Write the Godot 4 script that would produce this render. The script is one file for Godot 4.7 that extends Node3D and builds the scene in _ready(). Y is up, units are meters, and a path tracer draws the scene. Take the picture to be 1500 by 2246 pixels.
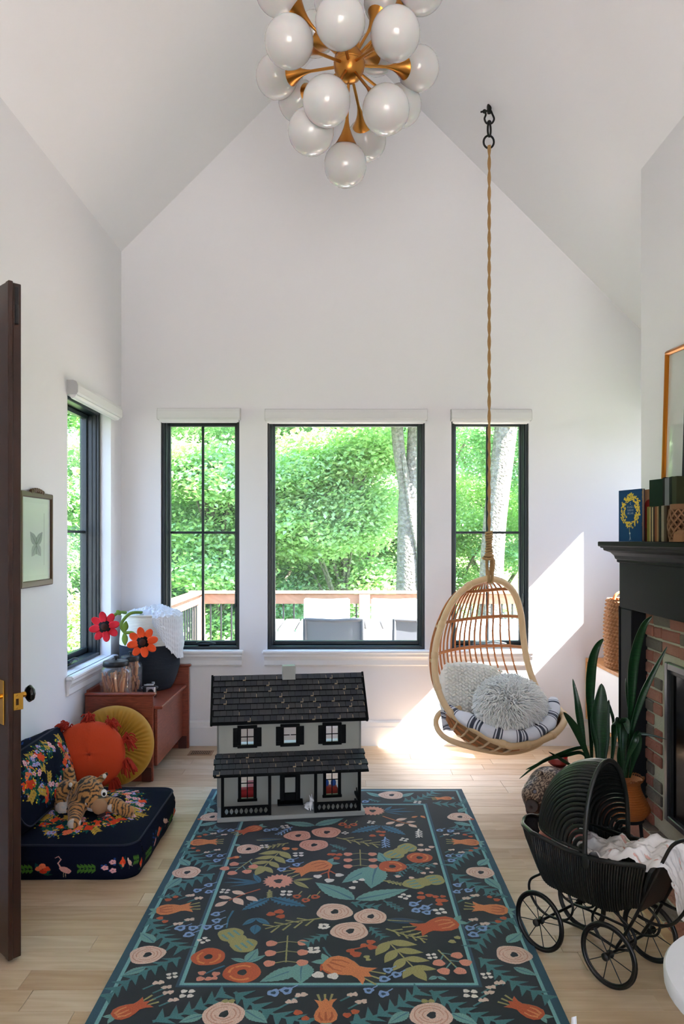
extends Node3D

# ---------- mesh builder: everything in a thing's own frame, one mesh per part ----------
class MB:
	var v := PackedVector3Array()
	var n := PackedVector3Array()
	var uv := PackedVector2Array()
	var c := PackedColorArray()
	var ix := PackedInt32Array()
	var col := Color.WHITE
	var use_col := false

	func tint(k: Color) -> MB:
		col = k
		use_col = true
		return self

	func vert(p: Vector3, nn: Vector3, t := Vector2.ZERO) -> int:
		v.append(p)
		n.append(nn)
		uv.append(t)
		c.append(col)
		return v.size() - 1

	func tri(a: int, b: int, d: int) -> void:
		ix.append(a)
		ix.append(b)
		ix.append(d)

	func flat(pts: Array, nn: Vector3, uvs: Array = []) -> void:
		var s := v.size()
		for i in pts.size():
			vert(pts[i], nn, uvs[i] if uvs.size() > i else Vector2(pts[i].x + pts[i].z, pts[i].y))
		for i in range(1, pts.size() - 1):
			tri(s, s + i, s + i + 1)

	# chamfered box, centre and full size, in a frame
	func box(p: Vector3, s: Vector3, bev := 0.0, b := Basis.IDENTITY) -> MB:
		var h := s * 0.5
		var q := minf(bev, minf(h.x, minf(h.y, h.z)) * 0.95)
		for ax in 3:
			var a1 := (ax + 1) % 3
			var a2 := (ax + 2) % 3
			for sg in [-1.0, 1.0]:
				var pts := []
				var uvs := []
				for k in [[-1, -1], [1, -1], [1, 1], [-1, 1]]:
					var w := Vector3.ZERO
					w[ax] = sg * h[ax]
					w[a1] = k[0] * (h[a1] - q)
					w[a2] = k[1] * (h[a2] - q)
					pts.append(p + b * w)
					var pu := w + p
					uvs.append(Vector2(pu.x, pu.z) if ax == 1 else (Vector2(pu.z, pu.y) if ax == 0 else Vector2(pu.x, pu.y)))
				var nn := Vector3.ZERO
				nn[ax] = sg
				flat(pts, b * nn, uvs)
		if q > 0.0:
			for ax in 3:
				var a1 := (ax + 1) % 3
				var a2 := (ax + 2) % 3
				for s1 in [-1.0, 1.0]:
					for s2 in [-1.0, 1.0]:
						var pts := []
						for k in [[-1, 0], [1, 0], [1, 1], [-1, 1]]:
							var w := Vector3.ZERO
							w[ax] = k[0] * (h[ax] - q)
							w[a1] = s1 * (h[a1] - (q if k[1] == 1 else 0.0))
							w[a2] = s2 * (h[a2] - (0.0 if k[1] == 1 else q))
							pts.append(p + b * w)
						var nn := Vector3.ZERO
						nn[a1] = s1
						nn[a2] = s2
						flat(pts, b * nn.normalized())
			for sx in [-1.0, 1.0]:
				for sy in [-1.0, 1.0]:
					for sz in [-1.0, 1.0]:
						var pts := []
						for k in 3:
							var w := Vector3(sx * (h.x - q), sy * (h.y - q), sz * (h.z - q))
							w[k] = [sx, sy, sz][k] * h[k]
							pts.append(p + b * w)
						flat(pts, b * Vector3(sx, sy, sz).normalized())
		return self

	# box from corner to corner
	func span(a: Vector3, d: Vector3, bev := 0.0) -> MB:
		return box((a + d) * 0.5, (d - a).abs(), bev)

	# bar with rectangular section from a to d
	func bar(a: Vector3, d: Vector3, w: float, t: float, bev := 0.0, side := Vector3.UP) -> MB:
		var z := (d - a).normalized()
		var x := side.cross(z)
		if x.length() < 0.01:
			x = Vector3.RIGHT.cross(z)
		x = x.normalized()
		return box((a + d) * 0.5, Vector3(w, t, a.distance_to(d)), bev, Basis(x, z.cross(x), z))

	# parametric surface from rows of points; cl: columns close on themselves
	func grid(rows: Array, cl := false, flip := false, us := 1.0, vs := 1.0) -> MB:
		var nr := rows.size()
		var nc: int = rows[0].size()
		var s := v.size()
		for i in nr:
			var r: PackedVector3Array = rows[i]
			var ra: PackedVector3Array = rows[maxi(i - 1, 0)]
			var rb: PackedVector3Array = rows[mini(i + 1, nr - 1)]
			for j in nc:
				var ja := j - 1
				var jb := j + 1
				if cl:
					if ja < 0:
						ja = nc - 2
					if jb >= nc:
						jb = 1
				else:
					ja = maxi(ja, 0)
					jb = mini(jb, nc - 1)
				var du := r[jb] - r[ja]
				var dv := rb[j] - ra[j]
				if du.length_squared() < 1e-14:
					du = (rb[jb] - rb[ja]) if i == 0 else (ra[jb] - ra[ja])
				var nn := du.cross(dv).normalized()
				if flip:
					nn = -nn
				vert(r[j], nn, Vector2(us * j / (nc - 1.0), vs * i / (nr - 1.0)))
		for i in nr - 1:
			for j in nc - 1:
				var a := s + i * nc + j
				tri(a, a + 1, a + nc)
				tri(a + 1, a + nc + 1, a + nc)
		return self

	func tube(path: PackedVector3Array, rad, seg := 8, closed := false, caps := true, us := 1.0, vs := 1.0) -> MB:
		var m := path.size()
		var up := Vector3.UP
		var rows := []
		var t0 := (path[1] - path[0]).normalized()
		if absf(t0.dot(up)) > 0.9:
			up = Vector3.RIGHT
		var x := up.cross(t0).normalized()
		var loop := m + (1 if closed else 0)
		for i in loop:
			var k := i % m
			var a := path[(k - 1 + m) % m] if closed else path[maxi(k - 1, 0)]
			var b := path[(k + 1) % m] if closed else path[mini(k + 1, m - 1)]
			var t := (b - a).normalized()
			x = (x - t * x.dot(t)).normalized()
			var y := t.cross(x)
			var r: float = rad if rad is float else rad[k]
			var row := PackedVector3Array()
			for j in seg + 1:
				var w := TAU * (j % seg) / seg
				row.append(path[k] + (x * cos(w) + y * sin(w)) * r)
			rows.append(row)
		grid(rows, true, true, us, vs)
		if caps and not closed:
			for e in [0, m - 1]:
				var t := (path[1] - path[0]).normalized() * -1.0 if e == 0 else (path[m - 1] - path[m - 2]).normalized()
				var pts := []
				for j in seg:
					pts.append(rows[e][j])
				flat(pts, t)
		return self

	# profile of (radius, height) turned round y
	func lathe(prof: PackedVector2Array, seg := 24, xf := Transform3D.IDENTITY, us := 1.0, vs := 1.0) -> MB:
		var m := prof.size()
		var sn := []
		for i in m - 1:
			var d := prof[i + 1] - prof[i]
			sn.append(Vector2(d.y, -d.x).normalized())
		for i in m - 1:
			var na: Vector2 = sn[i]
			var nb: Vector2 = sn[i]
			if i > 0 and sn[i - 1].dot(sn[i]) > 0.7:
				na = (sn[i - 1] + sn[i]).normalized()
			if i < m - 2 and sn[i + 1].dot(sn[i]) > 0.7:
				nb = (sn[i + 1] + sn[i]).normalized()
			var s := v.size()
			for j in seg + 1:
				var w := TAU * (j % seg) / seg
				var d := Vector3(cos(w), 0, sin(w))
				vert(xf * (d * prof[i].x + Vector3.UP * prof[i].y), (xf.basis * (d * na.x + Vector3.UP * na.y)).normalized(), Vector2(us * j / seg, vs * i / (m - 1.0)))
				vert(xf * (d * prof[i + 1].x + Vector3.UP * prof[i + 1].y), (xf.basis * (d * nb.x + Vector3.UP * nb.y)).normalized(), Vector2(us * j / seg, vs * (i + 1) / (m - 1.0)))
			for j in seg:
				var a := s + j * 2
				tri(a, a + 2, a + 1)
				tri(a + 1, a + 2, a + 3)
		return self

	func ball(p: Vector3, r: Vector3, nu := 20, nv := 12, b := Basis.IDENTITY, us := 1.0, vs := 1.0) -> MB:
		var s := v.size()
		for i in nv + 1:
			var a := PI * i / nv
			for j in nu + 1:
				var w := TAU * (j % nu) / nu
				var d := Vector3(sin(a) * cos(w), cos(a), sin(a) * sin(w))
				vert(p + b * (d * r), (b * (d / r)).normalized(), Vector2(us * j / nu, vs * i / nv))
		for i in nv:
			for j in nu:
				var a := s + i * (nu + 1) + j
				if i > 0:
					tri(a, a + 1, a + nu + 1)
				if i < nv - 1:
					tri(a + 1, a + nu + 2, a + nu + 1)
		return self

	# polygon in x, y pushed out along z
	func prism(poly: PackedVector2Array, z0: float, z1: float, xf := Transform3D.IDENTITY, smooth := false) -> MB:
		var t := Geometry2D.triangulate_polygon(poly)
		for sd in [[z0, -1.0], [z1, 1.0]]:
			var s := v.size()
			for p in poly:
				vert(xf * Vector3(p.x, p.y, sd[0]), (xf.basis * Vector3(0, 0, sd[1])).normalized(), p)
			for k in range(0, t.size(), 3):
				tri(s + t[k], s + t[k + 1], s + t[k + 2])
		var ccw := not Geometry2D.is_polygon_clockwise(poly)
		var m := poly.size()
		var ns := PackedVector2Array()
		for i in m:
			var d := poly[(i + 1) % m] - poly[i]
			ns.append((Vector2(d.y, -d.x) if ccw else Vector2(-d.y, d.x)).normalized())
		for i in m:
			var a := poly[i]
			var b := poly[(i + 1) % m]
			var na := (ns[i] + ns[(i - 1 + m) % m]).normalized() if smooth else ns[i]
			var nb := (ns[i] + ns[(i + 1) % m]).normalized() if smooth else ns[i]
			var wa := (xf.basis * Vector3(na.x, na.y, 0)).normalized()
			var wb := (xf.basis * Vector3(nb.x, nb.y, 0)).normalized()
			var s := v.size()
			vert(xf * Vector3(a.x, a.y, z0), wa, a)
			vert(xf * Vector3(b.x, b.y, z0), wb, b)
			vert(xf * Vector3(b.x, b.y, z1), wb, b)
			vert(xf * Vector3(a.x, a.y, z1), wa, a)
			tri(s, s + 1, s + 2)
			tri(s, s + 2, s + 3)
		return self

	func moved(o: Vector3) -> MB:
		for i in v.size():
			v[i] += o
		return self

	func mesh() -> ArrayMesh:
		for k in range(0, ix.size(), 3):
			var a := ix[k]
			var b := ix[k + 1]
			var d := ix[k + 2]
			if (v[d] - v[a]).cross(v[b] - v[a]).dot(n[a] + n[b] + n[d]) < 0.0:
				ix[k + 1] = d
				ix[k + 2] = b
		var arr := []
		arr.resize(Mesh.ARRAY_MAX)
		arr[Mesh.ARRAY_VERTEX] = v
		arr[Mesh.ARRAY_NORMAL] = n
		arr[Mesh.ARRAY_TEX_UV] = uv
		if use_col:
			arr[Mesh.ARRAY_COLOR] = c
		arr[Mesh.ARRAY_INDEX] = ix
		var am := ArrayMesh.new()
		am.add_surface_from_arrays(Mesh.PRIMITIVE_TRIANGLES, arr)
		return am

# ---------- nodes ----------
var rng := RandomNumberGenerator.new()
var taken := {}

func numbered(called: String) -> String:
	if not taken.has(called):
		taken[called] = 0
		return called
	taken[called] += 1
	return "%s_%03d" % [called, taken[called]]

func tag(o: Node3D, label: String, category: String, group := "") -> Node3D:
	o.set_meta("label", label)
	o.set_meta("category", category)
	if group != "":
		o.set_meta("group", group)
	return o

func thing(called: String, label: String, category: String, at := Vector3.ZERO, turn := 0.0, group := "") -> Node3D:
	var o := Node3D.new()
	o.name = numbered(called)
	add_child(o)
	o.position = at
	o.rotation.y = turn
	tag(o, label, category, group)
	return o

# a mesh of its own under a parent
func part(called: String, mb, m: Material, parent: Node3D, xf := Transform3D.IDENTITY) -> MeshInstance3D:
	var o := MeshInstance3D.new()
	o.name = called
	o.mesh = mb.mesh() if mb is MB else mb
	o.material_override = m
	o.transform = xf
	parent.add_child(o, true)
	return o

# a part whose shape was laid out in the room's axes, under a thing that only has a position
func wpart(called: String, mb: MB, m: Material, parent: Node3D) -> MeshInstance3D:
	var off := parent.position
	var up := parent.get_parent()
	while up != self:
		off += up.position
		up = up.get_parent()
	return part(called, mb.moved(-off), m, parent)

func struct(called: String, mb, m: Material, label := "") -> MeshInstance3D:
	var o := part(numbered(called), mb, m, self)
	o.set_meta("kind", "structure")
	if label != "":
		o.set_meta("label", label)
	return o

# ---------- materials ----------
var M := {}

func sm(c: Color, rough := 0.6, metal := 0.0) -> StandardMaterial3D:
	var m := StandardMaterial3D.new()
	m.albedo_color = c
	m.roughness = rough
	m.metallic = metal
	return m

func hexm(h: String, rough := 0.6, metal := 0.0) -> StandardMaterial3D:
	return sm(Color(h), rough, metal)

func noise_tex(freq: float, a: Color, b: Color, seed_ := 1, w := 256, h := 256, oct := 4, kind := FastNoiseLite.TYPE_SIMPLEX_SMOOTH) -> NoiseTexture2D:
	var f := FastNoiseLite.new()
	f.seed = seed_
	f.frequency = freq
	f.fractal_octaves = oct
	f.noise_type = kind
	var t := NoiseTexture2D.new()
	t.noise = f
	t.width = w
	t.height = h
	t.seamless = true
	var g := Gradient.new()
	g.set_color(0, a)
	g.set_color(1, b)
	t.color_ramp = g
	return t

# fine even relief on any mesh, in the object's own axes
func relief(m: StandardMaterial3D, freq: float, scale_: float, cm: float, seed_ := 3) -> StandardMaterial3D:
	m.heightmap_enabled = true
	m.heightmap_texture = noise_tex(freq, Color.BLACK, Color.WHITE, seed_)
	m.heightmap_scale = cm
	m.uv1_triplanar = true
	m.uv1_scale = Vector3.ONE * scale_
	return m

# wood grain: streaks along u, computed pixel by pixel
func wood_tex(a: Color, b: Color, w: int, h: int, seed_: int, stretch := 14.0, rings := 5.0) -> ImageTexture:
	var f := FastNoiseLite.new()
	f.seed = seed_
	f.frequency = 0.012
	f.fractal_octaves = 3
	var g := FastNoiseLite.new()
	g.seed = seed_ + 7
	g.frequency = 0.09
	var im := Image.create(w, h, false, Image.FORMAT_RGB8)
	for y in h:
		for x in w:
			var k := f.get_noise_2d(x / stretch * 4.0, y * 1.6) * rings
			var s := absf(fposmod(k, 1.0) - 0.5) * 2.0
			var q := g.get_noise_2d(x / stretch, y * 3.0)
			im.set_pixel(x, y, a.lerp(b, clampf(s * 0.65 + q * 0.45 + 0.15, 0.0, 1.0)))
	return ImageTexture.create_from_image(im)

# ---------- curves ----------
func curve(pts: Array, per := 6, closed := false) -> PackedVector3Array:
	var out := PackedVector3Array()
	var m := pts.size()
	var last := m if closed else m - 1
	for i in last:
		var p0: Vector3 = pts[(i - 1 + m) % m] if closed else pts[maxi(i - 1, 0)]
		var p1: Vector3 = pts[i]
		var p2: Vector3 = pts[(i + 1) % m]
		var p3: Vector3 = pts[(i + 2) % m] if closed else pts[mini(i + 2, m - 1)]
		for k in per:
			var t := k / float(per)
			out.append(p1.cubic_interpolate(p2, p0, p3, t))
	if not closed:
		out.append(pts[m - 1])
	return out

func at_curve(c: PackedVector3Array, t: float) -> Vector3:
	var f := clampf(t, 0.0, 1.0) * (c.size() - 1)
	var i := mini(int(f), c.size() - 2)
	return c[i].lerp(c[i + 1], f - i)

func ring(p: Vector3, r: float, m: int, b := Basis.IDENTITY, ry := -1.0) -> PackedVector3Array:
	var out := PackedVector3Array()
	for k in m:
		var w := TAU * k / m
		out.append(p + b * Vector3(cos(w) * r, sin(w) * (r if ry < 0.0 else ry), 0))
	return out

func V3(a: Array) -> PackedVector3Array:
	var out := PackedVector3Array()
	for k in range(0, a.size(), 3):
		out.append(Vector3(a[k], a[k + 1], a[k + 2]))
	return out

# ---------- the place: camera, sky, sun ----------
func lights_and_camera() -> void:
	var cam := Camera3D.new()
	cam.name = "camera"
	cam.position = Vector3(0, 1.5, 5.5)
	cam.projection = Camera3D.PROJECTION_FRUSTUM
	cam.near = 0.05
	cam.far = 200.0
	cam.size = 0.05 * 2246.0 / 1650.0
	cam.frustum_offset = Vector2(-11.0, 62.0) / 1650.0 * 0.05
	add_child(cam)
	cam.current = true
	var sky := ProceduralSkyMaterial.new()
	sky.sky_top_color = Color(0.62, 0.78, 1.0)
	sky.sky_horizon_color = Color(0.92, 0.96, 1.0)
	sky.ground_horizon_color = Color(0.80, 0.86, 0.80)
	sky.ground_bottom_color = Color(0.42, 0.46, 0.40)
	sky.sky_energy_multiplier = 1.0
	sky.energy_multiplier = 3.6
	var env := Environment.new()
	env.background_mode = Environment.BG_SKY
	env.sky = Sky.new()
	env.sky.sky_material = sky
	env.tonemap_mode = Environment.TONE_MAPPER_LINEAR
	env.tonemap_exposure = 1.75
	env.sdfgi_enabled = true
	env.ssao_enabled = true
	env.ssil_enabled = true
	var we := WorldEnvironment.new()
	we.name = "world"
	we.environment = env
	add_child(we)
	var sun := DirectionalLight3D.new()
	sun.name = "sun"
	sun.light_color = Color(1.0, 0.975, 0.955)
	sun.light_energy = 14.0
	sun.light_angular_distance = 0.5
	sun.shadow_enabled = true
	add_child(sun)
	sun.look_at_from_position(Vector3(10, 10.5, 4.2), Vector3.ZERO)

func materials() -> void:
	M.wall = sm(Color(0.925, 0.922, 0.935), 0.75)
	M.ceil = sm(Color(0.945, 0.943, 0.955), 0.8)
	M.trim = sm(Color(0.94, 0.94, 0.945), 0.4)
	M.black_frame = sm(Color(0.085, 0.125, 0.145), 0.38)
	M.black_frame2 = sm(Color(0.11, 0.155, 0.175), 0.42)
	var g := sm(Color(1, 1, 1, 0.03), 0.0)
	g.transparency = BaseMaterial3D.TRANSPARENCY_ALPHA
	g.metallic_specular = 0.12
	M.pane = g
	M.shade = sm(Color(0.88, 0.88, 0.885), 0.6)
	M.brass = sm(Color(0.72, 0.5, 0.24), 0.3, 1.0)
	M.bright_brass = sm(Color(0.86, 0.66, 0.28), 0.18, 1.0)
	M.black_metal = sm(Color(0.03, 0.03, 0.032), 0.4, 0.3)
	M.black_paint = sm(Color(0.13, 0.13, 0.135), 0.6)
	M.black_paint.metallic_specular = 0.12
	var wt := wood_tex(Color(0.58, 0.285, 0.195), Color(0.44, 0.195, 0.13), 512, 256, 5)
	M.cherry_tex = wt
	M.cherry = sm(Color(1, 1, 1), 0.35)
	M.cherry.albedo_texture = wt
	M.cherry.uv1_scale = Vector3(0.9, 1.6, 1)
	M.mortar = relief(sm(Color(0.70, 0.68, 0.58), 0.95), 0.05, 6.0, 0.3, 9)

# ---------- a window: frame set back in its opening, sash, panes, bars, sill ----------
# own frame: x along the wall, y up from the sill, z into the room, the wall's face at z = 0
func window(called: String, at: Vector3, turn: float, w: float, h: float, back: float, bars: bool, edge: float, sash: float) -> Node3D:
	var o := Node3D.new()
	o.name = called
	add_child(o)
	o.position = at
	o.rotation.y = turn
	o.set_meta("kind", "structure")
	var f := MB.new()
	var z0 := -back
	var z1 := -back - 0.13
	for s in [-1.0, 1.0]:
		f.span(Vector3(s * w * 0.5, 0, z0), Vector3(s * (w * 0.5 - edge), h, z1), 0.004)
		f.span(Vector3(s * (w * 0.5 - edge), 0, z0 - 0.02), Vector3(s * (w * 0.5 - edge - 0.008), h, z1), 0.002)
		f.span(Vector3(s * (w * 0.5 - edge - 0.008), 0, z0 - 0.045), Vector3(s * (w * 0.5 - edge - 0.013), h, z1), 0.002)
	f.span(Vector3(-w * 0.5, 0, z0), Vector3(w * 0.5, edge, z1), 0.004)
	f.span(Vector3(-w * 0.5, h - edge, z0), Vector3(w * 0.5, h, z1), 0.004)
	part("frame", f, M.black_frame, o)
	var sw := w * 0.5 - edge
	var zs := z0 - 0.075
	var sb := MB.new()
	for s in [-1.0, 1.0]:
		sb.span(Vector3(s * sw, edge, zs), Vector3(s * (sw - sash), h - edge, zs - 0.045), 0.006)
	sb.span(Vector3(-sw, edge, zs), Vector3(sw, edge + sash * 1.15, zs - 0.045), 0.006)
	sb.span(Vector3(-sw, h - edge - sash, zs), Vector3(sw, h - edge, zs - 0.045), 0.006)
	part("sash", sb, M.black_frame2, o)
	var gx := sw - sash
	var g0 := edge + sash * 1.15
	var g1 := h - edge - sash
	var zg := zs - 0.025
	if bars:
		var ym := g0 + (g1 - g0) * 0.505
		part("muntin", MB.new().span(Vector3(-0.009, g0, zg - 0.012), Vector3(0.009, g1, zg + 0.012), 0.003), M.black_frame, o)
		for s in [-1.0, 1.0]:
			part("muntin", MB.new().span(Vector3(s * 0.009, ym - 0.009, zg - 0.012), Vector3(s * gx, ym + 0.009, zg + 0.012), 0.003), M.black_frame, o)
			part("pane", MB.new().span(Vector3(s * 0.009, g0, zg - 0.001), Vector3(s * gx, ym - 0.009, zg + 0.001)), M.pane, o)
			part("pane", MB.new().span(Vector3(s * 0.009, ym + 0.009, zg - 0.001), Vector3(s * gx, g1, zg + 0.001)), M.pane, o)
	else:
		part("pane", MB.new().span(Vector3(-gx, g0, zg - 0.001), Vector3(gx, g1, zg + 0.001)), M.pane, o)
	return o

func sill(o: Node3D, w: float, back: float, ext := 0.035) -> void:
	var h := w * 0.5
	var st := MB.new()
	st.span(Vector3(-h, -0.028, -back - 0.01), Vector3(h, 0.0, 0.0), 0.0)
	st.span(Vector3(-h - ext, -0.028, 0.0), Vector3(h + ext, 0.0, 0.045), 0.008)
	part("sill", st, M.trim, o)
	var pr := PackedVector2Array([Vector2(0, -0.028), Vector2(0.034, -0.028), Vector2(0.034, -0.045), Vector2(0.024, -0.06), Vector2(0.018, -0.075), Vector2(0.018, -0.108), Vector2(0.012, -0.118), Vector2(0, -0.118)])
	part("apron", MB.new().prism(pr, -h - 0.02, h + 0.02, Transform3D(Basis(Vector3(0, 0, 1), Vector3.UP, Vector3(-1, 0, 0)), Vector3.ZERO)), M.trim, o)

func shade(label: String, at: Vector3, turn: float, w: float, round_end := false) -> void:
	var t := thing("roller_shade", label, "window shade", at, turn, "roller shades over the windows")
	var pr := PackedVector2Array([Vector2(0, 0), Vector2(0.058, 0), Vector2(0.066, 0.012), Vector2(0.066, 0.055), Vector2(0.056, 0.076), Vector2(0.038, 0.084), Vector2(0, 0.084)])
	var xf := Transform3D(Basis(Vector3(0, 0, 1), Vector3.UP, Vector3(-1, 0, 0)), Vector3.ZERO)
	part("cassette", MB.new().prism(pr, -w * 0.5, w * 0.5, xf), M.shade, t)
	for s in [-1.0, 1.0]:
		part("end_cap", MB.new().prism(pr, s * w * 0.5, s * (w * 0.5 + 0.004), xf), sm(Color(0.78, 0.78, 0.78), 0.5), t)
	part("hem_bar", MB.new().span(Vector3(-w * 0.5 + 0.018, -0.022, 0.012), Vector3(w * 0.5 - 0.018, 0.0, 0.03), 0.006), M.trim, t)
	part("roll", MB.new().tube(V3([-w * 0.5 + 0.01, 0.001, 0.03, w * 0.5 - 0.01, 0.001, 0.03]), 0.02, 12), M.trim, t)

func crank(o: Node3D, x: float, y: float, z: float) -> void:
	var m := MB.new()
	m.box(Vector3(x, y, z), Vector3(0.1, 0.026, 0.03), 0.012)
	m.tube(curve([Vector3(x - 0.05, y + 0.008, z + 0.018), Vector3(x, y + 0.02, z + 0.03), Vector3(x + 0.06, y + 0.012, z + 0.028), Vector3(x + 0.09, y + 0.004, z + 0.024)], 5), 0.009, 8)
	part("crank", m, M.black_frame2, o)

func cut(parent: Node3D, called: String, a: Vector3, b: Vector3) -> void:
	var c := CSGBox3D.new()
	c.name = called
	c.size = (b - a).abs()
	c.position = (a + b) * 0.5
	c.operation = CSGShape3D.OPERATION_SUBTRACTION
	parent.add_child(c, true)

func wall_csg(called: String, poly: PackedVector2Array, depth: float, xf: Transform3D, holes: Array) -> void:
	var w := CSGCombiner3D.new()
	w.name = called
	add_child(w)
	w.set_meta("kind", "structure")
	var p := CSGPolygon3D.new()
	p.name = "body"
	p.polygon = poly
	p.depth = depth
	p.transform = xf
	p.material = M.wall
	w.add_child(p)
	for hl in holes:
		cut(w, "opening", hl[0], hl[1])
	w.material_override = M.wall

const WIN := [[-1.363, -0.787], [-0.583, 0.57], [0.763, 1.33]]
const SILL := 0.70
const HEAD := 2.395
const RX := 2.4
const BZ := 8.6

func room() -> void:
	# walls
	var gable := PackedVector2Array([Vector2(-1.85, -0.15), Vector2(2.55, -0.15), Vector2(2.55, 2.70), Vector2(-0.037, 5.287), Vector2(-1.85, 3.474)])
	var holes := []
	for w in WIN:
		holes.append([Vector3(w[0], SILL, -0.5), Vector3(w[1], HEAD, 0.5)])
	wall_csg("wall_far", gable, 0.2, Transform3D(Basis.IDENTITY, Vector3.ZERO), holes)
	wall_csg("wall_back", gable, 0.15, Transform3D(Basis.IDENTITY, Vector3(0, 0, BZ + 0.15)), [[Vector3(-0.9, 0.06, BZ - 0.5), Vector3(1.65, 2.4, BZ + 0.5)]])
	var side := PackedVector2Array([Vector2(0, -0.15), Vector2(BZ, -0.15), Vector2(BZ, 3.62), Vector2(0, 3.62)])
	wall_csg("wall_left", side, 0.2, Transform3D(Basis(Vector3(0, 0, 1), Vector3.UP, Vector3(-1, 0, 0)), Vector3(-1.65, 0, 0)).translated(Vector3(-0.2, 0, 0)), [[Vector3(-2.2, SILL, 0.244), Vector3(-1.5, HEAD, 1.06)]])
	var side_r := PackedVector2Array([Vector2(0, -0.15), Vector2(BZ, -0.15), Vector2(BZ, 2.80), Vector2(0, 2.80)])
	wall_csg("wall_right", side_r, 0.06, Transform3D(Basis(Vector3(0, 0, 1), Vector3.UP, Vector3(-1, 0, 0)), Vector3(RX, 0, 0)), [[Vector3(2.2, 1.6, 0.285), Vector3(2.7, 2.33, 0.985)]])
	# ceilings at 45 degrees, meeting at the ridge
	var r2 := sqrt(0.5)
	for k in [[-1.0, 5.26, -1.85, "ceiling_left"], [1.0, 5.186, 2.6, "ceiling_right"]]:
		var s: float = k[0]
		var top := Vector3(-0.037, 5.223, 0)
		var low := Vector3(k[2], k[1] - s * k[2], 0)
		var up := Vector3(s * r2, r2, 0) * 0.16
		var pl := PackedVector2Array([Vector2(top.x, top.y), Vector2(low.x, low.y), Vector2(low.x + up.x, low.y + up.y), Vector2(top.x, top.y + 0.226)])
		struct(k[3], MB.new().prism(pl, -0.5, BZ + 0.4), M.ceil)
	# windows of the far wall
	var glabels := ["narrow", "wide", "narrow"]
	for i in 3:
		var w: Array = WIN[i]
		var cx: float = (w[0] + w[1]) * 0.5
		var ww: float = w[1] - w[0]
		var o := window("window_%d" % (i + 1), Vector3(cx, SILL, 0), 0.0, ww, HEAD - SILL, 0.02, i != 1, 0.022, 0.026)
		sill(o, ww, 0.02)
		if i != 1:
			crank(o, (0.02 if i == 0 else 0.03), 0.035, -0.045)
			var lk := MB.new()
			lk.box(Vector3(ww * 0.5 - 0.03, 0.36, -0.04), Vector3(0.012, 0.1, 0.02), 0.004)
			lk.tube(V3([ww * 0.5 - 0.034, 0.34, -0.03, ww * 0.5 - 0.045, 0.29, -0.02]), 0.005, 6)
			part("latch", lk, M.black_frame2, o)
	shade("white roller shade cassette over the narrow window left of the wide one", Vector3((WIN[0][0] + WIN[0][1]) * 0.5, 2.377, 0.0), 0.0, 0.592)
	shade("longest white roller shade cassette, over the wide middle window", Vector3((WIN[1][0] + WIN[1][1]) * 0.5, 2.370, 0.0), 0.0, 1.17)
	shade("white roller shade cassette crossed by the hanging rope of the swing chair", Vector3((WIN[2][0] + WIN[2][1]) * 0.5, 2.368, 0.0), 0.0, 0.575)
	# window of the left wall
	var lw := window("window_4", Vector3(-1.65, SILL, 0.652), PI / 2, 0.816, HEAD - SILL, 0.073, true, 0.025, 0.03)
	sill(lw, 0.816, 0.073)
	crank(lw, -0.16, 0.04, -0.085)
	shade("white roller shade cassette on the left side wall, seen end on", Vector3(-1.65, 2.362, 0.63), PI / 2, 0.875)
	# small high window of the alcove, hidden by the chimney; the sun comes in here
	var hw := Node3D.new()
	hw.name = "window_5"
	hw.set_meta("kind", "structure")
	add_child(hw)
	part("frame", MB.new().span(Vector3(RX + 0.062, 1.55, 0.22), Vector3(RX + 0.09, 1.59, 1.05), 0.003), M.black_frame, hw)
	part("pane", MB.new().span(Vector3(RX + 0.03, 1.6, 0.285), Vector3(RX + 0.033, 2.33, 0.985)), M.pane, hw)
	# glass front of the room behind the camera
	var bw := Node3D.new()
	bw.name = "window_6"
	bw.set_meta("kind", "structure")
	add_child(bw)
	for x in [-0.88, 0.375, 1.63]:
		part("post", MB.new().box(Vector3(x, 1.23, BZ + 0.07), Vector3(0.05, 2.34, 0.08), 0.004), M.black_frame, bw)
	for k in 2:
		part("pane", MB.new().box(Vector3([-0.2525, 1.0025][k], 1.23, BZ + 0.07), Vector3(1.2, 2.3, 0.004)), M.pane, bw)
	# baseboards
	var bp := PackedVector2Array([Vector2(0, 0), Vector2(0.016, 0), Vector2(0.016, 0.135), Vector2(0.012, 0.142), Vector2(0.012, 0.168), Vector2(0.006, 0.18), Vector2(0, 0.183)])
	struct("baseboard_far", MB.new().prism(bp, -1.65, RX, Transform3D(Basis(Vector3(0, 0, 1), Vector3.UP, Vector3(1, 0, 0)), Vector3.ZERO)), M.trim)
	struct("baseboard_left", MB.new().prism(bp, 0.0, BZ, Transform3D(Basis(Vector3(1, 0, 0), Vector3.UP, Vector3(0, 0, 1)), Vector3(-1.65, 0, 0))), M.trim)
	struct("baseboard_right", MB.new().prism(bp, 0.0, 1.33, Transform3D(Basis(Vector3(-1, 0, 0), Vector3.UP, Vector3(0, 0, 1)), Vector3(RX, 0, 0))), M.trim)
	floor_planks()

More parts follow.
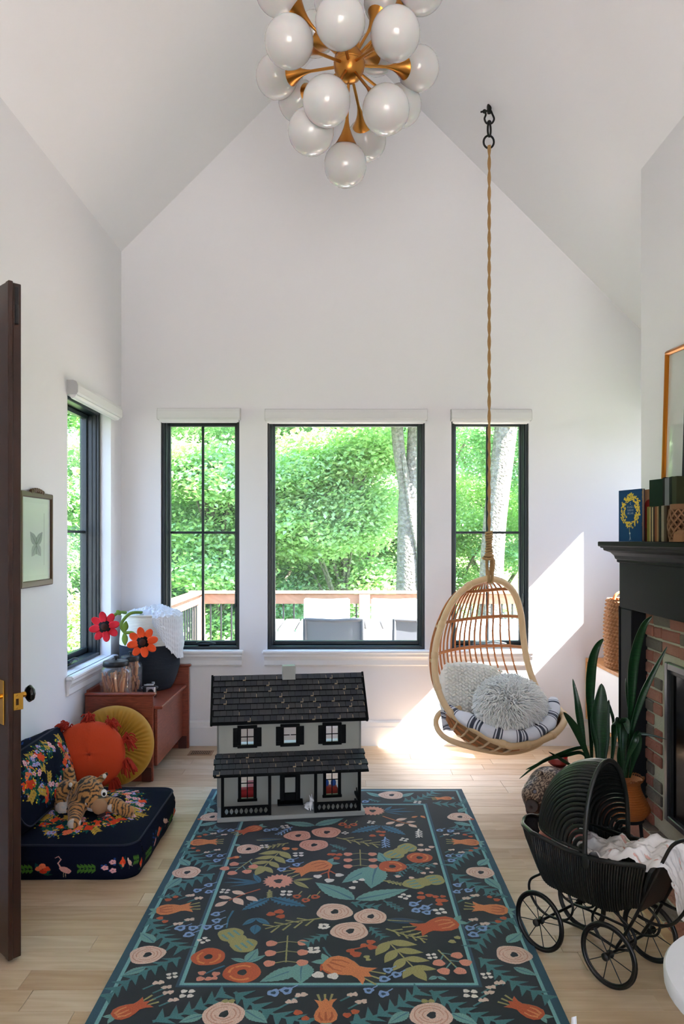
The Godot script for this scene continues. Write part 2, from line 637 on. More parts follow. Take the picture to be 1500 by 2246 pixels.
func floor_planks() -> void:
	var fl := struct("floor", MB.new().span(Vector3(-1.85, -0.12, -0.2), Vector3(2.5, -0.02, BZ + 0.2)), sm(Color(0.3, 0.22, 0.15), 0.9))
	var tones := [Color(0.83, 0.735, 0.615), Color(0.805, 0.70, 0.575), Color(0.79, 0.68, 0.55), Color(0.82, 0.72, 0.595), Color(0.765, 0.65, 0.52), Color(0.84, 0.755, 0.645)]
	var mats := []
	for k in 6:
		var m := sm(Color.WHITE, 0.42)
		var c: Color = tones[k]
		m.albedo_texture = wood_tex(c, c * Color(0.91, 0.875, 0.83), 512, 128, 31 + k, 16.0, 2.2)
		m.uv1_scale = Vector3(0.55, 2.1, 1)
		mats.append(m)
	rng.seed = 11
	var z := 0.0
	var row := 0
	while z < BZ:
		var x := -1.65 - rng.randf() * 1.1
		while x < RX:
			var ln := rng.randf_range(0.75, 1.9) if z < 3.6 else 4.2
			var a := maxf(x, -1.65)
			var b := minf(x + ln, RX)
			if b - a > 0.02:
				var mb := MB.new().span(Vector3(a + 0.0006, -0.02, z + 0.0006), Vector3(b - 0.0006, 0.0, z + 0.1144), 0.0011)
				var off := Vector2(rng.randf() * 3.0, rng.randf() * 3.0)
				for i in mb.uv.size():
					mb.uv[i] += off
				part("plank", mb, mats[rng.randi() % 6], fl)
			x += ln
		z += 0.115
		row += 1
	# the floor register near the far wall
	var vt := thing("floor_register", "brass-toned slotted floor register beside the storage bench", "floor vent", Vector3(-1.03, 0, 0.2))
	part("rim", MB.new().box(Vector3(0, 0.002, 0), Vector3(0.17, 0.004, 0.11), 0.0015), sm(Color(0.62, 0.48, 0.36), 0.5), vt)
	part("slot_bed", MB.new().box(Vector3(0, 0.0045, 0), Vector3(0.14, 0.002, 0.08)), sm(Color(0.05, 0.04, 0.035), 0.9), vt)
	for k in 11:
		part("slat", MB.new().box(Vector3(-0.065 + k * 0.013, 0.0062, 0), Vector3(0.0065, 0.002, 0.08), 0.0, Basis(Vector3.UP, 0.0)), sm(Color(0.62, 0.48, 0.36), 0.5), vt)

# ---------- chimney breast, fireplace, hearth, alcove ----------
func brick_mats() -> Array:
	var out := []
	for c in [Color(0.60, 0.375, 0.30), Color(0.63, 0.42, 0.335), Color(0.56, 0.345, 0.275), Color(0.43, 0.385, 0.33), Color(0.385, 0.35, 0.30), Color(0.58, 0.39, 0.31)]:
		out.append(relief(sm(c, 0.9), 0.03, 5.0, 0.35, 4))
	return out

func brick_mesh(sz: Vector3, seed_: int) -> ArrayMesh:
	rng.seed = seed_
	var m := MB.new().box(Vector3.ZERO, sz, 0.006)
	for i in m.v.size():
		var p := m.v[i]
		m.v[i] += Vector3(sin(p.y * 140.0 + seed_ + p.z * 60.0), sin(p.z * 120.0 + seed_ * 2 + p.x * 90), sin(p.y * 170.0 + seed_ * 3)) * 0.0018
	return m.mesh()

func chimney() -> void:
	var wl := struct("wall_chimney", MB.new().span(Vector3(1.63, 0, 1.33), Vector3(RX, 3.62, 3.9)), M.wall)
	var mats := brick_mats()
	# brick facing between the legs of the mantel
	part("mortar_bed", MB.new().span(Vector3(1.605, 0.0, 1.40), Vector3(1.632, 1.2, 2.9)), M.mortar, wl)
	var hs := []
	var ls := []
	for k in 4:
		hs.append(brick_mesh(Vector3(0.03, 0.055, 0.094), 20 + k))
		ls.append(brick_mesh(Vector3(0.03, 0.055, 0.196), 40 + k))
	rng.seed = 77
	for r in 18:
		var y := 0.034 + r * 0.066
		var z := 1.475
		var first := r % 2 == 1
		var k := 0
		while z < 2.85:
			var ln := 0.102 if (first and k < 2) or (not first and k == 0 and r % 4 == 0) else 0.204
			if r % 4 == 2 and k == 0:
				ln = 0.204
			var inside := z + ln > 1.755 and z < 2.62 and y < 0.91
			if not inside:
				var msh: ArrayMesh = (hs if ln < 0.15 else ls)[rng.randi() % 4]
				var b := part("brick", msh, mats[rng.randi() % 6], wl, Transform3D(Basis(Vector3.RIGHT, rng.randf_range(-0.012, 0.012)), Vector3(1.609 + rng.randf_range(-0.002, 0.002), y, z + ln * 0.5)))
			z += ln
			k += 1
	# firebox insert
	var fi := thing("fireplace_insert", "dark framed glass-fronted firebox set into the brick", "fireplace", Vector3(1.6, 0.11, 2.19))
	var steel := sm(Color(0.30, 0.30, 0.31), 0.35, 0.7)
	var fr := MB.new()
	fr.span(Vector3(-0.02, 0.0, -0.44), Vector3(0.02, 0.785, -0.405), 0.004)
	fr.span(Vector3(-0.02, 0.0, 0.405), Vector3(0.02, 0.785, 0.44), 0.004)
	fr.span(Vector3(-0.02, 0.75, -0.405), Vector3(0.02, 0.785, 0.405), 0.004)
	fr.span(Vector3(-0.02, 0.0, -0.405), Vector3(0.02, 0.03, 0.405), 0.004)
	part("frame", fr, steel, fi)
	part("inner_frame", MB.new().span(Vector3(-0.008, 0.73, -0.405), Vector3(0.015, 0.75, 0.405), 0.003).span(Vector3(-0.008, 0.03, -0.405), Vector3(0.015, 0.73, -0.385), 0.003), sm(Color(0.04, 0.04, 0.042), 0.5), fi)
	var fgl := sm(Color(0.05, 0.05, 0.055), 0.12)
	fgl.metallic_specular = 0.12
	part("glass_door", MB.new().span(Vector3(0.004, 0.03, -0.385), Vector3(0.012, 0.73, 0.385)), fgl, fi)
	# the hearth set flush in the floor
	var he := struct("floor_hearth", MB.new().span(Vector3(1.235, -0.02, 1.42), Vector3(1.632, 0.0035, 3.45)), M.mortar)
	var fl := []
	for k in 4:
		fl.append(brick_mesh(Vector3(0.093, 0.02, 0.195), 60 + k))
	var hk := []
	for k in 3:
		hk.append(brick_mesh(Vector3(0.093, 0.02, 0.094), 80 + k))
	rng.seed = 5
	for cix in 4:
		var z := 1.43
		var k := 0
		while z < 3.42:
			var ln := 0.103 if (k == 0 and cix % 2 == 0) or z + 0.204 > 3.45 else 0.204
			part("brick", (hk[rng.randi() % 3] if ln < 0.15 else fl[rng.randi() % 4]), mats[rng.randi() % 6], he, Transform3D(Basis.IDENTITY, Vector3(1.285 + cix * 0.102, -0.001 + rng.randf() * 0.002, z + ln * 0.5)))
			z += ln
			k += 1
	var bm := sm(Color.WHITE, 0.45)
	bm.albedo_texture = wood_tex(Color(0.80, 0.66, 0.49), Color(0.66, 0.51, 0.36), 256, 64, 91)
	struct("trim_1", MB.new().span(Vector3(1.19, -0.019, 1.37), Vector3(1.235, 0.006, 3.5), 0.002), bm)
	# mantel
	var mt := thing("fireplace_mantel", "black painted mantelpiece with moulded shelf around the brick fireplace", "mantelpiece", Vector3(1.575, 0, 2.2))
	var pb: Material = M.black_paint
	for s in [-1.0, 1.0]:
		var zc: float = s * 0.8
		var lg := MB.new()
		lg.box(Vector3(0.0, 0.56, zc), Vector3(0.11, 1.13, 0.155), 0.004)
		lg.box(Vector3(-0.005, 0.56, zc + s * 0.088), Vector3(0.09, 1.13, 0.02), 0.002)
		lg.box(Vector3(-0.003, 0.565, zc + s * 0.103), Vector3(0.108, 1.14, 0.012), 0.003)
		part("leg", lg, pb, mt)
		part("plinth", MB.new().box(Vector3(-0.004, 0.07, zc + s * 0.01), Vector3(0.118, 0.14, 0.19), 0.006), pb, mt)
	part("frieze", MB.new().span(Vector3(-0.055, 1.127, -0.9), Vector3(0.055, 1.42, 0.94), 0.003), pb, mt)
	# crown moulding: the same profile along the front and both ends
	var prof := [Vector2(0.0, 1.375), Vector2(0.012, 1.38), Vector2(0.012, 1.392), Vector2(0.02, 1.398), Vector2(0.026, 1.415), Vector2(0.042, 1.432), Vector2(0.075, 1.444), Vector2(0.078, 1.456), Vector2(0.09, 1.458), Vector2(0.094, 1.468)]
	var rows := []
	for p in prof:
		rows.append(V3([0.055, p.y, -0.9 - p.x * 0.5, -0.055 - p.x, p.y, -0.9 - p.x * 0.5, -0.055 - p.x, p.y, -0.9 - p.x * 0.5, -0.055 - p.x, p.y, 0.94 + p.x * 0.5, -0.055 - p.x, p.y, 0.94 + p.x * 0.5, 0.055, p.y, 0.94 + p.x * 0.5]))
	var cm := MB.new()
	for i in rows.size() - 1:
		for j in [0, 2, 4]:
			var a: PackedVector3Array = rows[i]
			var b: PackedVector3Array = rows[i + 1]
			var nn := (a[j + 1] - a[j]).cross(b[j] - a[j]).normalized()
			cm.flat([a[j], a[j + 1], b[j + 1], b[j]], nn if nn.dot(Vector3(-1, -1, 0) if j == 2 else Vector3(0, -1, -1 if j == 0 else 1)) > 0 else -nn)
	part("crown_moulding", cm, pb, mt)
	part("shelf", MB.new().span(Vector3(-0.158, 1.466, -0.955), Vector3(0.055, 1.493, 0.995), 0.004), pb, mt)
	# floating cabinet in the alcove
	var cb := thing("floating_cabinet", "wall-hung cabinet with oak casing and white door behind the mantel leg", "cabinet", Vector3(2.07, 0.2, 0.665))
	var oak := sm(Color.WHITE, 0.45)
	oak.albedo_texture = wood_tex(Color(0.80, 0.59, 0.36), Color(0.70, 0.47, 0.26), 256, 64, 61)
	part("top_panel", MB.new().span(Vector3(-0.33, 0.42, -0.655), Vector3(0.33, 0.443, 0.655), 0.002), oak, cb)
	part("bottom_panel", MB.new().span(Vector3(-0.33, 0.0, -0.655), Vector3(0.33, 0.02, 0.655), 0.002), oak, cb)
	part("side_panel", MB.new().span(Vector3(-0.33, 0.02, -0.655), Vector3(0.33, 0.42, -0.632), 0.002), oak, cb)
	part("side_panel", MB.new().span(Vector3(-0.33, 0.02, 0.632), Vector3(0.33, 0.42, 0.655), 0.002), oak, cb)
	part("door", MB.new().span(Vector3(-0.322, 0.022, -0.63), Vector3(-0.30, 0.418, -0.004), 0.002), M.trim, cb)
	part("door", MB.new().span(Vector3(-0.322, 0.022, 0.004), Vector3(-0.30, 0.418, 0.63), 0.002), M.trim, cb)

# ---------- outside: deck, furniture, trees on the slope ----------
func leaf_mesh(size: float, count: int, seed_: int, spread: float) -> ArrayMesh:
	rng.seed = seed_
	var m := MB.new()
	for k in count:
		var p := Vector3(rng.randfn(), rng.randfn() * 0.55, rng.randfn()) * spread
		var b := Basis.from_euler(Vector3(rng.randf_range(-0.7, 0.7), rng.randf() * TAU, rng.randf_range(-0.6, 0.6)))
		var l := size * rng.randf_range(0.7, 1.25)
		var w := l * 0.33
		var pts := [Vector3(0, 0, 0), Vector3(w, 0.12 * l, 0.38 * l), Vector3(0, 0.02 * l, l), Vector3(-w, 0.12 * l, 0.38 * l)]
		for i in 4:
			pts[i] = p + b * pts[i]
		m.flat(pts, (b * Vector3.UP).normalized())
	return m.mesh()

func leaf_mat(c: Color) -> StandardMaterial3D:
	var m := sm(c, 0.55)
	m.backlight_enabled = true
	m.backlight = Color(0.75, 0.85, 0.5)
	m.vertex_color_use_as_albedo = true
	m.cull_mode = BaseMaterial3D.CULL_DISABLED
	return m

func crown(parent: Node3D, mesh: ArrayMesh, m: Material, blobs: Array, count: int, seed_: int, tones: Array) -> void:
	rng.seed = seed_
	var mm := MultiMesh.new()
	mm.transform_format = MultiMesh.TRANSFORM_3D
	mm.use_colors = true
	mm.mesh = mesh
	mm.instance_count = count
	for i in count:
		var b: Array = blobs[rng.randi() % blobs.size()]
		var d := Vector3(rng.randfn(), rng.randfn(), rng.randfn()).normalized() * pow(rng.randf(), 0.38)
		var r: Vector3 = b[1]
		var p: Vector3 = b[0] + d * r
		var bs := Basis.from_euler(Vector3(rng.randf_range(-0.4, 0.4), rng.randf() * TAU, rng.randf_range(-0.4, 0.4))).scaled(Vector3.ONE * rng.randf_range(0.75, 1.35))
		mm.set_instance_transform(i, Transform3D(bs, p))
		var c: Color = tones[rng.randi() % tones.size()]
		mm.set_instance_color(i, c * rng.randf_range(0.8, 1.15))
	var o := MultiMeshInstance3D.new()
	o.name = "crown"
	o.multimesh = mm
	o.material_override = m
	o.set_meta("kind", "stuff")
	parent.add_child(o, true)

func trunk_shape(pts: Array, rads: Array, seg := 12) -> MB:
	var c := curve(pts, 5)
	var rr := []
	for i in c.size():
		var f := i / 5.0
		var k := mini(int(f), rads.size() - 2)
		rr.append(lerpf(rads[k], rads[k + 1], minf(f - k, 1.0)))
	return MB.new().tube(c, rr, seg, false, true, 1.0, 6.0)

func ground_y(x: float, z: float) -> float:
	var d := maxf(0.0, -z - 6.0)
	var s := smoothstep(0.5, 2.0, x)
	return -1.9 + d * 0.28 * (1.0 - s) + maxf(0.0, -z - 19.0) * 0.28 * s + sin(x * 0.5) * 0.25 + sin(z * 0.6 + x * 0.2) * 0.2

func outside() -> void:
	# the slope
	var rows := []
	for i in 33:
		var z := 12.0 - i * 1.6
		var row := PackedVector3Array()
		for j in 41:
			var x := -32.0 + j * 1.6
			var y := ground_y(x, z)
			if z > -1.5 and absf(x) < 6.0 or z > -1.5:
				y = -1.6
			row.append(Vector3(x, y, z))
		rows.append(row)
	var gm := relief(sm(Color(0.33, 0.42, 0.20), 1.0), 0.03, 0.6, 8.0, 12)
	struct("ground", MB.new().grid(rows, false, true), gm)
	# pale stone terrace behind the glass front of the room
	struct("ground_terrace", MB.new().span(Vector3(-9, -1.6, 7.9), Vector3(9, -0.12, 22)), relief(sm(Color(0.80, 0.78, 0.74), 0.9), 0.05, 0.7, 1.0, 17))
	# deck
	var dk := struct("floor_deck", MB.new().span(Vector3(-1.95, -0.36, -4.25), Vector3(4.4, -0.2, -0.21)), sm(Color(0.42, 0.33, 0.26), 0.8))
	var dwood := sm(Color.WHITE, 0.7)
	dwood.albedo_texture = wood_tex(Color(0.74, 0.68, 0.62), Color(0.66, 0.59, 0.53), 256, 64, 71)
	for k in 28:
		part("plank", MB.new().box(Vector3(1.22, -0.185, -0.29 - k * 0.143), Vector3(6.3, 0.03, 0.136), 0.003), dwood, dk)
	var rw := sm(Color.WHITE, 0.65)
	rw.albedo_texture = wood_tex(Color(0.68, 0.545, 0.46), Color(0.59, 0.455, 0.38), 256, 64, 73)
	var rl := thing("deck_railing", "reddish wooden deck railing with thin black balusters outside the windows", "railing", Vector3(0, -0.17, -4.05))
	var zr := 0.0
	var y1 := 1.01
	part("top_rail", MB.new().box(Vector3(1.2, y1, zr), Vector3(6.4, 0.035, 0.15), 0.006), rw, rl)
	part("top_rail", MB.new().box(Vector3(-1.88, y1, 1.9), Vector3(0.15, 0.035, 3.75), 0.006), rw, rl)
	part("apron_board", MB.new().box(Vector3(1.2, y1 - 0.085, zr), Vector3(6.3, 0.12, 0.04), 0.004), rw, rl)
	part("apron_board", MB.new().box(Vector3(-1.88, y1 - 0.085, 1.9), Vector3(0.04, 0.12, 3.7), 0.004), rw, rl)
	part("bottom_rail", MB.new().box(Vector3(1.2, 0.1, zr), Vector3(6.3, 0.09, 0.04), 0.004), rw, rl)
	part("bottom_rail", MB.new().box(Vector3(-1.88, 0.1, 1.9), Vector3(0.04, 0.09, 3.7), 0.004), rw, rl)
	for x in [-1.88, 0.22, 2.32, 4.3]:
		part("post", MB.new().box(Vector3(x, 0.5, zr), Vector3(0.14, 1.0, 0.14), 0.006), rw, rl)
	for z in [1.95, 3.7]:
		part("post", MB.new().box(Vector3(-1.88, 0.5, z), Vector3(0.12, 1.0, 0.12), 0.006), rw, rl)
	var bal := MB.new().box(Vector3.ZERO, Vector3(0.02, 0.82, 0.02), 0.003).mesh()
	var blk := sm(Color(0.07, 0.09, 0.10), 0.5)
	for k in 46:
		var x := -1.73 + k * 0.132
		part("baluster", bal, blk, rl, Transform3D(Basis.IDENTITY, Vector3(x, 0.52, zr)))
	for k in 26:
		part("baluster", bal, blk, rl, Transform3D(Basis.IDENTITY, Vector3(-1.88, 0.52, 0.16 + k * 0.132)))
	# table of light slats
	var tb := thing("patio_table", "long pale grey slatted outdoor dining table on the deck", "table", Vector3(0.55, -0.17, -2.62))
	var alu := sm(Color(0.60, 0.62, 0.64), 0.5, 0.0)
	var alud := sm(Color(0.50, 0.52, 0.54), 0.4, 0.1)
	for k in 16:
		part("slat", MB.new().box(Vector3(-1.35 + k * 0.18, 0.755, 0), Vector3(0.156, 0.022, 1.02), 0.003), alu, tb)
	part("frame", MB.new().box(Vector3(0, 0.70, 0.5), Vector3(2.88, 0.09, 0.035), 0.004).box(Vector3(0, 0.70, -0.5), Vector3(2.88, 0.09, 0.035), 0.004).box(Vector3(-1.42, 0.70, 0), Vector3(0.035, 0.09, 1.0), 0.004).box(Vector3(1.42, 0.70, 0), Vector3(0.035, 0.09, 1.0), 0.004), alud, tb)
	for sx in [-1.38, 1.38]:
		for sz in [-0.46, 0.46]:
			part("leg", MB.new().box(Vector3(sx, 0.33, sz), Vector3(0.07, 0.66, 0.07), 0.005), alud, tb)
	# sling chairs
	var seat_w := 0.55
	var specs := [
		[Vector3(-0.125, -0.17, -1.75), 0.0, "grey sling patio chair nearest the middle of the wide window, back to the room", Color(0.40, 0.42, 0.45)],
		[Vector3(0.70, -0.17, -1.75), 0.0, "grey sling patio chair half hidden by the wide window's right frame", Color(0.36, 0.38, 0.41)],
		[Vector3(-0.25, -0.17, -3.45), PI, "white sling patio chair across the table, left of the railing post", Color(0.93, 0.93, 0.95)],
		[Vector3(0.58, -0.17, -3.45), PI, "white sling patio chair across the table, right of the railing post", Color(0.93, 0.93, 0.95)],
	]
	for s in specs:
		var c := thing("patio_chair", s[2], "chair", s[0], s[1], "sling chairs around the patio table")
		var fm := sm(s[3] * 0.8, 0.45)
		# back towards +z
		part("sling", MB.new().grid([V3([-0.25, 0.43, -0.22, 0.25, 0.43, -0.22]), V3([-0.25, 0.41, 0.1, 0.25, 0.41, 0.1]), V3([-0.25, 0.44, 0.2, 0.25, 0.44, 0.2]), V3([-0.25, 0.58, 0.25, 0.25, 0.58, 0.25]), V3([-0.25, 0.93, 0.31, 0, 0.915, 0.315, 0.25, 0.93, 0.31].slice(0, 3) + [0.25, 0.93, 0.31])]), sm(s[3], 0.7), c)
		for sx in [-0.265, 0.265]:
			part("side_frame", MB.new().tube(curve([Vector3(sx, 0.42, -0.24), Vector3(sx, 0.40, 0.1), Vector3(sx, 0.45, 0.21), Vector3(sx, 0.60, 0.256), Vector3(sx, 0.945, 0.315)], 4), 0.018, 8), fm, c)
			part("leg", MB.new().tube(V3([sx, 0.42, -0.2, sx, 0.0, -0.24]), 0.016, 8), fm, c)
			part("leg", MB.new().tube(V3([sx, 0.42, 0.16, sx, 0.0, 0.25]), 0.016, 8), fm, c)
			part("armrest", MB.new().tube(curve([Vector3(sx, 0.62, 0.26), Vector3(sx * 1.05, 0.66, 0.1), Vector3(sx * 1.05, 0.65, -0.2), Vector3(sx, 0.42, -0.23)], 4), 0.015, 8), fm, c)
		part("top_bar", MB.new().tube(V3([-0.265, 0.94, 0.314, 0, 0.928, 0.318, 0.265, 0.94, 0.314]), 0.017, 8), fm, c)
	trees()

func trees() -> void:
	var big := leaf_mesh(0.085, 20, 101, 0.2)
	var small := leaf_mesh(0.055, 28, 102, 0.18)
	var lm := leaf_mat(Color(1, 1, 1))
	var bark := relief(sm(Color(0.50, 0.46, 0.41), 0.9), 0.04, 2.0, 1.5, 41)
	var pale := relief(sm(Color(0.66, 0.645, 0.62), 0.85), 0.03, 2.2, 4.0, 42)
	pale.albedo_texture = noise_tex(0.02, Color(0.55, 0.53, 0.5), Color(1, 1, 1), 77)
	var lime := [Color(0.54, 0.71, 0.39), Color(0.48, 0.67, 0.40), Color(0.62, 0.77, 0.47)]
	var mid := [Color(0.46, 0.67, 0.50), Color(0.53, 0.72, 0.53), Color(0.42, 0.63, 0.49)]
	var cool := [Color(0.56, 0.72, 0.55), Color(0.62, 0.77, 0.60), Color(0.52, 0.69, 0.53)]
	var deep := [Color(0.24, 0.42, 0.20), Color(0.20, 0.38, 0.19), Color(0.29, 0.47, 0.23)]
	# [x, z, height, crown radius, tones, leaf, count, label]
	var list := [
		[-0.15, -9.6, 4.6, 1.35, lime, 0, 2600, "young maple with forked pale branches in the middle of the wide window"],
		[-2.3, -8.4, 4.4, 1.3, lime, 0, 2400, "bright lime leafy tree just beyond the deck corner"],
		[-4.4, -10.2, 7.6, 2.2, cool, 1, 3600, "soft grey-green tree filling the top of the left narrow window"],
		[-1.9, -12.5, 7.6, 2.2, cool, 1, 3800, "feathery pale green tree at the left edge of the wide window"],
		[0.4, -13.5, 7.4, 2.3, mid, 0, 3600, "dark green tree standing behind the young maple"],
		[2.4, -15.2, 8.6, 2.4, lime, 0, 3200, "light green tree behind the two pale trunks"],
		[5.6, -12.5, 8.2, 2.4, mid, 0, 3200, "mid green tree seen through the window behind the swing chair"],
		[-6.5, -14.5, 11.5, 2.8, mid, 0, 3600, "tall dark tree up the slope behind the left narrow window"],
		[-2.4, -16.0, 13.0, 3.4, mid, 0, 3600, "tall tree high on the slope left of centre"],
		[1.6, -19.0, 12.0, 3.2, cool, 0, 3600, "tall tree high on the slope behind the dark green tree"],
		[5.0, -20.0, 12.5, 3.4, lime, 0, 3600, "broad light tree up the slope on the right"],
		[9.0, -16.0, 10.5, 3.2, mid, 0, 2600, "broad mid green tree farthest to the right up the slope"],
		[-5.4, -5.2, 5.4, 1.7, deep, 0, 3000, "round leafy tree close outside the left wall window"],
		[-6.4, -2.2, 5.6, 1.8, deep, 0, 3000, "mid green tree close to the left wall window"],
		[-9.6, -6.2, 10.0, 2.8, deep, 0, 3200, "tall grey-green tree behind the tree close to the left wall"],
		[-9.5, -11.0, 8.5, 2.8, deep, 0, 2800, "tall tree standing between the left wall and the slope"],
	]
	var sd := 200
	for s in list:
		sd += 1
		rng.seed = sd
		var x: float = s[0]
		var z: float = s[1]
		var g := ground_y(x, z) if z < -1.5 else -1.6
		var h: float = s[2]
		var r: float = s[3]
		var t := thing("tree", s[7], "tree", Vector3(x, g, z), 0.0, "trees beyond the deck")
		var blobs := []
		for k in 17:
			var w := rng.randf() * TAU
			var rr := r * rng.randf_range(0.1, 0.85)
			blobs.append([Vector3(cos(w) * rr, h * rng.randf_range(0.22, 0.98), sin(w) * rr), Vector3(r * 0.55, r * 0.13, r * 0.55) * rng.randf_range(0.75, 1.25)])
		var tr := MB.new()
		var br := 0.05 + h * 0.012
		var lean := Vector3(rng.randf_range(-0.3, 0.3), 0, rng.randf_range(-0.2, 0.2))
		var c := curve([Vector3(0, -0.3, 0), Vector3(0, h * 0.3, 0) + lean * 0.5, Vector3(0, h * 0.9, 0) + lean], 6)
		var rad := []
		for i in c.size():
			rad.append(br * (1.0 - 0.8 * i / c.size()))
		tr.tube(c, rad, 9)
		for b in blobs:
			var p0 := at_curve(c, clampf(b[0].y / h - 0.2, 0.15, 0.9))
			tr.tube(curve([p0, p0.lerp(b[0], 0.5) + Vector3(0, 0.1, 0), b[0]], 3), [br * 0.4, br * 0.38, br * 0.32, br * 0.27, br * 0.22, br * 0.16, br * 0.1], 6)
		part("trunk", tr, pale if s[0] == -0.15 else bark, t)
		crown(t, (big if s[5] == 0 else small), lm, blobs, int(s[6] * 1.5), sd, s[4])
	# two old pale trunks: a forked one at the right of the wide window, a straight one behind the swing chair
	var t1 := thing("tree", "massive pale forked old trunk at the right edge of the wide window", "tree", Vector3(1.0, ground_y(1.0, -6.8), -6.8))
	var g1 := t1.position.y
	var fork := trunk_shape([Vector3(0.02, -0.3, 0), Vector3(0.0, 1.4, 0), Vector3(0.0, 2.7, 0), Vector3(0.0, 3.6, 0), Vector3(0.0, 3.9, 0)], [0.27, 0.22, 0.185, 0.165, 0.12], 18)
	fork.tube(curve([Vector3(-0.02, 3.1, 0.03), Vector3(-0.07, 3.9, 0.03), Vector3(-0.16, 4.5, 0.05), Vector3(-0.19, 5.3, 0.06), Vector3(-0.15, 7.5, 0.1)], 5), 0.10, 14)
	fork.tube(curve([Vector3(0.03, 3.1, -0.02), Vector3(0.08, 4.1, -0.05), Vector3(0.13, 5.2, -0.06), Vector3(0.2, 7.5, -0.1)], 5), 0.12, 14)
	fork.tube(curve([Vector3(0.2, 0.2, 0.2), Vector3(0.2, 1.4, 0.2), Vector3(0.16, 2.6, 0.16), Vector3(0.02, 3.4, 0.19), Vector3(-0.1, 4.4, 0.15)], 5), 0.03, 8)
	part("trunk", fork, pale, t1)
	crown(t1, big, lm, [[Vector3(-0.6, 5.3, 0.4), Vector3(1.0, 0.35, 0.7)], [Vector3(0.3, 6.3, 0.0), Vector3(1.6, 0.9, 1.2)], [Vector3(-1.2, 5.9, -0.4), Vector3(1.1, 0.5, 1.0)]], 1300, 301, lime)
	var t2 := thing("tree", "straight white trunk with short bare twigs behind the swing chair's rope", "tree", Vector3(2.42, ground_y(2.35, -6.6), -6.6))
	var st := trunk_shape([Vector3(-0.22, -0.3, 0), Vector3(-0.14, 1.5, 0), Vector3(-0.06, 3.2, 0), Vector3(0.1, 4.6, 0), Vector3(0.26, 6.0, 0), Vector3(0.45, 7.6, 0)], [0.22, 0.20, 0.185, 0.18, 0.19, 0.18], 18)
	st.tube(curve([Vector3(0.2, 5.35, 0.2), Vector3(-0.1, 5.3, 0.3), Vector3(-0.45, 5.35, 0.35)], 4), 0.02, 6)
	st.tube(curve([Vector3(0.2, 5.4, 0.22), Vector3(0.4, 5.75, 0.35), Vector3(0.75, 5.9, 0.3)], 4), 0.022, 6)
	part("trunk", st, pale, t2)
	part("knot", MB.new().ball(Vector3(0.17, 4.95, 0.215), Vector3(0.06, 0.075, 0.03), 12, 8), sm(Color(0.85, 0.78, 0.66), 0.9), t2)
	crown(t2, big, lm, [[Vector3(0.6, 6.9, 0.0), Vector3(1.6, 0.7, 1.2)]], 700, 302, lime)
	var t3 := thing("tree", "slim pale trunk right of the straight white trunk", "tree", Vector3(3.6, ground_y(3.6, -8.6), -8.6))
	part("trunk", trunk_shape([Vector3(-0.1, -0.3, 0), Vector3(-0.05, 2.0, 0), Vector3(0.1, 4.2, 0), Vector3(0.35, 7.4, 0)], [0.14, 0.13, 0.12, 0.1], 12), pale, t3)
	crown(t3, big, lm, [[Vector3(0.3, 6.8, 0.0), Vector3(1.4, 0.8, 1.2)]], 600, 303, mid)
	# low growth on the slope
	var i := 0
	for s in [[-3.4, -6.6, 1.5, 1.2, lime], [-1.2, -6.4, 1.1, 0.9, mid], [-5.0, -7.4, 1.9, 1.5, lime], [0.6, -7.6, 1.2, 1.1, cool], [1.9, -8.2, 1.3, 0.9, mid], [6.2, -9.0, 1.7, 1.3, lime], [-2.0, -9.6, 1.6, 1.4, mid], [1.6, -10.5, 1.7, 1.5, mid], [-7.2, -4.6, 2.0, 1.6, deep], [-4.4, -1.2, 1.6, 1.2, deep], [-5.2, 0.6, 1.9, 1.4, deep], [-4.1, -3.4, 1.5, 1.1, deep]]:
		i += 1
		var gy := ground_y(s[0], s[1]) if s[1] < -1.5 else -1.6
		var names := ["bright low shrub at the left below the deck railing", "low shrub straight below the deck railing", "large bright shrub at the left edge of the slope", "grey-green shrub below the wide window's railing", "green shrub below the pale trunks", "bright shrub seen through the swing chair's window", "green shrub at the foot of the feathery tree", "green shrub at the foot of the dark tree", "large shrub left of the house", "leafy shrub close under the left wall window", "green shrub closest to the camera outside the left wall", "green shrub between the deck and the left wall trees"]
		var b := thing("shrub", names[i - 1], "shrub", Vector3(s[0], gy, s[1]), 0.0, "shrubs on the slope")
		var stems := MB.new()
		for k in 6:
			var w := TAU * k / 6.0
			stems.tube(V3([0, -0.1, 0, cos(w) * s[3] * 0.5, s[2] * 0.8, sin(w) * s[3] * 0.5]), 0.02, 5)
		part("stems", stems, bark, b)
		crown(b, big, lm, [[Vector3(0, s[2] * 0.5, 0), Vector3(s[3], s[2] * 0.55, s[3])], [Vector3(s[3] * 0.4, s[2] * 0.8, 0.2), Vector3(s[3], s[2] * 0.4, s[3]) * 0.6], [Vector3(-s[3] * 0.5, s[2] * 0.7, 0), Vector3(s[3], s[2] * 0.4, s[3]) * 0.6]], 900, 400 + i, s[4])
	# small white shed and a parked car on the flat ground below, glimpsed through the swing chair
	var sh := thing("garden_shed", "small white gabled shed below the deck, glimpsed through the swing chair's ribs", "shed", Vector3(2.15, -2.2, -12.6))
	var wht := sm(Color(0.80, 0.80, 0.80), 0.8)
	part("walls", MB.new().prism(PackedVector2Array([Vector2(-1.1, 0), Vector2(1.1, 0), Vector2(1.1, 1.42), Vector2(0, 2.1), Vector2(-1.1, 1.42)]), -1.4, 0.0), wht, sh)
	for sg in [-1.0, 1.0]:
		part("roof_slope", MB.new().bar(Vector3(sg * 1.25, 1.36, -0.7), Vector3(0, 2.14, -0.7), 1.6, 0.05, 0.0, Vector3.UP), sm(Color(0.45, 0.44, 0.44), 0.8), sh)
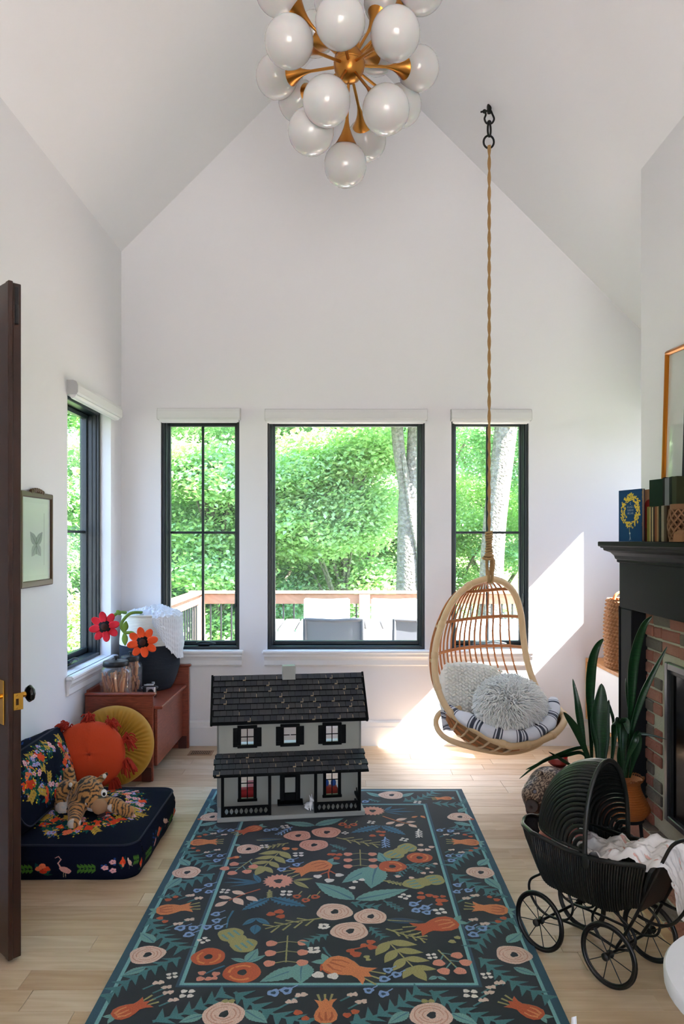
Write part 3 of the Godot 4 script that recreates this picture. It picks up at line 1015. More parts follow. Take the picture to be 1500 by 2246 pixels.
	part("window", MB.new().box(Vector3(0.62, 1.2, 0.01), Vector3(0.32, 0.4, 0.04), 0.005), sm(Color(0.08, 0.09, 0.10), 0.2), sh)
	var car := thing("parked_car", "pale blue-grey car parked beyond the white shed", "car", Vector3(5.6, -2.1, -16.4))
	var paint := sm(Color(0.55, 0.60, 0.66), 0.25)
	var prof := PackedVector2Array([Vector2(-2.0, 0.3), Vector2(2.0, 0.3), Vector2(2.05, 0.7), Vector2(1.95, 0.85), Vector2(1.2, 0.95), Vector2(0.6, 1.38), Vector2(0.2, 1.45), Vector2(-0.9, 1.43), Vector2(-1.6, 1.0), Vector2(-2.05, 0.92)])
	part("body", MB.new().prism(prof, -0.85, 0.85), paint, car)
	part("side_window", MB.new().prism(PackedVector2Array([Vector2(-1.35, 1.0), Vector2(1.0, 0.98), Vector2(0.5, 1.32), Vector2(-0.85, 1.34)]), 0.852, 0.862), sm(Color(0.05, 0.06, 0.07), 0.1), car)
	for x in [-1.25, 1.3]:
		for z in [-0.8, 0.8]:
			part("wheel", MB.new().lathe(PackedVector2Array([Vector2(0.0, -0.1), Vector2(0.28, -0.1), Vector2(0.32, -0.06), Vector2(0.32, 0.06), Vector2(0.28, 0.1), Vector2(0.0, 0.1)]), 20, Transform3D(Basis(Vector3.RIGHT, PI / 2), Vector3(x, 0.32, z))), sm(Color(0.03, 0.03, 0.03), 0.8), car)

# ---------- painting flat print: scanline polygons on an image, metres in, pixels out ----------
class Paint:
	var im: Image
	var hm: Image
	var s := 100.0
	var W := 0
	var H := 0

	func setup(w_m: float, h_m: float, px_per_m: float, bg: Color, relief_too := false) -> Paint:
		s = px_per_m
		W = int(w_m * s)
		H = int(h_m * s)
		im = Image.create(W, H, false, Image.FORMAT_RGB8)
		im.fill(bg)
		if relief_too:
			hm = Image.create(W, H, false, Image.FORMAT_L8)
			hm.fill(Color(0.3, 0.3, 0.3))
		return self

	func poly(p: PackedVector2Array, c: Color, up := 0.75) -> void:
		var m := p.size()
		var lo := 1e9
		var hi := -1e9
		for q in p:
			lo = minf(lo, q.y)
			hi = maxf(hi, q.y)
		var y0 := maxi(0, int(ceil(lo * s - 0.5)))
		var y1 := mini(H - 1, int(floor(hi * s - 0.5)))
		for y in range(y0, y1 + 1):
			var fy := (y + 0.5) / s
			var xs := PackedFloat32Array()
			for i in m:
				var a := p[i]
				var b := p[(i + 1) % m]
				if (a.y <= fy) != (b.y <= fy):
					xs.append(a.x + (fy - a.y) / (b.y - a.y) * (b.x - a.x))
			xs.sort()
			for k in range(0, xs.size() - 1, 2):
				var x0 := int(round(xs[k] * s))
				var x1 := int(round(xs[k + 1] * s))
				if x1 > x0 and x1 > 0 and x0 < W:
					im.fill_rect(Rect2i(x0, y, x1 - x0, 1), c)
					if hm:
						hm.fill_rect(Rect2i(x0, y, x1 - x0, 1), Color(up, up, up))

	func blob(p: Vector2, rx: float, ry: float, c: Color, wob := 0.06, sd := 0.0, rot := 0.0, up := 0.75) -> void:
		var q := PackedVector2Array()
		for k in 26:
			var w := TAU * k / 26.0
			var r := 1.0 + wob * (sin(w * 5.0 + sd * 7.0) * 0.6 + sin(w * 3.0 + sd * 13.0))
			q.append(p + Vector2(cos(w) * rx * r, sin(w) * ry * r).rotated(rot))
		poly(q, c, up)

	func line(pts: PackedVector2Array, w0: float, w1: float, c: Color, up := 0.75) -> void:
		var a := PackedVector2Array()
		var b := PackedVector2Array()
		var m := pts.size()
		for i in m:
			var d := (pts[mini(i + 1, m - 1)] - pts[maxi(i - 1, 0)]).normalized()
			var nn := Vector2(-d.y, d.x) * lerpf(w0, w1, i / (m - 1.0)) * 0.5
			a.append(pts[i] + nn)
			b.append(pts[i] - nn)
		b.reverse()
		a.append_array(b)
		poly(a, c, up)

	func arc(p: Vector2, rx: float, ry: float, a0: float, a1: float, w: float, c: Color, up := 0.75) -> void:
		var q := PackedVector2Array()
		for k in 13:
			var t := lerpf(a0, a1, k / 12.0)
			q.append(p + Vector2(cos(t) * rx, sin(t) * ry))
		line(q, w, w * 0.7, c, up)

	# pointed oval from a to b
	func leaf(a: Vector2, b: Vector2, fat: float, c: Color, vein := Color.TRANSPARENT, teeth := 0.0, up := 0.75) -> void:
		var d := b - a
		var l := d.length()
		var u := d / l
		var nn := Vector2(-u.y, u.x)
		var q := PackedVector2Array()
		var m := 18
		for k in m + 1:
			var t := k / float(m)
			var w := sin(PI * pow(t, 0.8)) * fat * l * 0.5 * (1.0 - teeth * (k % 2))
			q.append(a + d * t + nn * w)
		for k in range(m - 1, 0, -1):
			var t := k / float(m)
			var w := sin(PI * pow(t, 0.8)) * fat * l * 0.5 * (1.0 - teeth * (k % 2))
			q.append(a + d * t - nn * w)
		poly(q, c, up)
		if vein.a > 0.0:
			line(PackedVector2Array([a + d * 0.06, a + d * 0.45 + nn * fat * l * 0.03, a + d * 0.86]), l * 0.045 + 0.002, 0.002, vein, up)

	# branch with pairs of thorny leaflets
	func sprig(a: Vector2, b: Vector2, c: Color, n := 6) -> void:
		var d := b - a
		var l := d.length()
		var u := d / l
		var nn := Vector2(-u.y, u.x)
		var pts := PackedVector2Array()
		for k in 9:
			var t := k / 8.0
			pts.append(a + d * t + nn * sin(t * PI) * l * 0.09)
		line(pts, 0.014, 0.008, c)
		for k in n:
			var t := (k + 0.4) / n
			var p := a + d * t + nn * sin(t * PI) * l * 0.09
			var ll := l / n * 1.6
			for sg in [-1.0, 1.0]:
				var tip: Vector2 = p + (u * 0.75 + nn * sg) * ll * 0.72
				poly(PackedVector2Array([p - u * ll * 0.2, p + (u * 0.1 + nn * sg * 0.5) * ll * 0.5, tip, p + (u * 0.7 + nn * sg * 0.25) * ll * 0.5, p + u * ll * 0.3]), c)

	func speckle(sd: int, amt: float) -> void:
		var f := FastNoiseLite.new()
		f.seed = sd
		f.frequency = 0.21
		f.fractal_octaves = 2
		for y in H:
			for x in W:
				var k := 1.0 + f.get_noise_2d(x, y) * amt
				var c := im.get_pixel(x, y)
				im.set_pixel(x, y, Color(c.r * k, c.g * k, c.b * k))

const INK := {
	"teal": Color(0.225, 0.44, 0.46), "leaf": Color(0.41, 0.59, 0.57), "vein": Color(0.25, 0.43, 0.50), "blue": Color(0.175, 0.40, 0.52), "navyleaf": Color(0.10, 0.235, 0.33),
	"olive": Color(0.60, 0.575, 0.36), "lblue": Color(0.49, 0.60, 0.78), "white": Color(0.86, 0.83, 0.80), "pink": Color(0.84, 0.71, 0.65), "coral": Color(0.82, 0.53, 0.45),
	"orange": Color(0.81, 0.48, 0.29), "red": Color(0.72, 0.32, 0.17), "dark": Color(0.062, 0.10, 0.14),
}

func rug() -> void:
	var L := 2.24
	var Wd := 1.495
	var pt := Paint.new().setup(Wd, L, 880.0, INK.dark, true)
	var edge := Color(0.125, 0.29, 0.36)
	var lineb := Color(0.44, 0.65, 0.66)
	var rects := [[0.0, edge, 0.35], [0.030, lineb, 0.7], [0.043, INK.dark, 0.3]]
	for r in rects:
		var q: float = r[0]
		var c: Color = r[1]
		pt.poly(PackedVector2Array([Vector2(q, q), Vector2(Wd - q, q), Vector2(Wd - q, L - q), Vector2(q, L - q)]), c, r[2])
	for r in [[0.236, Color(0.13, 0.27, 0.35), 0.6], [0.247, lineb, 0.7], [0.26, INK.dark, 0.3]]:
		var q: float = r[0]
		pt.poly(PackedVector2Array([Vector2(q, q + 0.02), Vector2(Wd - q, q + 0.02), Vector2(Wd - q, L - q), Vector2(q, L - q)]), r[1], r[2])
	var motifs := [
		["sprig", 1, 0.031, 0.701, 0.136, 0.604, "teal"], ["sprig", 1, 0.017, 0.859, 0.212, 1.083, "teal"], ["sprig", 1, 0.218, 1.152, 0.071, 1.318, "teal"], ["sprig", 1, 0.055, 0.268, 0.005, 0.18, "teal"],
		["sprig", 1, 0.03, 1.546, 0.221, 1.772, "teal"], ["sprig", 1, 0.215, 1.826, 0.023, 2.066, "teal"], ["sprig", 1, 0.018, 1.369, 0.107, 1.34, "teal"], ["sprig", 0, 0.207, 2.183, 0.406, 2.031, "teal"],
		["sprig", 0, 0.438, 2.031, 0.695, 2.19, "teal"], ["sprig", 0, 0.819, 2.19, 1.048, 2.017, "teal"], ["sprig", 0, 1.082, 2.022, 1.296, 2.194, "teal"], ["sprig", 1, 1.128, 0.224, 1.322, 0.065, "teal"],
		["sprig", 1, 0.931, 0.18, 0.991, 0.224, "teal"], ["sprig", 1, 1.293, 0.246, 1.456, 0.268, "teal"], ["leaf", 1, 0.087, 1.069, 0.024, 0.99, 0.5, "leaf"], ["leaf", 1, 0.078, 1.192, 0.029, 1.306, 0.45, "leaf"],
		["leaf", 1, 0.077, 0.393, 0.023, 0.321, 0.5, "leaf"], ["leaf", 1, 0.124, 0.539, 0.023, 0.595, 0.4, "leaf"], ["leaf", 1, 0.096, 1.727, 0.023, 1.652, 0.5, "leaf"], ["leaf", 1, 0.108, 1.888, 0.037, 1.937, 0.45, "leaf"],
		["leaf", 0, 0.358, 2.15, 0.289, 2.187, 0.5, "leaf"], ["leaf", 0, 0.484, 2.126, 0.563, 2.19, 0.5, "leaf"], ["leaf", 0, 1.003, 2.134, 0.933, 2.193, 0.5, "leaf"], ["leaf", 0, 1.135, 2.143, 1.209, 2.196, 0.5, "leaf"],
		["leaf", 1, 1.002, 0.146, 0.919, 0.065, 0.4, "leaf"], ["leaf", 1, 1.118, 0.146, 1.202, 0.077, 0.4, "leaf"], ["tulip", 1, 0.061, 0.803, 0.168, 0.794, "orange"], ["tulip", 1, 0.066, 1.481, 0.179, 1.454, "orange"],
		["tulip", 1, 0.092, 2.146, 0.166, 2.083, "red"], ["tulip", 0, 0.742, 2.169, 0.737, 2.07, "orange"], ["tulip", 1, 1.394, 0.169, 1.317, 0.175, "orange"], ["rose", 1, 0.082, 0.462, 0.065],
		["rose", 1, 0.09, 1.138, 0.063], ["rose", 1, 0.09, 1.807, 0.064], ["rose", 0, 0.42, 2.146, 0.067], ["rose", 0, 1.071, 2.151, 0.067],
		["rose", 1, 1.066, 0.116, 0.072], ["bell", 1, 0.159, 0.658, 0.018], ["bell", 1, 0.212, 0.649, 0.018], ["bell", 1, 0.159, 0.96, 0.016],
		["bell", 1, 0.203, 1.012, 0.018], ["bell", 1, 0.209, 0.96, 0.015], ["bell", 1, 0.211, 1.262, 0.018], ["bell", 1, 0.172, 1.312, 0.018],
		["bell", 1, 0.223, 1.324, 0.016], ["bell", 1, 0.169, 1.622, 0.021], ["bell", 1, 0.217, 1.622, 0.019], ["bell", 1, 0.211, 1.67, 0.02],
		["bell", 0, 0.566, 2.035, 0.02], ["bell", 0, 0.608, 2.023, 0.02], ["bell", 0, 0.879, 2.022, 0.017], ["bell", 0, 0.927, 2.041, 0.018],
		["bell", 1, 0.911, 0.224, 0.02], ["bud", 1, 0.131, 0.693, 0.016], ["bud", 1, 0.187, 0.707, 0.015], ["bud", 1, 0.142, 0.922, 0.015],
		["bud", 1, 0.185, 0.894, 0.015], ["bud", 1, 0.148, 1.36, 0.015], ["bud", 1, 0.191, 1.38, 0.015], ["bud", 1, 0.191, 1.559, 0.018],
		["bud", 1, 0.153, 1.591, 0.018], ["bud", 1, 0.174, 1.98, 0.018], ["bud", 1, 0.208, 2.005, 0.016], ["bud", 1, 0.22, 2.035, 0.017],
		["bud", 1, 0.246, 2.075, 0.016], ["bud", 1, 0.152, 1.358, 0.018], ["bud", 1, 0.192, 1.384, 0.017], ["bud", 0, 0.658, 2.048, 0.019],
		["bud", 0, 0.629, 2.083, 0.018], ["bud", 0, 0.826, 2.046, 0.017], ["bud", 0, 0.854, 2.084, 0.018], ["four", 1, 0.21, 1.937, 0.023],
		["four", 1, 0.283, 2.039, 0.029], ["four", 1, 1.207, 0.235, 0.027], ["dot", 1, 0.02, 0.491, 0.011, "red"], ["dot", 1, 0.092, 0.707, 0.012, "red"],
		["dot", 1, 0.067, 0.731, 0.012, "red"], ["dot", 1, 0.065, 0.872, 0.011, "red"], ["dot", 1, 0.094, 0.902, 0.011, "red"], ["dot", 1, 0.092, 1.372, 0.01, "red"],
		["dot", 1, 0.068, 1.395, 0.014, "red"], ["dot", 1, 0.093, 1.369, 0.011, "red"], ["dot", 1, 0.072, 1.546, 0.013, "red"], ["dot", 1, 0.098, 1.572, 0.012, "red"],
		["dot", 0, 0.653, 2.138, 0.014, "red"], ["dot", 0, 0.678, 2.167, 0.012, "red"], ["dot", 0, 0.414, 2.079, 0.01, "olive"], ["dot", 0, 0.435, 2.079, 0.011, "olive"],
		["dot", 0, 0.808, 2.151, 0.013, "red"], ["dot", 0, 0.833, 2.134, 0.013, "red"], ["dot", 0, 1.058, 2.079, 0.011, "olive"], ["dot", 0, 1.08, 2.079, 0.01, "olive"],
		["leaf", 0, 0.839, 1.395, 0.669, 1.237, 0.42, "leaf"], ["leaf", 0, 0.641, 0.586, 0.477, 0.539, 0.4, "leaf"], ["leaf", 0, 0.641, 0.586, 0.791, 0.482, 0.4, "leaf"], ["leaf", 0, 0.288, 0.843, 0.249, 0.827, 0.6, "leaf"],
		["leaf", 0, 0.351, 0.778, 0.496, 0.764, 0.3, "navyleaf"], ["leaf", 0, 0.841, 1.395, 1.07, 1.3, 0.36, "leaf"], ["leaf", 0, 0.942, 1.076, 0.785, 1.243, 0.4, "leaf"], ["leaf", 0, 0.942, 1.076, 0.911, 1.294, 0.55, "leaf"],
		["leaf", 0, 0.999, 1.041, 0.958, 0.922, 0.5, "leaf"], ["leaf", 0, 0.987, 1.029, 0.93, 0.985, 0.4, "leaf"], ["leaf", 0, 0.999, 1.038, 1.061, 0.991, 0.3, "leaf"], ["leaf", 0, 0.651, 1.888, 0.513, 1.975, 0.45, "leaf"],
		["leaf", 0, 0.65, 1.857, 0.652, 1.985, 0.7, "leaf"], ["leaf", 0, 0.453, 1.857, 0.483, 1.767, 0.5, "leaf"], ["leaf", 0, 0.452, 1.852, 0.394, 1.831, 0.4, "leaf"], ["leaf", 0, 0.456, 1.857, 0.517, 1.81, 0.35, "leaf"],
		["leaf", 0, 0.45, 1.546, 0.403, 1.603, 0.4, "blue"], ["leaf", 0, 0.45, 1.546, 0.51, 1.597, 0.4, "blue"], ["leaf", 0, 0.456, 1.597, 0.459, 1.67, 0.6, "blue"], ["leaf", 0, 0.957, 1.561, 1.107, 1.574, 0.28, "navyleaf"],
		["leaf", 0, 1.115, 1.942, 1.083, 1.96, 0.6, "leaf"], ["leaf", 0, 1.115, 1.942, 1.145, 1.964, 0.5, "leaf"], ["leaf", 0, 0.431, 1.237, 0.268, 1.237, 0.1, "blue"], ["leaf", 0, 0.431, 1.237, 0.278, 1.192, 0.1, "blue"],
		["leaf", 0, 0.431, 1.237, 0.303, 1.275, 0.1, "blue"], ["leaf", 0, 0.431, 1.237, 0.391, 1.152, 0.3, "blue"], ["leaf", 0, 0.575, 1.218, 0.662, 1.198, 0.25, "olive"], ["leaf", 0, 0.575, 1.224, 0.646, 1.294, 0.3, "olive"],
		["leaf", 0, 1.014, 0.372, 1.059, 0.3, 0.25, "blue"], ["leaf", 0, 1.014, 0.372, 1.142, 0.331, 0.12, "blue"], ["leaf", 0, 1.014, 0.383, 1.186, 0.383, 0.1, "blue"], ["leaf", 0, 1.013, 0.389, 1.112, 0.433, 0.12, "blue"],
		["spiky", 0, 0.486, 1.378, 0.384, 1.485, "blue"], ["spiky", 0, 0.486, 1.378, 0.643, 1.452, "blue"], ["spiky", 0, 0.986, 0.586, 0.825, 0.684, "blue"], ["spiky", 0, 0.986, 0.586, 1.105, 0.71, "blue"],
		["fern", 0, 0.489, 0.906, 0.408, 1.145, "olive"], ["fern", 0, 0.959, 1.716, 1.066, 1.947, "olive"], ["twig", 0, 0.755, 0.744, 0.971, 0.835, "olive"], ["twig", 0, 0.966, 1.218, 1.045, 1.256, "olive"],
		["twig", 0, 0.999, 0.736, 0.996, 0.867, "lblue"], ["twig", 0, 1.177, 0.631, 1.169, 0.744, "white"], ["twig", 0, 0.709, 1.546, 0.494, 1.628, "olive"], ["twig", 0, 0.957, 1.627, 1.107, 1.706, "olive"],
		["twig", 0, 0.52, 0.811, 0.408, 0.875, "olive"], ["twig", 0, 0.724, 0.827, 0.799, 0.891, "teal"], ["twig", 0, 0.524, 0.604, 0.458, 0.71, "lblue"], ["twig", 0, 0.478, 1.306, 0.486, 1.378, "olive"],
		["peanut", 0, 1.099, 0.867, 1.03, 0.945], ["peanut", 0, 1.189, 1.211, 1.098, 1.25], ["peanut", 0, 0.369, 1.67, 0.429, 1.744], ["ladder", 0, 0.87, 0.906, 0.87, 1.072, "coral"],
		["ladder", 0, 0.585, 1.693, 0.592, 1.857, "coral"], ["berry", 0, 0.366, 0.997, 0.295, 1.145, "coral"], ["berry", 0, 1.138, 1.776, 1.198, 1.91, "coral"], ["sprig", 0, 0.737, 1.67, 0.655, 1.739, "teal"],
		["sprig", 0, 0.826, 1.417, 0.937, 1.454, "teal"], ["sprig", 0, 0.897, 1.614, 0.95, 1.691, "teal"], ["twig", 0, 0.958, 1.402, 1.028, 1.483, "teal"], ["twig", 0, 1.084, 1.055, 1.212, 1.066, "teal"],
		["twig", 0, 1.084, 1.055, 1.137, 1.141, "teal"], ["twig", 0, 1.084, 1.055, 1.033, 1.178, "teal"], ["stem", 0, 0.438, 1.3, 0.32, 1.401, "red"], ["stem", 0, 0.732, 1.076, 0.73, 1.218, "red"],
		["stem", 0, 0.733, 1.125, 0.773, 1.165, "red"], ["stem", 0, 0.733, 1.125, 0.675, 1.178, "red"], ["stem", 0, 0.999, 0.452, 1.171, 0.586, "orange"], ["stem", 0, 0.351, 1.487, 0.346, 1.622, "blue"],
		["stem", 0, 0.381, 1.878, 0.322, 1.927, "blue"], ["stem", 0, 0.721, 1.758, 0.758, 1.834, "teal"], ["stem", 0, 0.721, 1.862, 0.717, 1.91, "red"], ["stem", 0, 0.716, 1.889, 0.76, 1.937, "red"],
		["stem", 0, 0.805, 1.782, 0.899, 1.734, "red"], ["oval", 0, 0.321, 1.318, 0.382, 1.348, "pink"], ["oval", 0, 0.387, 1.366, 0.442, 1.407, "pink"], ["oval", 0, 0.338, 1.378, 0.386, 1.441, "pink"],
		["oval", 0, 0.272, 1.366, 0.331, 1.384, "pink"], ["oval", 0, 0.271, 1.452, 0.318, 1.407, "pink"], ["oval", 0, 1.011, 0.567, 1.063, 0.53, "pink"], ["oval", 0, 1.068, 0.511, 1.13, 0.482, "pink"],
		["oval", 0, 1.059, 0.595, 1.11, 0.558, "pink"], ["oval", 0, 1.119, 0.539, 1.172, 0.53, "pink"], ["oval", 0, 1.13, 0.567, 1.172, 0.613, "pink"], ["oval", 0, 1.153, 0.472, 1.19, 0.452, "orange"],
		["oval", 0, 1.206, 0.443, 1.227, 0.482, "orange"], ["rose", 0, 0.56, 0.719, 0.068, "coral"], ["rose", 0, 0.703, 0.675, 0.074, "coral"], ["rose", 0, 0.645, 0.835, 0.071, "coral"],
		["rose", 0, 0.332, 0.883, 0.059], ["rose", 0, 0.757, 1.495, 0.072], ["rose", 0, 0.9, 1.533, 0.065], ["rose", 0, 0.818, 1.644, 0.072],
		["daisy", 0, 0.508, 1.224, 0.069], ["daisy", 0, 0.948, 0.372, 0.07], ["poppy", 0, 1.147, 0.982, 0.061], ["poppy", 0, 1.014, 1.076, 0.064],
		["poppy", 0, 0.313, 1.821, 0.061], ["poppy", 0, 0.447, 1.918, 0.066], ["tulip", 0, 0.341, 0.613, 0.258, 0.684, "red"], ["tulip", 0, 0.701, 1.055, 0.575, 1.138, "orange"],
		["tulip", 0, 0.294, 0.975, 0.258, 0.99, "red"], ["tulip", 0, 1.206, 1.581, 1.071, 1.634, "red"], ["tulip", 0, 0.759, 1.862, 0.887, 1.937, "orange"], ["four", 0, 0.486, 0.6, 0.028],
		["four", 0, 0.406, 0.851, 0.026], ["four", 0, 0.577, 0.945, 0.031], ["four", 0, 0.552, 1.336, 0.031], ["four", 0, 0.29, 1.318, 0.025],
		["four", 0, 0.935, 0.539, 0.025], ["four", 0, 1.091, 0.769, 0.026], ["four", 0, 1.048, 1.366, 0.029], ["four", 0, 0.798, 0.684, 0.02],
		["four", 0, 0.275, 1.71, 0.025], ["four", 0, 0.72, 1.609, 0.023], ["four", 0, 0.69, 1.778, 0.023], ["four", 0, 1.18, 1.491, 0.03],
		["four", 0, 1.111, 1.817, 0.023], ["four", 0, 0.687, 1.776, 0.027], ["four", 0, 0.717, 1.608, 0.025], ["bell", 0, 0.397, 0.649, 0.019],
		["bell", 0, 0.437, 0.636, 0.018], ["bell", 0, 0.545, 1.014, 0.02], ["bell", 0, 0.576, 1.059, 0.018], ["bell", 0, 0.512, 1.107, 0.02],
		["bell", 0, 1.079, 1.435, 0.018], ["bell", 0, 1.125, 1.458, 0.018], ["bell", 0, 1.083, 1.48, 0.016], ["bell", 0, 0.286, 1.514, 0.018],
		["bell", 0, 0.298, 1.566, 0.018], ["bell", 0, 0.269, 1.615, 0.018], ["bell", 0, 0.313, 1.615, 0.017], ["bell", 0, 1.079, 1.432, 0.02],
		["bell", 0, 1.122, 1.462, 0.019], ["bell", 0, 1.085, 1.486, 0.018], ["bell", 0, 1.126, 1.501, 0.018], ["bell", 0, 0.949, 1.905, 0.017],
		["bell", 0, 0.977, 1.931, 0.018], ["bell", 0, 0.934, 1.957, 0.019], ["oring", 0, 0.784, 0.567, 0.023], ["oring", 0, 0.812, 0.604, 0.018],
		["oring", 0, 0.843, 0.573, 0.02], ["oring", 0, 0.599, 1.366, 0.018], ["oring", 0, 0.637, 1.399, 0.018], ["oring", 0, 0.675, 1.369, 0.019],
		["dot", 0, 0.936, 0.719, 0.016, "red"], ["dot", 0, 0.969, 0.667, 0.014, "red"], ["dot", 0, 0.992, 0.672, 0.014, "red"], ["dot", 0, 0.984, 0.714, 0.015, "red"],
		["dot", 0, 0.742, 0.945, 0.014, "red"], ["dot", 0, 0.759, 0.987, 0.015, "red"], ["dot", 0, 0.773, 0.945, 0.013, "red"], ["dot", 0, 1.118, 1.336, 0.013, "red"],
		["dot", 0, 1.114, 1.378, 0.014, "red"], ["dot", 0, 1.15, 1.354, 0.013, "red"], ["dot", 0, 1.177, 1.368, 0.013, "red"], ["dot", 0, 1.208, 1.366, 0.012, "red"],
		["dot", 0, 1.209, 1.401, 0.015, "red"], ["dot", 0, 1.185, 1.432, 0.014, "red"], ["dot", 0, 1.167, 0.835, 0.014, "pink"], ["dot", 0, 1.162, 0.894, 0.016, "pink"],
		["dot", 0, 1.217, 0.859, 0.014, "pink"], ["dot", 0, 1.194, 0.891, 0.015, "pink"], ["dot", 0, 1.172, 1.097, 0.01, "pink"], ["dot", 0, 1.214, 1.048, 0.011, "pink"],
		["dot", 0, 1.149, 1.145, 0.012, "pink"], ["dot", 0, 1.186, 1.138, 0.01, "pink"], ["dot", 0, 1.033, 1.178, 0.013, "pink"], ["dot", 0, 1.091, 1.192, 0.012, "pink"],
		["dot", 0, 0.843, 1.231, 0.012, "white"], ["dot", 0, 0.873, 1.211, 0.013, "white"], ["dot", 0, 0.831, 1.287, 0.014, "white"], ["dot", 0, 0.678, 1.178, 0.018, "white"],
		["dot", 0, 0.73, 1.218, 0.02, "white"], ["dot", 0, 0.773, 1.165, 0.018, "white"], ["dot", 0, 0.726, 0.945, 0.013, "red"], ["dot", 0, 0.771, 0.949, 0.015, "red"],
		["dot", 0, 0.759, 0.99, 0.014, "red"], ["dot", 0, 0.557, 0.883, 0.015, "orange"], ["dot", 0, 0.512, 0.878, 0.018, "orange"], ["dot", 0, 0.745, 0.906, 0.013, "teal"],
		["dot", 0, 0.505, 1.514, 0.017, "red"], ["dot", 0, 0.536, 1.494, 0.019, "red"], ["dot", 0, 0.546, 1.533, 0.017, "red"], ["dot", 0, 0.309, 1.922, 0.013, "coral"],
		["dot", 0, 0.358, 1.927, 0.014, "coral"], ["dot", 0, 0.31, 1.956, 0.014, "coral"], ["dot", 0, 0.338, 1.956, 0.012, "coral"], ["dot", 0, 0.357, 1.952, 0.011, "coral"],
		["dot", 0, 0.821, 1.782, 0.015, "red"], ["dot", 0, 0.84, 1.805, 0.019, "red"], ["dot", 0, 0.896, 1.722, 0.016, "red"], ["dot", 0, 0.899, 1.758, 0.017, "red"],
		["dot", 0, 0.87, 1.746, 0.014, "red"], ["dot", 0, 0.709, 1.933, 0.02, "white"], ["dot", 0, 0.76, 1.94, 0.019, "white"], ["dot", 0, 1.117, 1.374, 0.017, "red"],
		["dot", 0, 1.152, 1.356, 0.015, "red"], ["dot", 0, 1.191, 1.402, 0.019, "red"], ["dot", 0, 0.883, 1.839, 0.009, "olive"], ["dot", 0, 1.197, 1.719, 0.013, "olive"],
		["dot", 0, 1.221, 1.691, 0.012, "olive"], ["dot", 0, 0.878, 1.822, 0.011, "olive"],
	]
	var sd := 0.0
	for m in motifs:
		for mir in (2 if m[1] == 1 else 1):
			sd += 1.37
			var a := Vector2(m[2], m[3])
			var two: bool = m.size() > 6 or (m.size() == 6 and not m[5] is String)
			var b := Vector2(m[4], m[5]) if two else Vector2.ZERO
			if mir == 1:
				a.x = Wd - a.x
				b.x = Wd - b.x
			var ink: Color = INK[m[m.size() - 1]] if m[m.size() - 1] is String else Color.WHITE
			motif(pt, m[0], a, b, (m[4] if not two else 0.0), ink, sd, (m[6] if m[0] == "leaf" else 0.0), (m[m.size() - 1] if m[m.size() - 1] is String else ""))
	pt.speckle(4, 0.16)
	var tex := ImageTexture.create_from_image(pt.im)
	var hmap := Image.create(pt.W, pt.H, false, Image.FORMAT_RGB8)
	pt.hm.convert(Image.FORMAT_RGB8)
	hmap.blit_rect(pt.hm, Rect2i(0, 0, pt.W, pt.H), Vector2i.ZERO)
	var mt := sm(Color.WHITE, 0.95)
	mt.albedo_texture = tex
	mt.heightmap_enabled = true
	mt.heightmap_texture = ImageTexture.create_from_image(hmap)
	mt.heightmap_scale = 0.35
	mt.rim_enabled = true
	mt.rim = 0.25
	var t := thing("floral_rug", "navy hooked rug with a teal-lined border of pink and orange flowers", "rug", Vector3(-0.0605, 0.0005, 2.112))
	var top := MB.new()
	var rows := []
	for i in 41:
		var row := PackedVector3Array()
		for j in 29:
			var x := -Wd * 0.5 + Wd * j / 28.0
			var z := -L * 0.5 + L * i / 40.0
			var e := minf(minf(j, 28 - j) / 1.0, minf(i, 40 - i) / 1.0)
			row.append(Vector3(x, 0.0105 + (0.0015 if e > 0.5 else -0.001), z))
		rows.append(row)
	top.grid(rows, false, true)
	part("pile", top, mt, t)
	part("backing", MB.new().span(Vector3(-Wd * 0.5, 0.0, -L * 0.5), Vector3(Wd * 0.5, 0.0092, L * 0.5), 0.003), sm(edge, 0.95), t)

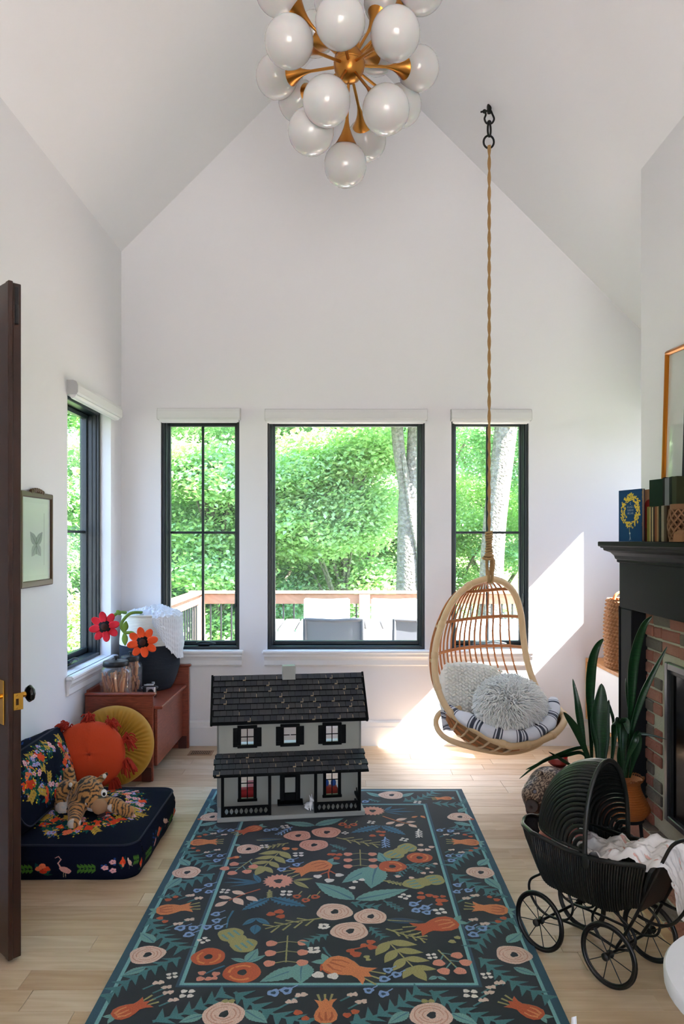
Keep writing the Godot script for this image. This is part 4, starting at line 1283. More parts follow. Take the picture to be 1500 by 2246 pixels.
func motif(pt: Paint, kind: String, a: Vector2, b: Vector2, r: float, ink: Color, sd: float, fat: float, nm: String) -> void:
	var d := b - a
	var l := d.length()
	var u := d / l if l > 0.0 else Vector2.RIGHT
	var nn := Vector2(-u.y, u.x)
	match kind:
		"rose":
			var k: Color = INK.pink if ink == Color.WHITE else Color(0.83, 0.60, 0.53)
			pt.blob(a, r, r * 0.93, k, 0.05, sd)
			var k2 := k * Color(0.90, 0.80, 0.76)
			for q in [[0.78, 0.3, 3.6], [0.78, 3.9, 6.2], [0.58, 1.5, 4.4], [0.58, 4.9, 7.3], [0.4, 0.0, 2.5]]:
				pt.arc(a, r * q[0], r * q[0] * 0.93, q[1] + sd, q[2] + sd, 0.005, k2)
			pt.blob(a + Vector2(0.002, 0), r * 0.2, r * 0.26, INK.dark, 0.1, sd, 0.4, 0.35)
		"poppy":
			pt.blob(a, r, r * 0.93, INK.red, 0.035, sd)
			for q in [[0.66, 3.4, 5.2], [0.62, 0.2, 1.6], [0.68, 5.6, 6.4]]:
				pt.arc(a, r * q[0], r * q[0], q[1] + sd, q[2] + sd, r * 0.16, Color(0.84, 0.50, 0.27))
			pt.blob(a, r * 0.24, r * 0.26, INK.dark, 0.05, sd, 0.0, 0.35)
		"daisy":
			var q := PackedVector2Array()
			for k in 36:
				var w := TAU * k / 36.0
				q.append(a + Vector2(cos(w), sin(w)) * r * (1.0 if k % 2 == 0 else 0.8))
			pt.poly(q, Color(0.84, 0.58, 0.50))
			pt.blob(a, r * 0.25, r * 0.28, INK.dark, 0.15, sd, 0.0, 0.35)
		"tulip":
			var w := l * 0.38
			var body := PackedVector2Array()
			for q in [[-0.22, 0.0], [-0.20, 0.5], [-0.06, 0.9], [0.18, 1.0], [0.42, 0.82], [0.62, 0.56], [0.8, 0.66], [1.02, 1.05], [0.98, 0.55], [0.9, 0.3], [1.06, 0.06], [0.9, -0.28], [1.0, -0.95], [0.76, -0.64], [0.6, -0.56], [0.4, -0.84], [0.16, -1.0], [-0.06, -0.9], [-0.20, -0.5]]:
				body.append(a + u * l * q[0] + nn * w * q[1])
			var stem: Color = INK.leaf
			pt.leaf(a - u * l * 0.16, a - u * l * 0.48 + nn * w * 0.6, 0.5, stem)
			pt.leaf(a - u * l * 0.16, a - u * l * 0.46 - nn * w * 0.6, 0.5, stem)
			for q in [-0.4, 0.0, 0.4]:
				pt.line(PackedVector2Array([a + u * l * 0.9 + nn * w * q, a + u * l * 1.28 + nn * w * q * 1.6]), 0.006, 0.009, INK.olive)
			pt.poly(body, ink)
			var hi := ink.lerp(Color(0.92, 0.68, 0.45), 0.55) if nm == "red" else ink * Color(0.82, 0.7, 0.62)
			for q in [-0.55, 0.0, 0.55]:
				pt.line(PackedVector2Array([a - u * l * 0.1 + nn * w * q * 0.5, a + u * l * 0.12 + nn * w * q, a + u * l * 0.34 + nn * w * q * 0.9]), 0.01, 0.005, hi)
		"leaf":
			var v: Color = INK.vein
			if nm == "navyleaf":
				v = INK.olive
			elif nm == "blue" or nm == "olive":
				v = ink * 0.8
				v.a = 1.0
			pt.leaf(a, b, fat, ink, v, 0.0 if fat < 0.35 else 0.1)
		"spiky":
			pt.leaf(a, b, 0.42, ink, Color(0.08, 0.2, 0.28), 0.45)
		"sprig":
			pt.sprig(a, b, ink, maxi(4, int(l / 0.038)))
		"fern":
			pt.line(PackedVector2Array([a, b]), 0.006, 0.006, ink)
			for k in 4:
				for sg in [-1.0, 1.0]:
					var p: Vector2 = a + d * (0.02 + k * 0.235)
					pt.leaf(p, p + (u * 0.62 + nn * sg * 0.85) * l * (0.40 - k * 0.03), 0.42, ink)
			pt.leaf(a + d * 0.75, b + u * l * 0.1, 0.5, ink)
		"twig":
			pt.line(PackedVector2Array([a, a + d * 0.5 + nn * l * 0.05, b]), 0.009, 0.006, ink)
			for k in 4:
				for sg in [-1.0, 1.0]:
					var p: Vector2 = a + d * (0.15 + k * 0.2 + (0.06 if sg > 0 else 0.0))
					pt.line(PackedVector2Array([p, p + (u * 0.8 + nn * sg * 0.62) * l * 0.24]), 0.007, 0.009, ink)
		"peanut":
			pt.blob(a, 0.048, 0.05, INK.olive, 0.06, sd)
			pt.blob(b, 0.05, 0.048, INK.olive, 0.06, sd + 1.0)
			pt.blob(a.lerp(b, 0.5), 0.036, 0.04, INK.olive, 0.02, sd)
			for e in [a, b]:
				for k in [-0.5, 0.0, 0.5]:
					pt.line(PackedVector2Array([e + nn * 0.05 * k - u * 0.02, e + nn * 0.05 * k + u * 0.024]), 0.011, 0.008, Color(0.40, 0.56, 0.55))
		"ladder":
			pt.line(PackedVector2Array([a - u * l * 0.1, b]), 0.006, 0.006, INK.olive)
			for k in 3:
				for sg in [-1.0, 1.0]:
					var p: Vector2 = a + d * (0.15 + k * 0.4)
					var e: Vector2 = p + nn * sg * 0.048 + u * 0.012
					pt.line(PackedVector2Array([p, e]), 0.005, 0.005, INK.olive)
					pt.blob(e + nn * sg * 0.01, 0.021, 0.02, ink, 0.06, sd + k)
		"berry":
			pt.line(PackedVector2Array([a, a + d * 0.6, b]), 0.007, 0.005, INK.olive)
			for q in [[1.0, 0.0], [0.85, 0.5], [0.75, -0.45], [0.5, 0.4], [0.4, -0.42]]:
				var e: Vector2 = a + d * q[0] + nn * l * 0.7 * q[1]
				pt.line(PackedVector2Array([a + d * (q[0] - 0.25), e]), 0.006, 0.005, INK.leaf)
				pt.blob(e, 0.022, 0.021, ink, 0.07, sd + q[0])
		"stem":
			pt.line(PackedVector2Array([a, a + d * 0.5 + nn * l * 0.05, b]), 0.009, 0.006, ink)
		"oval":
			pt.leaf(a, b, 0.5, ink)
		"four":
			for k in 4:
				var w := PI * 0.25 + k * PI * 0.5 + sd * 0.1
				pt.blob(a + Vector2(cos(w), sin(w)) * r * 0.62, r * 0.38, r * 0.34, INK.white, 0.1, sd + k)
		"bell":
			pt.line(PackedVector2Array([a, a + Vector2(r * 1.8, -r * 1.6)]), 0.005, 0.005, INK.lblue)
			pt.blob(a, r, r, INK.lblue, 0.12, sd)
			pt.blob(a, r * 0.42, r * 0.4, INK.navyleaf, 0.1, sd, 0.0, 0.4)
		"oring":
			pt.line(PackedVector2Array([a, a + Vector2(r * 1.0, -r * 2.6)]), 0.005, 0.006, INK.olive)
			pt.blob(a, r, r, INK.red, 0.08, sd)
			pt.blob(a, r * 0.4, r * 0.35, INK.dark, 0.1, sd, 0.0, 0.4)
		"bud":
			pt.line(PackedVector2Array([a, a + Vector2(-r * 2.4, r * 2.0)]), 0.007, 0.007, INK.teal)
			pt.blob(a + Vector2(-r * 0.5, 0), r * 0.6, r * 0.6, INK.white * Color(0.95, 0.86, 0.82), 0.14, sd)
			pt.blob(a + Vector2(r * 0.45, -r * 0.2), r * 0.6, r * 0.65, INK.white * Color(0.95, 0.86, 0.82), 0.14, sd + 1)
		"dot":
			pt.blob(a, r * 1.05, r * 0.95, ink, 0.1, sd)

# ---------- dollhouse ----------
func dollhouse() -> void:
	var t := thing("dollhouse", "grey toy house with black shingle roof, shuttered windows and railed porch on the rug", "dollhouse", Vector3(-0.317, 0.0125, 1.318), deg_to_rad(8.0))
	var grey := sm(Color(0.63, 0.635, 0.595), 0.6)
	var pale := sm(Color(0.62, 0.63, 0.61), 0.6)
	var blk := sm(Color(0.028, 0.03, 0.03), 0.55)
	blk.metallic_specular = 0.25
	var inner := sm(Color(0.85, 0.84, 0.82), 0.7)
	# front wall with its openings
	var fw := CSGBox3D.new()
	fw.name = "front_wall"
	fw.size = Vector3(0.80, 0.50, 0.012)
	fw.position = Vector3(0, 0.25, -0.006)
	fw.material = grey
	fw.material_override = grey
	t.add_child(fw, true)
	for x in [-0.235, 0.0, 0.235]:
		cut(fw, "opening", Vector3(x - 0.034, 0.36 - 0.25, -0.05), Vector3(x + 0.034, 0.452 - 0.25, 0.05))
	for x in [-0.235, 0.235]:
		cut(fw, "opening", Vector3(x - 0.034, 0.065 - 0.25, -0.05), Vector3(x + 0.034, 0.235 - 0.25, 0.05))
	for s in [-1.0, 1.0]:
		var sp := PackedVector2Array([Vector2(0, 0), Vector2(-0.30, 0), Vector2(-0.30, 0.50), Vector2(-0.15, 0.69), Vector2(0, 0.50)])
		part("side_wall", MB.new().prism(sp, s * 0.4, s * 0.388, Transform3D(Basis(Vector3(0, 0, 1), Vector3.UP, Vector3(1, 0, 0)), Vector3.ZERO)), pale, t)
	part("storey_floor", MB.new().span(Vector3(-0.388, 0.285, -0.3), Vector3(0.388, 0.297, -0.012)), inner, t)
	part("attic_floor", MB.new().span(Vector3(-0.388, 0.488, -0.3), Vector3(0.388, 0.50, -0.012)), inner, t)
	part("base_board", MB.new().span(Vector3(-0.395, 0.0, -0.30), Vector3(0.395, 0.024, 0.172), 0.003), pale, t)
	# upper windows
	for x in [-0.235, 0.0, 0.235]:
		var w := 0.036
		var f := MB.new()
		f.box(Vector3(x, 0.459, 0.006), Vector3(0.108, 0.018, 0.014), 0.002)
		f.box(Vector3(x, 0.352, 0.006), Vector3(0.108, 0.016, 0.014), 0.002)
		for s in [-1.0, 1.0]:
			f.box(Vector3(x + s * 0.044, 0.405, 0.005), Vector3(0.02, 0.10, 0.012), 0.002)
		part("window_frame", f, blk, t)
		var bars := MB.new()
		if x != 0.0:
			bars.box(Vector3(x, 0.405, 0.0), Vector3(0.005, 0.092, 0.004))
			bars.box(Vector3(x, 0.403, 0.0), Vector3(0.07, 0.0045, 0.004))
		else:
			bars.box(Vector3(x - 0.018, 0.406, 0.0), Vector3(0.033, 0.0045, 0.004))
			bars.box(Vector3(x + 0.019, 0.406, 0.0), Vector3(0.030, 0.0045, 0.004))
		part("window_bars", bars, blk, t)
		for s in [-1.0, 1.0]:
			var sh := MB.new()
			sh.box(Vector3(x + s * 0.063, 0.402, 0.004), Vector3(0.03, 0.104, 0.008), 0.0015)
			sh.box(Vector3(x + s * 0.063, 0.402, 0.0085), Vector3(0.02, 0.09, 0.002))
			sh.box(Vector3(x + s * 0.063, 0.372, 0.009), Vector3(0.028, 0.004, 0.003))
			sh.box(Vector3(x + s * 0.063, 0.438, 0.009), Vector3(0.028, 0.004, 0.003))
			part("shutter", sh, blk, t)
	# lower windows
	for x in [-0.235, 0.235]:
		var f := MB.new()
		f.box(Vector3(x, 0.245, 0.006), Vector3(0.1, 0.02, 0.014), 0.002)
		f.box(Vector3(x, 0.058, 0.008), Vector3(0.108, 0.014, 0.018), 0.002)
		for s in [-1.0, 1.0]:
			f.box(Vector3(x + s * 0.042, 0.15, 0.005), Vector3(0.017, 0.18, 0.012), 0.002)
		part("window_frame", f, blk, t)
		part("window_bars", MB.new().box(Vector3(x, 0.15, 0.0), Vector3(0.005, 0.17, 0.004)).box(Vector3(x, 0.148, 0.0), Vector3(0.07, 0.0045, 0.004)), blk, t)
	# front door
	var dr := MB.new()
	for s in [-1.0, 1.0]:
		dr.box(Vector3(s * 0.043, 0.142, 0.008), Vector3(0.026, 0.225, 0.016), 0.003)
	dr.box(Vector3(0, 0.246, 0.008), Vector3(0.112, 0.025, 0.018), 0.003)
	dr.box(Vector3(0, 0.178, 0.006), Vector3(0.062, 0.011, 0.012), 0.002)
	dr.box(Vector3(0, 0.062, 0.006), Vector3(0.062, 0.05, 0.012), 0.002)
	part("door_frame", dr, blk, t)
	part("door_panel", MB.new().box(Vector3(0, 0.208, 0.002), Vector3(0.058, 0.05, 0.006), 0.001), grey, t)
	part("door_panel", MB.new().box(Vector3(0, 0.13, 0.002), Vector3(0.058, 0.085, 0.006), 0.001), grey, t)
	part("door_sill", MB.new().prism(PackedVector2Array([Vector2(0, 0.024), Vector2(0.034, 0.024), Vector2(0.034, 0.033), Vector2(0.018, 0.045), Vector2(0.0, 0.05)]), -0.07, 0.07, Transform3D(Basis(Vector3(0, 0, 1), Vector3.UP, Vector3(-1, 0, 0)), Vector3.ZERO)), blk, t)
	# porch
	for x in [-0.366, -0.118, 0.128, 0.366]:
		part("porch_post", MB.new().box(Vector3(x, 0.14, 0.155), Vector3(0.016, 0.236, 0.016), 0.002), blk, t)
	part("porch_beam", MB.new().box(Vector3(0, 0.25, 0.157), Vector3(0.76, 0.018, 0.012), 0.002), blk, t)
	for sp in [[-0.358, -0.126], [0.136, 0.358]]:
		var a: float = sp[0]
		var b: float = sp[1]
		var rl := MB.new()
		rl.span(Vector3(a, 0.066, 0.151), Vector3(b, 0.078, 0.161), 0.002)
		rl.span(Vector3(a, 0.024, 0.151), Vector3(b, 0.036, 0.161), 0.002)
		part("railing", rl, blk, t)
		for k in 10:
			var x := lerpf(a, b, k / 9.0)
			var q := PackedVector2Array()
			for i in 7:
				var y := i / 6.0
				q.append(Vector2(x + 0.003 + 0.0095 * pow(absf(y * 2.0 - 1.0), 1.7), 0.034 + 0.034 * y))
			for i in range(6, -1, -1):
				var y := i / 6.0
				q.append(Vector2(x - 0.003 - 0.0095 * pow(absf(y * 2.0 - 1.0), 1.7), 0.034 + 0.034 * y))
			part("baluster", MB.new().prism(q, 0.153, 0.159), blk, t)
	part("side_railing", MB.new().bar(Vector3(0.366, 0.072, 0.15), Vector3(0.366, 0.072, 0.0), 0.01, 0.012).bar(Vector3(0.366, 0.03, 0.15), Vector3(0.366, 0.03, 0.0), 0.01, 0.012).bar(Vector3(0.366, 0.075, 0.10), Vector3(0.366, 0.11, 0.05), 0.006, 0.01), blk, t)
	# roofs: decks, then each shingle
	var slope := atan2(0.215, 0.18)
	var rb := Basis(Vector3.RIGHT, slope)
	var deck := MB.new()
	deck.prism(PackedVector2Array([Vector2(0.035, 0.478), Vector2(-0.15, 0.70), Vector2(-0.335, 0.478), Vector2(-0.335, 0.492), Vector2(-0.15, 0.716), Vector2(0.035, 0.492)]), -0.425, 0.425, Transform3D(Basis(Vector3(0, 0, 1), Vector3.UP, Vector3(1, 0, 0)), Vector3.ZERO))
	part("roof_deck", deck, blk, t)
	for s in [-1.0, 1.0]:
		part("bargeboard", MB.new().bar(Vector3(s * 0.43, 0.482, 0.04), Vector3(s * 0.43, 0.715, -0.153), 0.012, 0.03, 0.002), blk, t)
	var pdeck := MB.new().prism(PackedVector2Array([Vector2(0.205, 0.254), Vector2(0.0, 0.309), Vector2(0.0, 0.297), Vector2(0.205, 0.246)]), -0.41, 0.41, Transform3D(Basis(Vector3(0, 0, 1), Vector3.UP, Vector3(1, 0, 0)), Vector3.ZERO))
	part("porch_roof_deck", pdeck, blk, t)
	var smat := relief(sm(Color(1, 1, 1), 0.65), 0.06, 12.0, 0.1, 6)
	smat.metallic_specular = 0.3
	smat.vertex_color_use_as_albedo = true
	var meshes := []
	for k in 6:
		var m := MB.new()
		var base := [Color(0.050, 0.051, 0.057), Color(0.060, 0.061, 0.066), Color(0.043, 0.045, 0.052)][k % 3] as Color
		m.tint(base)
		m.box(Vector3.ZERO, Vector3(0.0345, 0.0085, 0.037), 0.0006)
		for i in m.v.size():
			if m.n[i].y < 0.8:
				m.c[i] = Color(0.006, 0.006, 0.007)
		if k >= 4:
			# bare wood where the paint has worn off an edge
			m.tint(Color(0.42, 0.33, 0.22))
			m.box(Vector3(0.0165, 0.0018, 0.006), Vector3(0.0028, 0.0076, 0.022), 0.0004)
			if k == 5:
				m.box(Vector3(0.009, 0.0014, 0.0176), Vector3(0.016, 0.0074, 0.0030), 0.0004)
		meshes.append(m.mesh())
	rng.seed = 42
	var e0 := Vector3(0, 0.492, 0.035)
	var e1 := Vector3(0, 0.716, -0.15)
	for r in 8:
		var p := e0.lerp(e1, (r + 0.45) / 8.0)
		var nn := rb * Vector3.UP
		for k in 24:
			var x := -0.412 + (0.010 if r % 2 == 1 else 0.0) + k * 0.0354 + rng.randf_range(-0.0008, 0.0008)
			var v := rng.randi() % 4 if rng.randf() < 0.72 else 4 + rng.randi() % 2
			part("shingle", meshes[v], smat, t, Transform3D(rb * Basis(Vector3.RIGHT, -0.2), Vector3(x, p.y, p.z) + nn * (0.004 + rng.randf() * 0.0008)))
	var pslope := atan2(0.055, 0.205)
	var pb := Basis(Vector3.RIGHT, pslope)
	for r in 4:
		var p := Vector3(0, 0.256, 0.208).lerp(Vector3(0, 0.312, 0.0), (r + 0.4) / 4.0)
		for k in 23:
			var x := -0.397 + (0.010 if r % 2 == 1 else 0.0) + k * 0.0356 + rng.randf_range(-0.0008, 0.0008)
			var v := rng.randi() % 4 if rng.randf() < 0.72 else 4 + rng.randi() % 2
			part("shingle", meshes[v], smat, t, Transform3D(pb * Basis(Vector3.RIGHT, -0.13).scaled(Vector3(1, 1, 1.55)), Vector3(x, p.y + 0.004, p.z)))
	part("chimney", MB.new().box(Vector3(0.0, 0.735, -0.115), Vector3(0.074, 0.078, 0.06), 0.002), pale, t)
	# what stands in it and on its porch
	var p0 := t.transform
	var so := thing("toy_sofa", "tiny pink and red sofa inside the toy house behind the left lower window", "toy", p0 * Vector3(-0.235, 0.0243, -0.12), deg_to_rad(8.0))
	part("seat", MB.new().box(Vector3(0, 0.028, 0), Vector3(0.11, 0.056, 0.06), 0.006), sm(Color(0.72, 0.12, 0.14), 0.7), so)
	part("backrest", MB.new().box(Vector3(0.022, 0.074, -0.022), Vector3(0.05, 0.04, 0.014), 0.005), sm(Color(0.90, 0.62, 0.66), 0.7), so)
	var ar := thing("toy_armchair", "tiny blue and red armchair inside the toy house behind the right lower window", "toy", p0 * Vector3(0.235, 0.0243, -0.12), deg_to_rad(8.0))
	part("seat", MB.new().box(Vector3(0, 0.025, 0), Vector3(0.09, 0.048, 0.06), 0.006), sm(Color(0.70, 0.22, 0.16), 0.7), ar)
	part("backrest", MB.new().ball(Vector3(-0.02, 0.062, -0.01), Vector3(0.018, 0.025, 0.014), 12, 8).ball(Vector3(0.024, 0.063, -0.01), Vector3(0.016, 0.023, 0.014), 12, 8), sm(Color(0.22, 0.38, 0.72), 0.7), ar)
	var bn := thing("deer_figurine", "small white long-eared animal figurine sitting on the toy house porch", "figurine", p0 * Vector3(0.095, 0.0243, 0.105), deg_to_rad(-35.0))
	var wm := sm(Color(0.92, 0.92, 0.92), 0.35)
	var body := blend_mesh([
		[Vector3(-0.005, 0.022, 0), Vector3(0.012, 0.03, 0), 0.017, 0.014], [Vector3(0.012, 0.03, 0), Vector3(0.02, 0.055, 0), 0.011, 0.008],
		[Vector3(0.02, 0.058, 0), Vector3(0.034, 0.053, 0), 0.0095, 0.005], [Vector3(0.017, 0.064, 0.005), Vector3(0.012, 0.083, 0.011), 0.0045, 0.002], [Vector3(0.017, 0.064, -0.005), Vector3(0.012, 0.083, -0.011), 0.0045, 0.002],
		[Vector3(0.016, 0.028, 0.008), Vector3(0.02, 0.003, 0.009), 0.006, 0.004], [Vector3(0.016, 0.028, -0.008), Vector3(0.02, 0.003, -0.009), 0.006, 0.004],
		[Vector3(-0.012, 0.012, 0.011), Vector3(0.006, 0.004, 0.012), 0.008, 0.004], [Vector3(-0.012, 0.012, -0.011), Vector3(0.006, 0.004, -0.012), 0.008, 0.004], [Vector3(-0.02, 0.018, 0), Vector3(-0.028, 0.022, 0), 0.006, 0.004],
	], 0.0026, 0.006)
	part("body", body, wm, bn)

# a smooth union of tapered capsules, meshed with surface nets; bones = [a, b, ra, rb]
func blend_mesh(bones: Array, cell: float, k: float, colour = null) -> MB:
	var lo := Vector3.ONE * 1e9
	var hi := -lo
	for b in bones:
		var r: float = maxf(b[2], b[3]) + k + cell
		lo = lo.min(b[0] - Vector3.ONE * r).min(b[1] - Vector3.ONE * r)
		hi = hi.max(b[0] + Vector3.ONE * r).max(b[1] + Vector3.ONE * r)
	var nx := int((hi.x - lo.x) / cell) + 2
	var ny := int((hi.y - lo.y) / cell) + 2
	var nz := int((hi.z - lo.z) / cell) + 2
	var f := PackedFloat32Array()
	f.resize(nx * ny * nz)
	f.fill(1.0)
	for b in bones:
		var a: Vector3 = b[0]
		var ab: Vector3 = b[1] - a
		var ll := maxf(ab.length_squared(), 1e-10)
		var ra: float = b[2]
		var rb: float = b[3]
		var rr := maxf(ra, rb) + k * 1.5 + cell * 2.0
		var bl: Vector3 = (a.min(b[1]) - Vector3.ONE * rr - lo) / cell
		var bh: Vector3 = (a.max(b[1]) + Vector3.ONE * rr - lo) / cell
		for z in range(maxi(0, int(bl.z)), mini(nz, int(bh.z) + 1)):
			for y in range(maxi(0, int(bl.y)), mini(ny, int(bh.y) + 1)):
				var o := (z * ny + y) * nx
				for x in range(maxi(0, int(bl.x)), mini(nx, int(bh.x) + 1)):
					var p := lo + Vector3(x, y, z) * cell - a
					var t := clampf(p.dot(ab) / ll, 0.0, 1.0)
					var d := (p - ab * t).length() - lerpf(ra, rb, t)
					var e := f[o + x]
					var h := maxf(k - absf(e - d), 0.0) / k
					f[o + x] = minf(e, d) - h * h * k * 0.25
	var m := MB.new()
	var id := PackedInt32Array()
	id.resize(nx * ny * nz)
	id.fill(-1)
	for z in nz - 1:
		for y in ny - 1:
			for x in nx - 1:
				var o := (z * ny + y) * nx + x
				var s := 0
				var acc := Vector3.ZERO
				var cnt := 0
				var c0 := f[o]
				var allneg := true
				var allpos := true
				for q in 8:
					var g := f[o + (q & 1) + ((q >> 1) & 1) * nx + (q >> 2) * nx * ny]
					if g < 0.0:
						allpos = false
					else:
						allneg = false
				if allpos or allneg:
					continue
				for e in EDGES:
					var i0: int = e[0]
					var i1: int = e[1]
					var g0 := f[o + (i0 & 1) + ((i0 >> 1) & 1) * nx + (i0 >> 2) * nx * ny]
					var g1 := f[o + (i1 & 1) + ((i1 >> 1) & 1) * nx + (i1 >> 2) * nx * ny]
					if (g0 < 0.0) != (g1 < 0.0):
						var t := g0 / (g0 - g1)
						acc += Vector3(i0 & 1, (i0 >> 1) & 1, i0 >> 2).lerp(Vector3(i1 & 1, (i1 >> 1) & 1, i1 >> 2), t)
						cnt += 1
				var grad := Vector3(f[o + 1] - f[o], f[o + nx] - f[o], f[o + nx * ny] - f[o])
				var g7 := o + 1 + nx + nx * ny
				grad += Vector3(f[g7] - f[g7 - 1], f[g7] - f[g7 - nx], f[g7] - f[g7 - nx * ny])
				var p := lo + (Vector3(x, y, z) + acc / cnt) * cell
				if colour != null:
					m.tint(colour.call(p))
				id[o] = m.vert(p, grad.normalized(), Vector2(p.x, p.y))
	for z in range(1, nz - 1):
		for y in range(1, ny - 1):
			for x in range(1, nx - 1):
				var o := (z * ny + y) * nx + x
				var s0 := f[o] < 0.0
				for ax in 3:
					var st: int = [1, nx, nx * ny][ax]
					if s0 != (f[o + st] < 0.0):
						var u: int = [nx, nx * ny, 1][ax]
						var w: int = [nx * ny, 1, nx][ax]
						var a := id[o]
						var b := id[o - u]
						var c := id[o - u - w]
						var d := id[o - w]
						if a >= 0 and b >= 0 and c >= 0 and d >= 0:
							m.tri(a, b, c)
							m.tri(a, c, d)
	return m

const EDGES := [[0, 1], [2, 3], [4, 5], [6, 7], [0, 2], [1, 3], [4, 6], [5, 7], [0, 4], [1, 5], [2, 6], [3, 7]]

# ---------- chandelier ----------
func chandelier() -> void:
	var c := Vector3(0.01, 3.585, 2.2)
	var t := thing("globe_chandelier", "brass burst chandelier of white glass globes under the ridge", "chandelier", c)
	var opal := sm(Color(0.80, 0.80, 0.795), 0.14)
	opal.subsurf_scatter_enabled = true
	opal.subsurf_scatter_strength = 0.25
	opal.clearcoat_enabled = true
	opal.clearcoat = 0.4
	opal.clearcoat_roughness = 0.08
	var brass: StandardMaterial3D = M.brass
	# directions of the arms from the hub
	var dirs := V3([-0.241, -0.10, 0.303, -0.162, 0.287, -0.226, -0.036, -0.08, 0.39, 0.18, -0.096, 0.344, -0.064, 0.375, -0.125, 0.163, 0.35, -0.105, -0.337, 0.074, -0.203, 0.322, 0.115, -0.208, -0.093, -0.302, 0.245, 0.15, -0.312, 0.201, -0.163, -0.349, 0.107,
		-0.242, 0.026, -0.317, 0.25, 0.001, -0.312, 0.083, -0.136, -0.367, -0.018, -0.384, -0.11, 0.129, 0.239, -0.294, 0.30, 0.21, 0.17, -0.30, 0.23, 0.13, 0.02, 0.28, 0.28])
	var ball := MB.new().ball(Vector3.ZERO, Vector3.ONE * 0.0975, 32, 20).mesh()
	var prof := PackedVector2Array([Vector2(0.0065, 0.04), Vector2(0.0065, 0.205), Vector2(0.009, 0.225), Vector2(0.015, 0.25), Vector2(0.025, 0.275), Vector2(0.037, 0.296), Vector2(0.047, 0.312), Vector2(0.049, 0.314), Vector2(0.045, 0.313)])
	var arm := MB.new().lathe(prof, 20).mesh()
	for d in dirs:
		var y := d.normalized()
		var x := y.cross(Vector3(0.3, 0.2, 1.0)).normalized()
		var xf := Transform3D(Basis(x, y, x.cross(y)), Vector3.ZERO)
		var a := part("arm", arm, brass, t, xf)
		part("globe", ball, opal, a, Transform3D(Basis.IDENTITY, Vector3(0, d.length(), 0)))
	var hub := MB.new()
	hub.lathe(PackedVector2Array([Vector2(0.0, -0.066), Vector2(0.02, -0.064), Vector2(0.04, -0.05), Vector2(0.056, -0.022), Vector2(0.06, 0.0), Vector2(0.0585, 0.002), Vector2(0.0585, 0.006), Vector2(0.06, 0.008), Vector2(0.056, 0.03), Vector2(0.04, 0.052), Vector2(0.018, 0.064), Vector2(0.012, 0.07)]), 28)
	part("hub", hub, brass, t, Transform3D(Basis.IDENTITY.scaled(Vector3.ONE * 1.15), Vector3.ZERO))
	part("collar", MB.new().lathe(PackedVector2Array([Vector2(0.012, 0.07), Vector2(0.045, 0.085), Vector2(0.05, 0.12), Vector2(0.03, 0.15), Vector2(0.012, 0.16)]), 20), brass, t)
	part("rod", MB.new().tube(V3([0, 0.15, 0, 0, 1.58, 0]), 0.011, 12), brass, t)
	part("ceiling_plate", MB.new().lathe(PackedVector2Array([Vector2(0.0, 1.55), Vector2(0.07, 1.55), Vector2(0.075, 1.56), Vector2(0.075, 1.585), Vector2(0.0, 1.585)]), 24), brass, t)

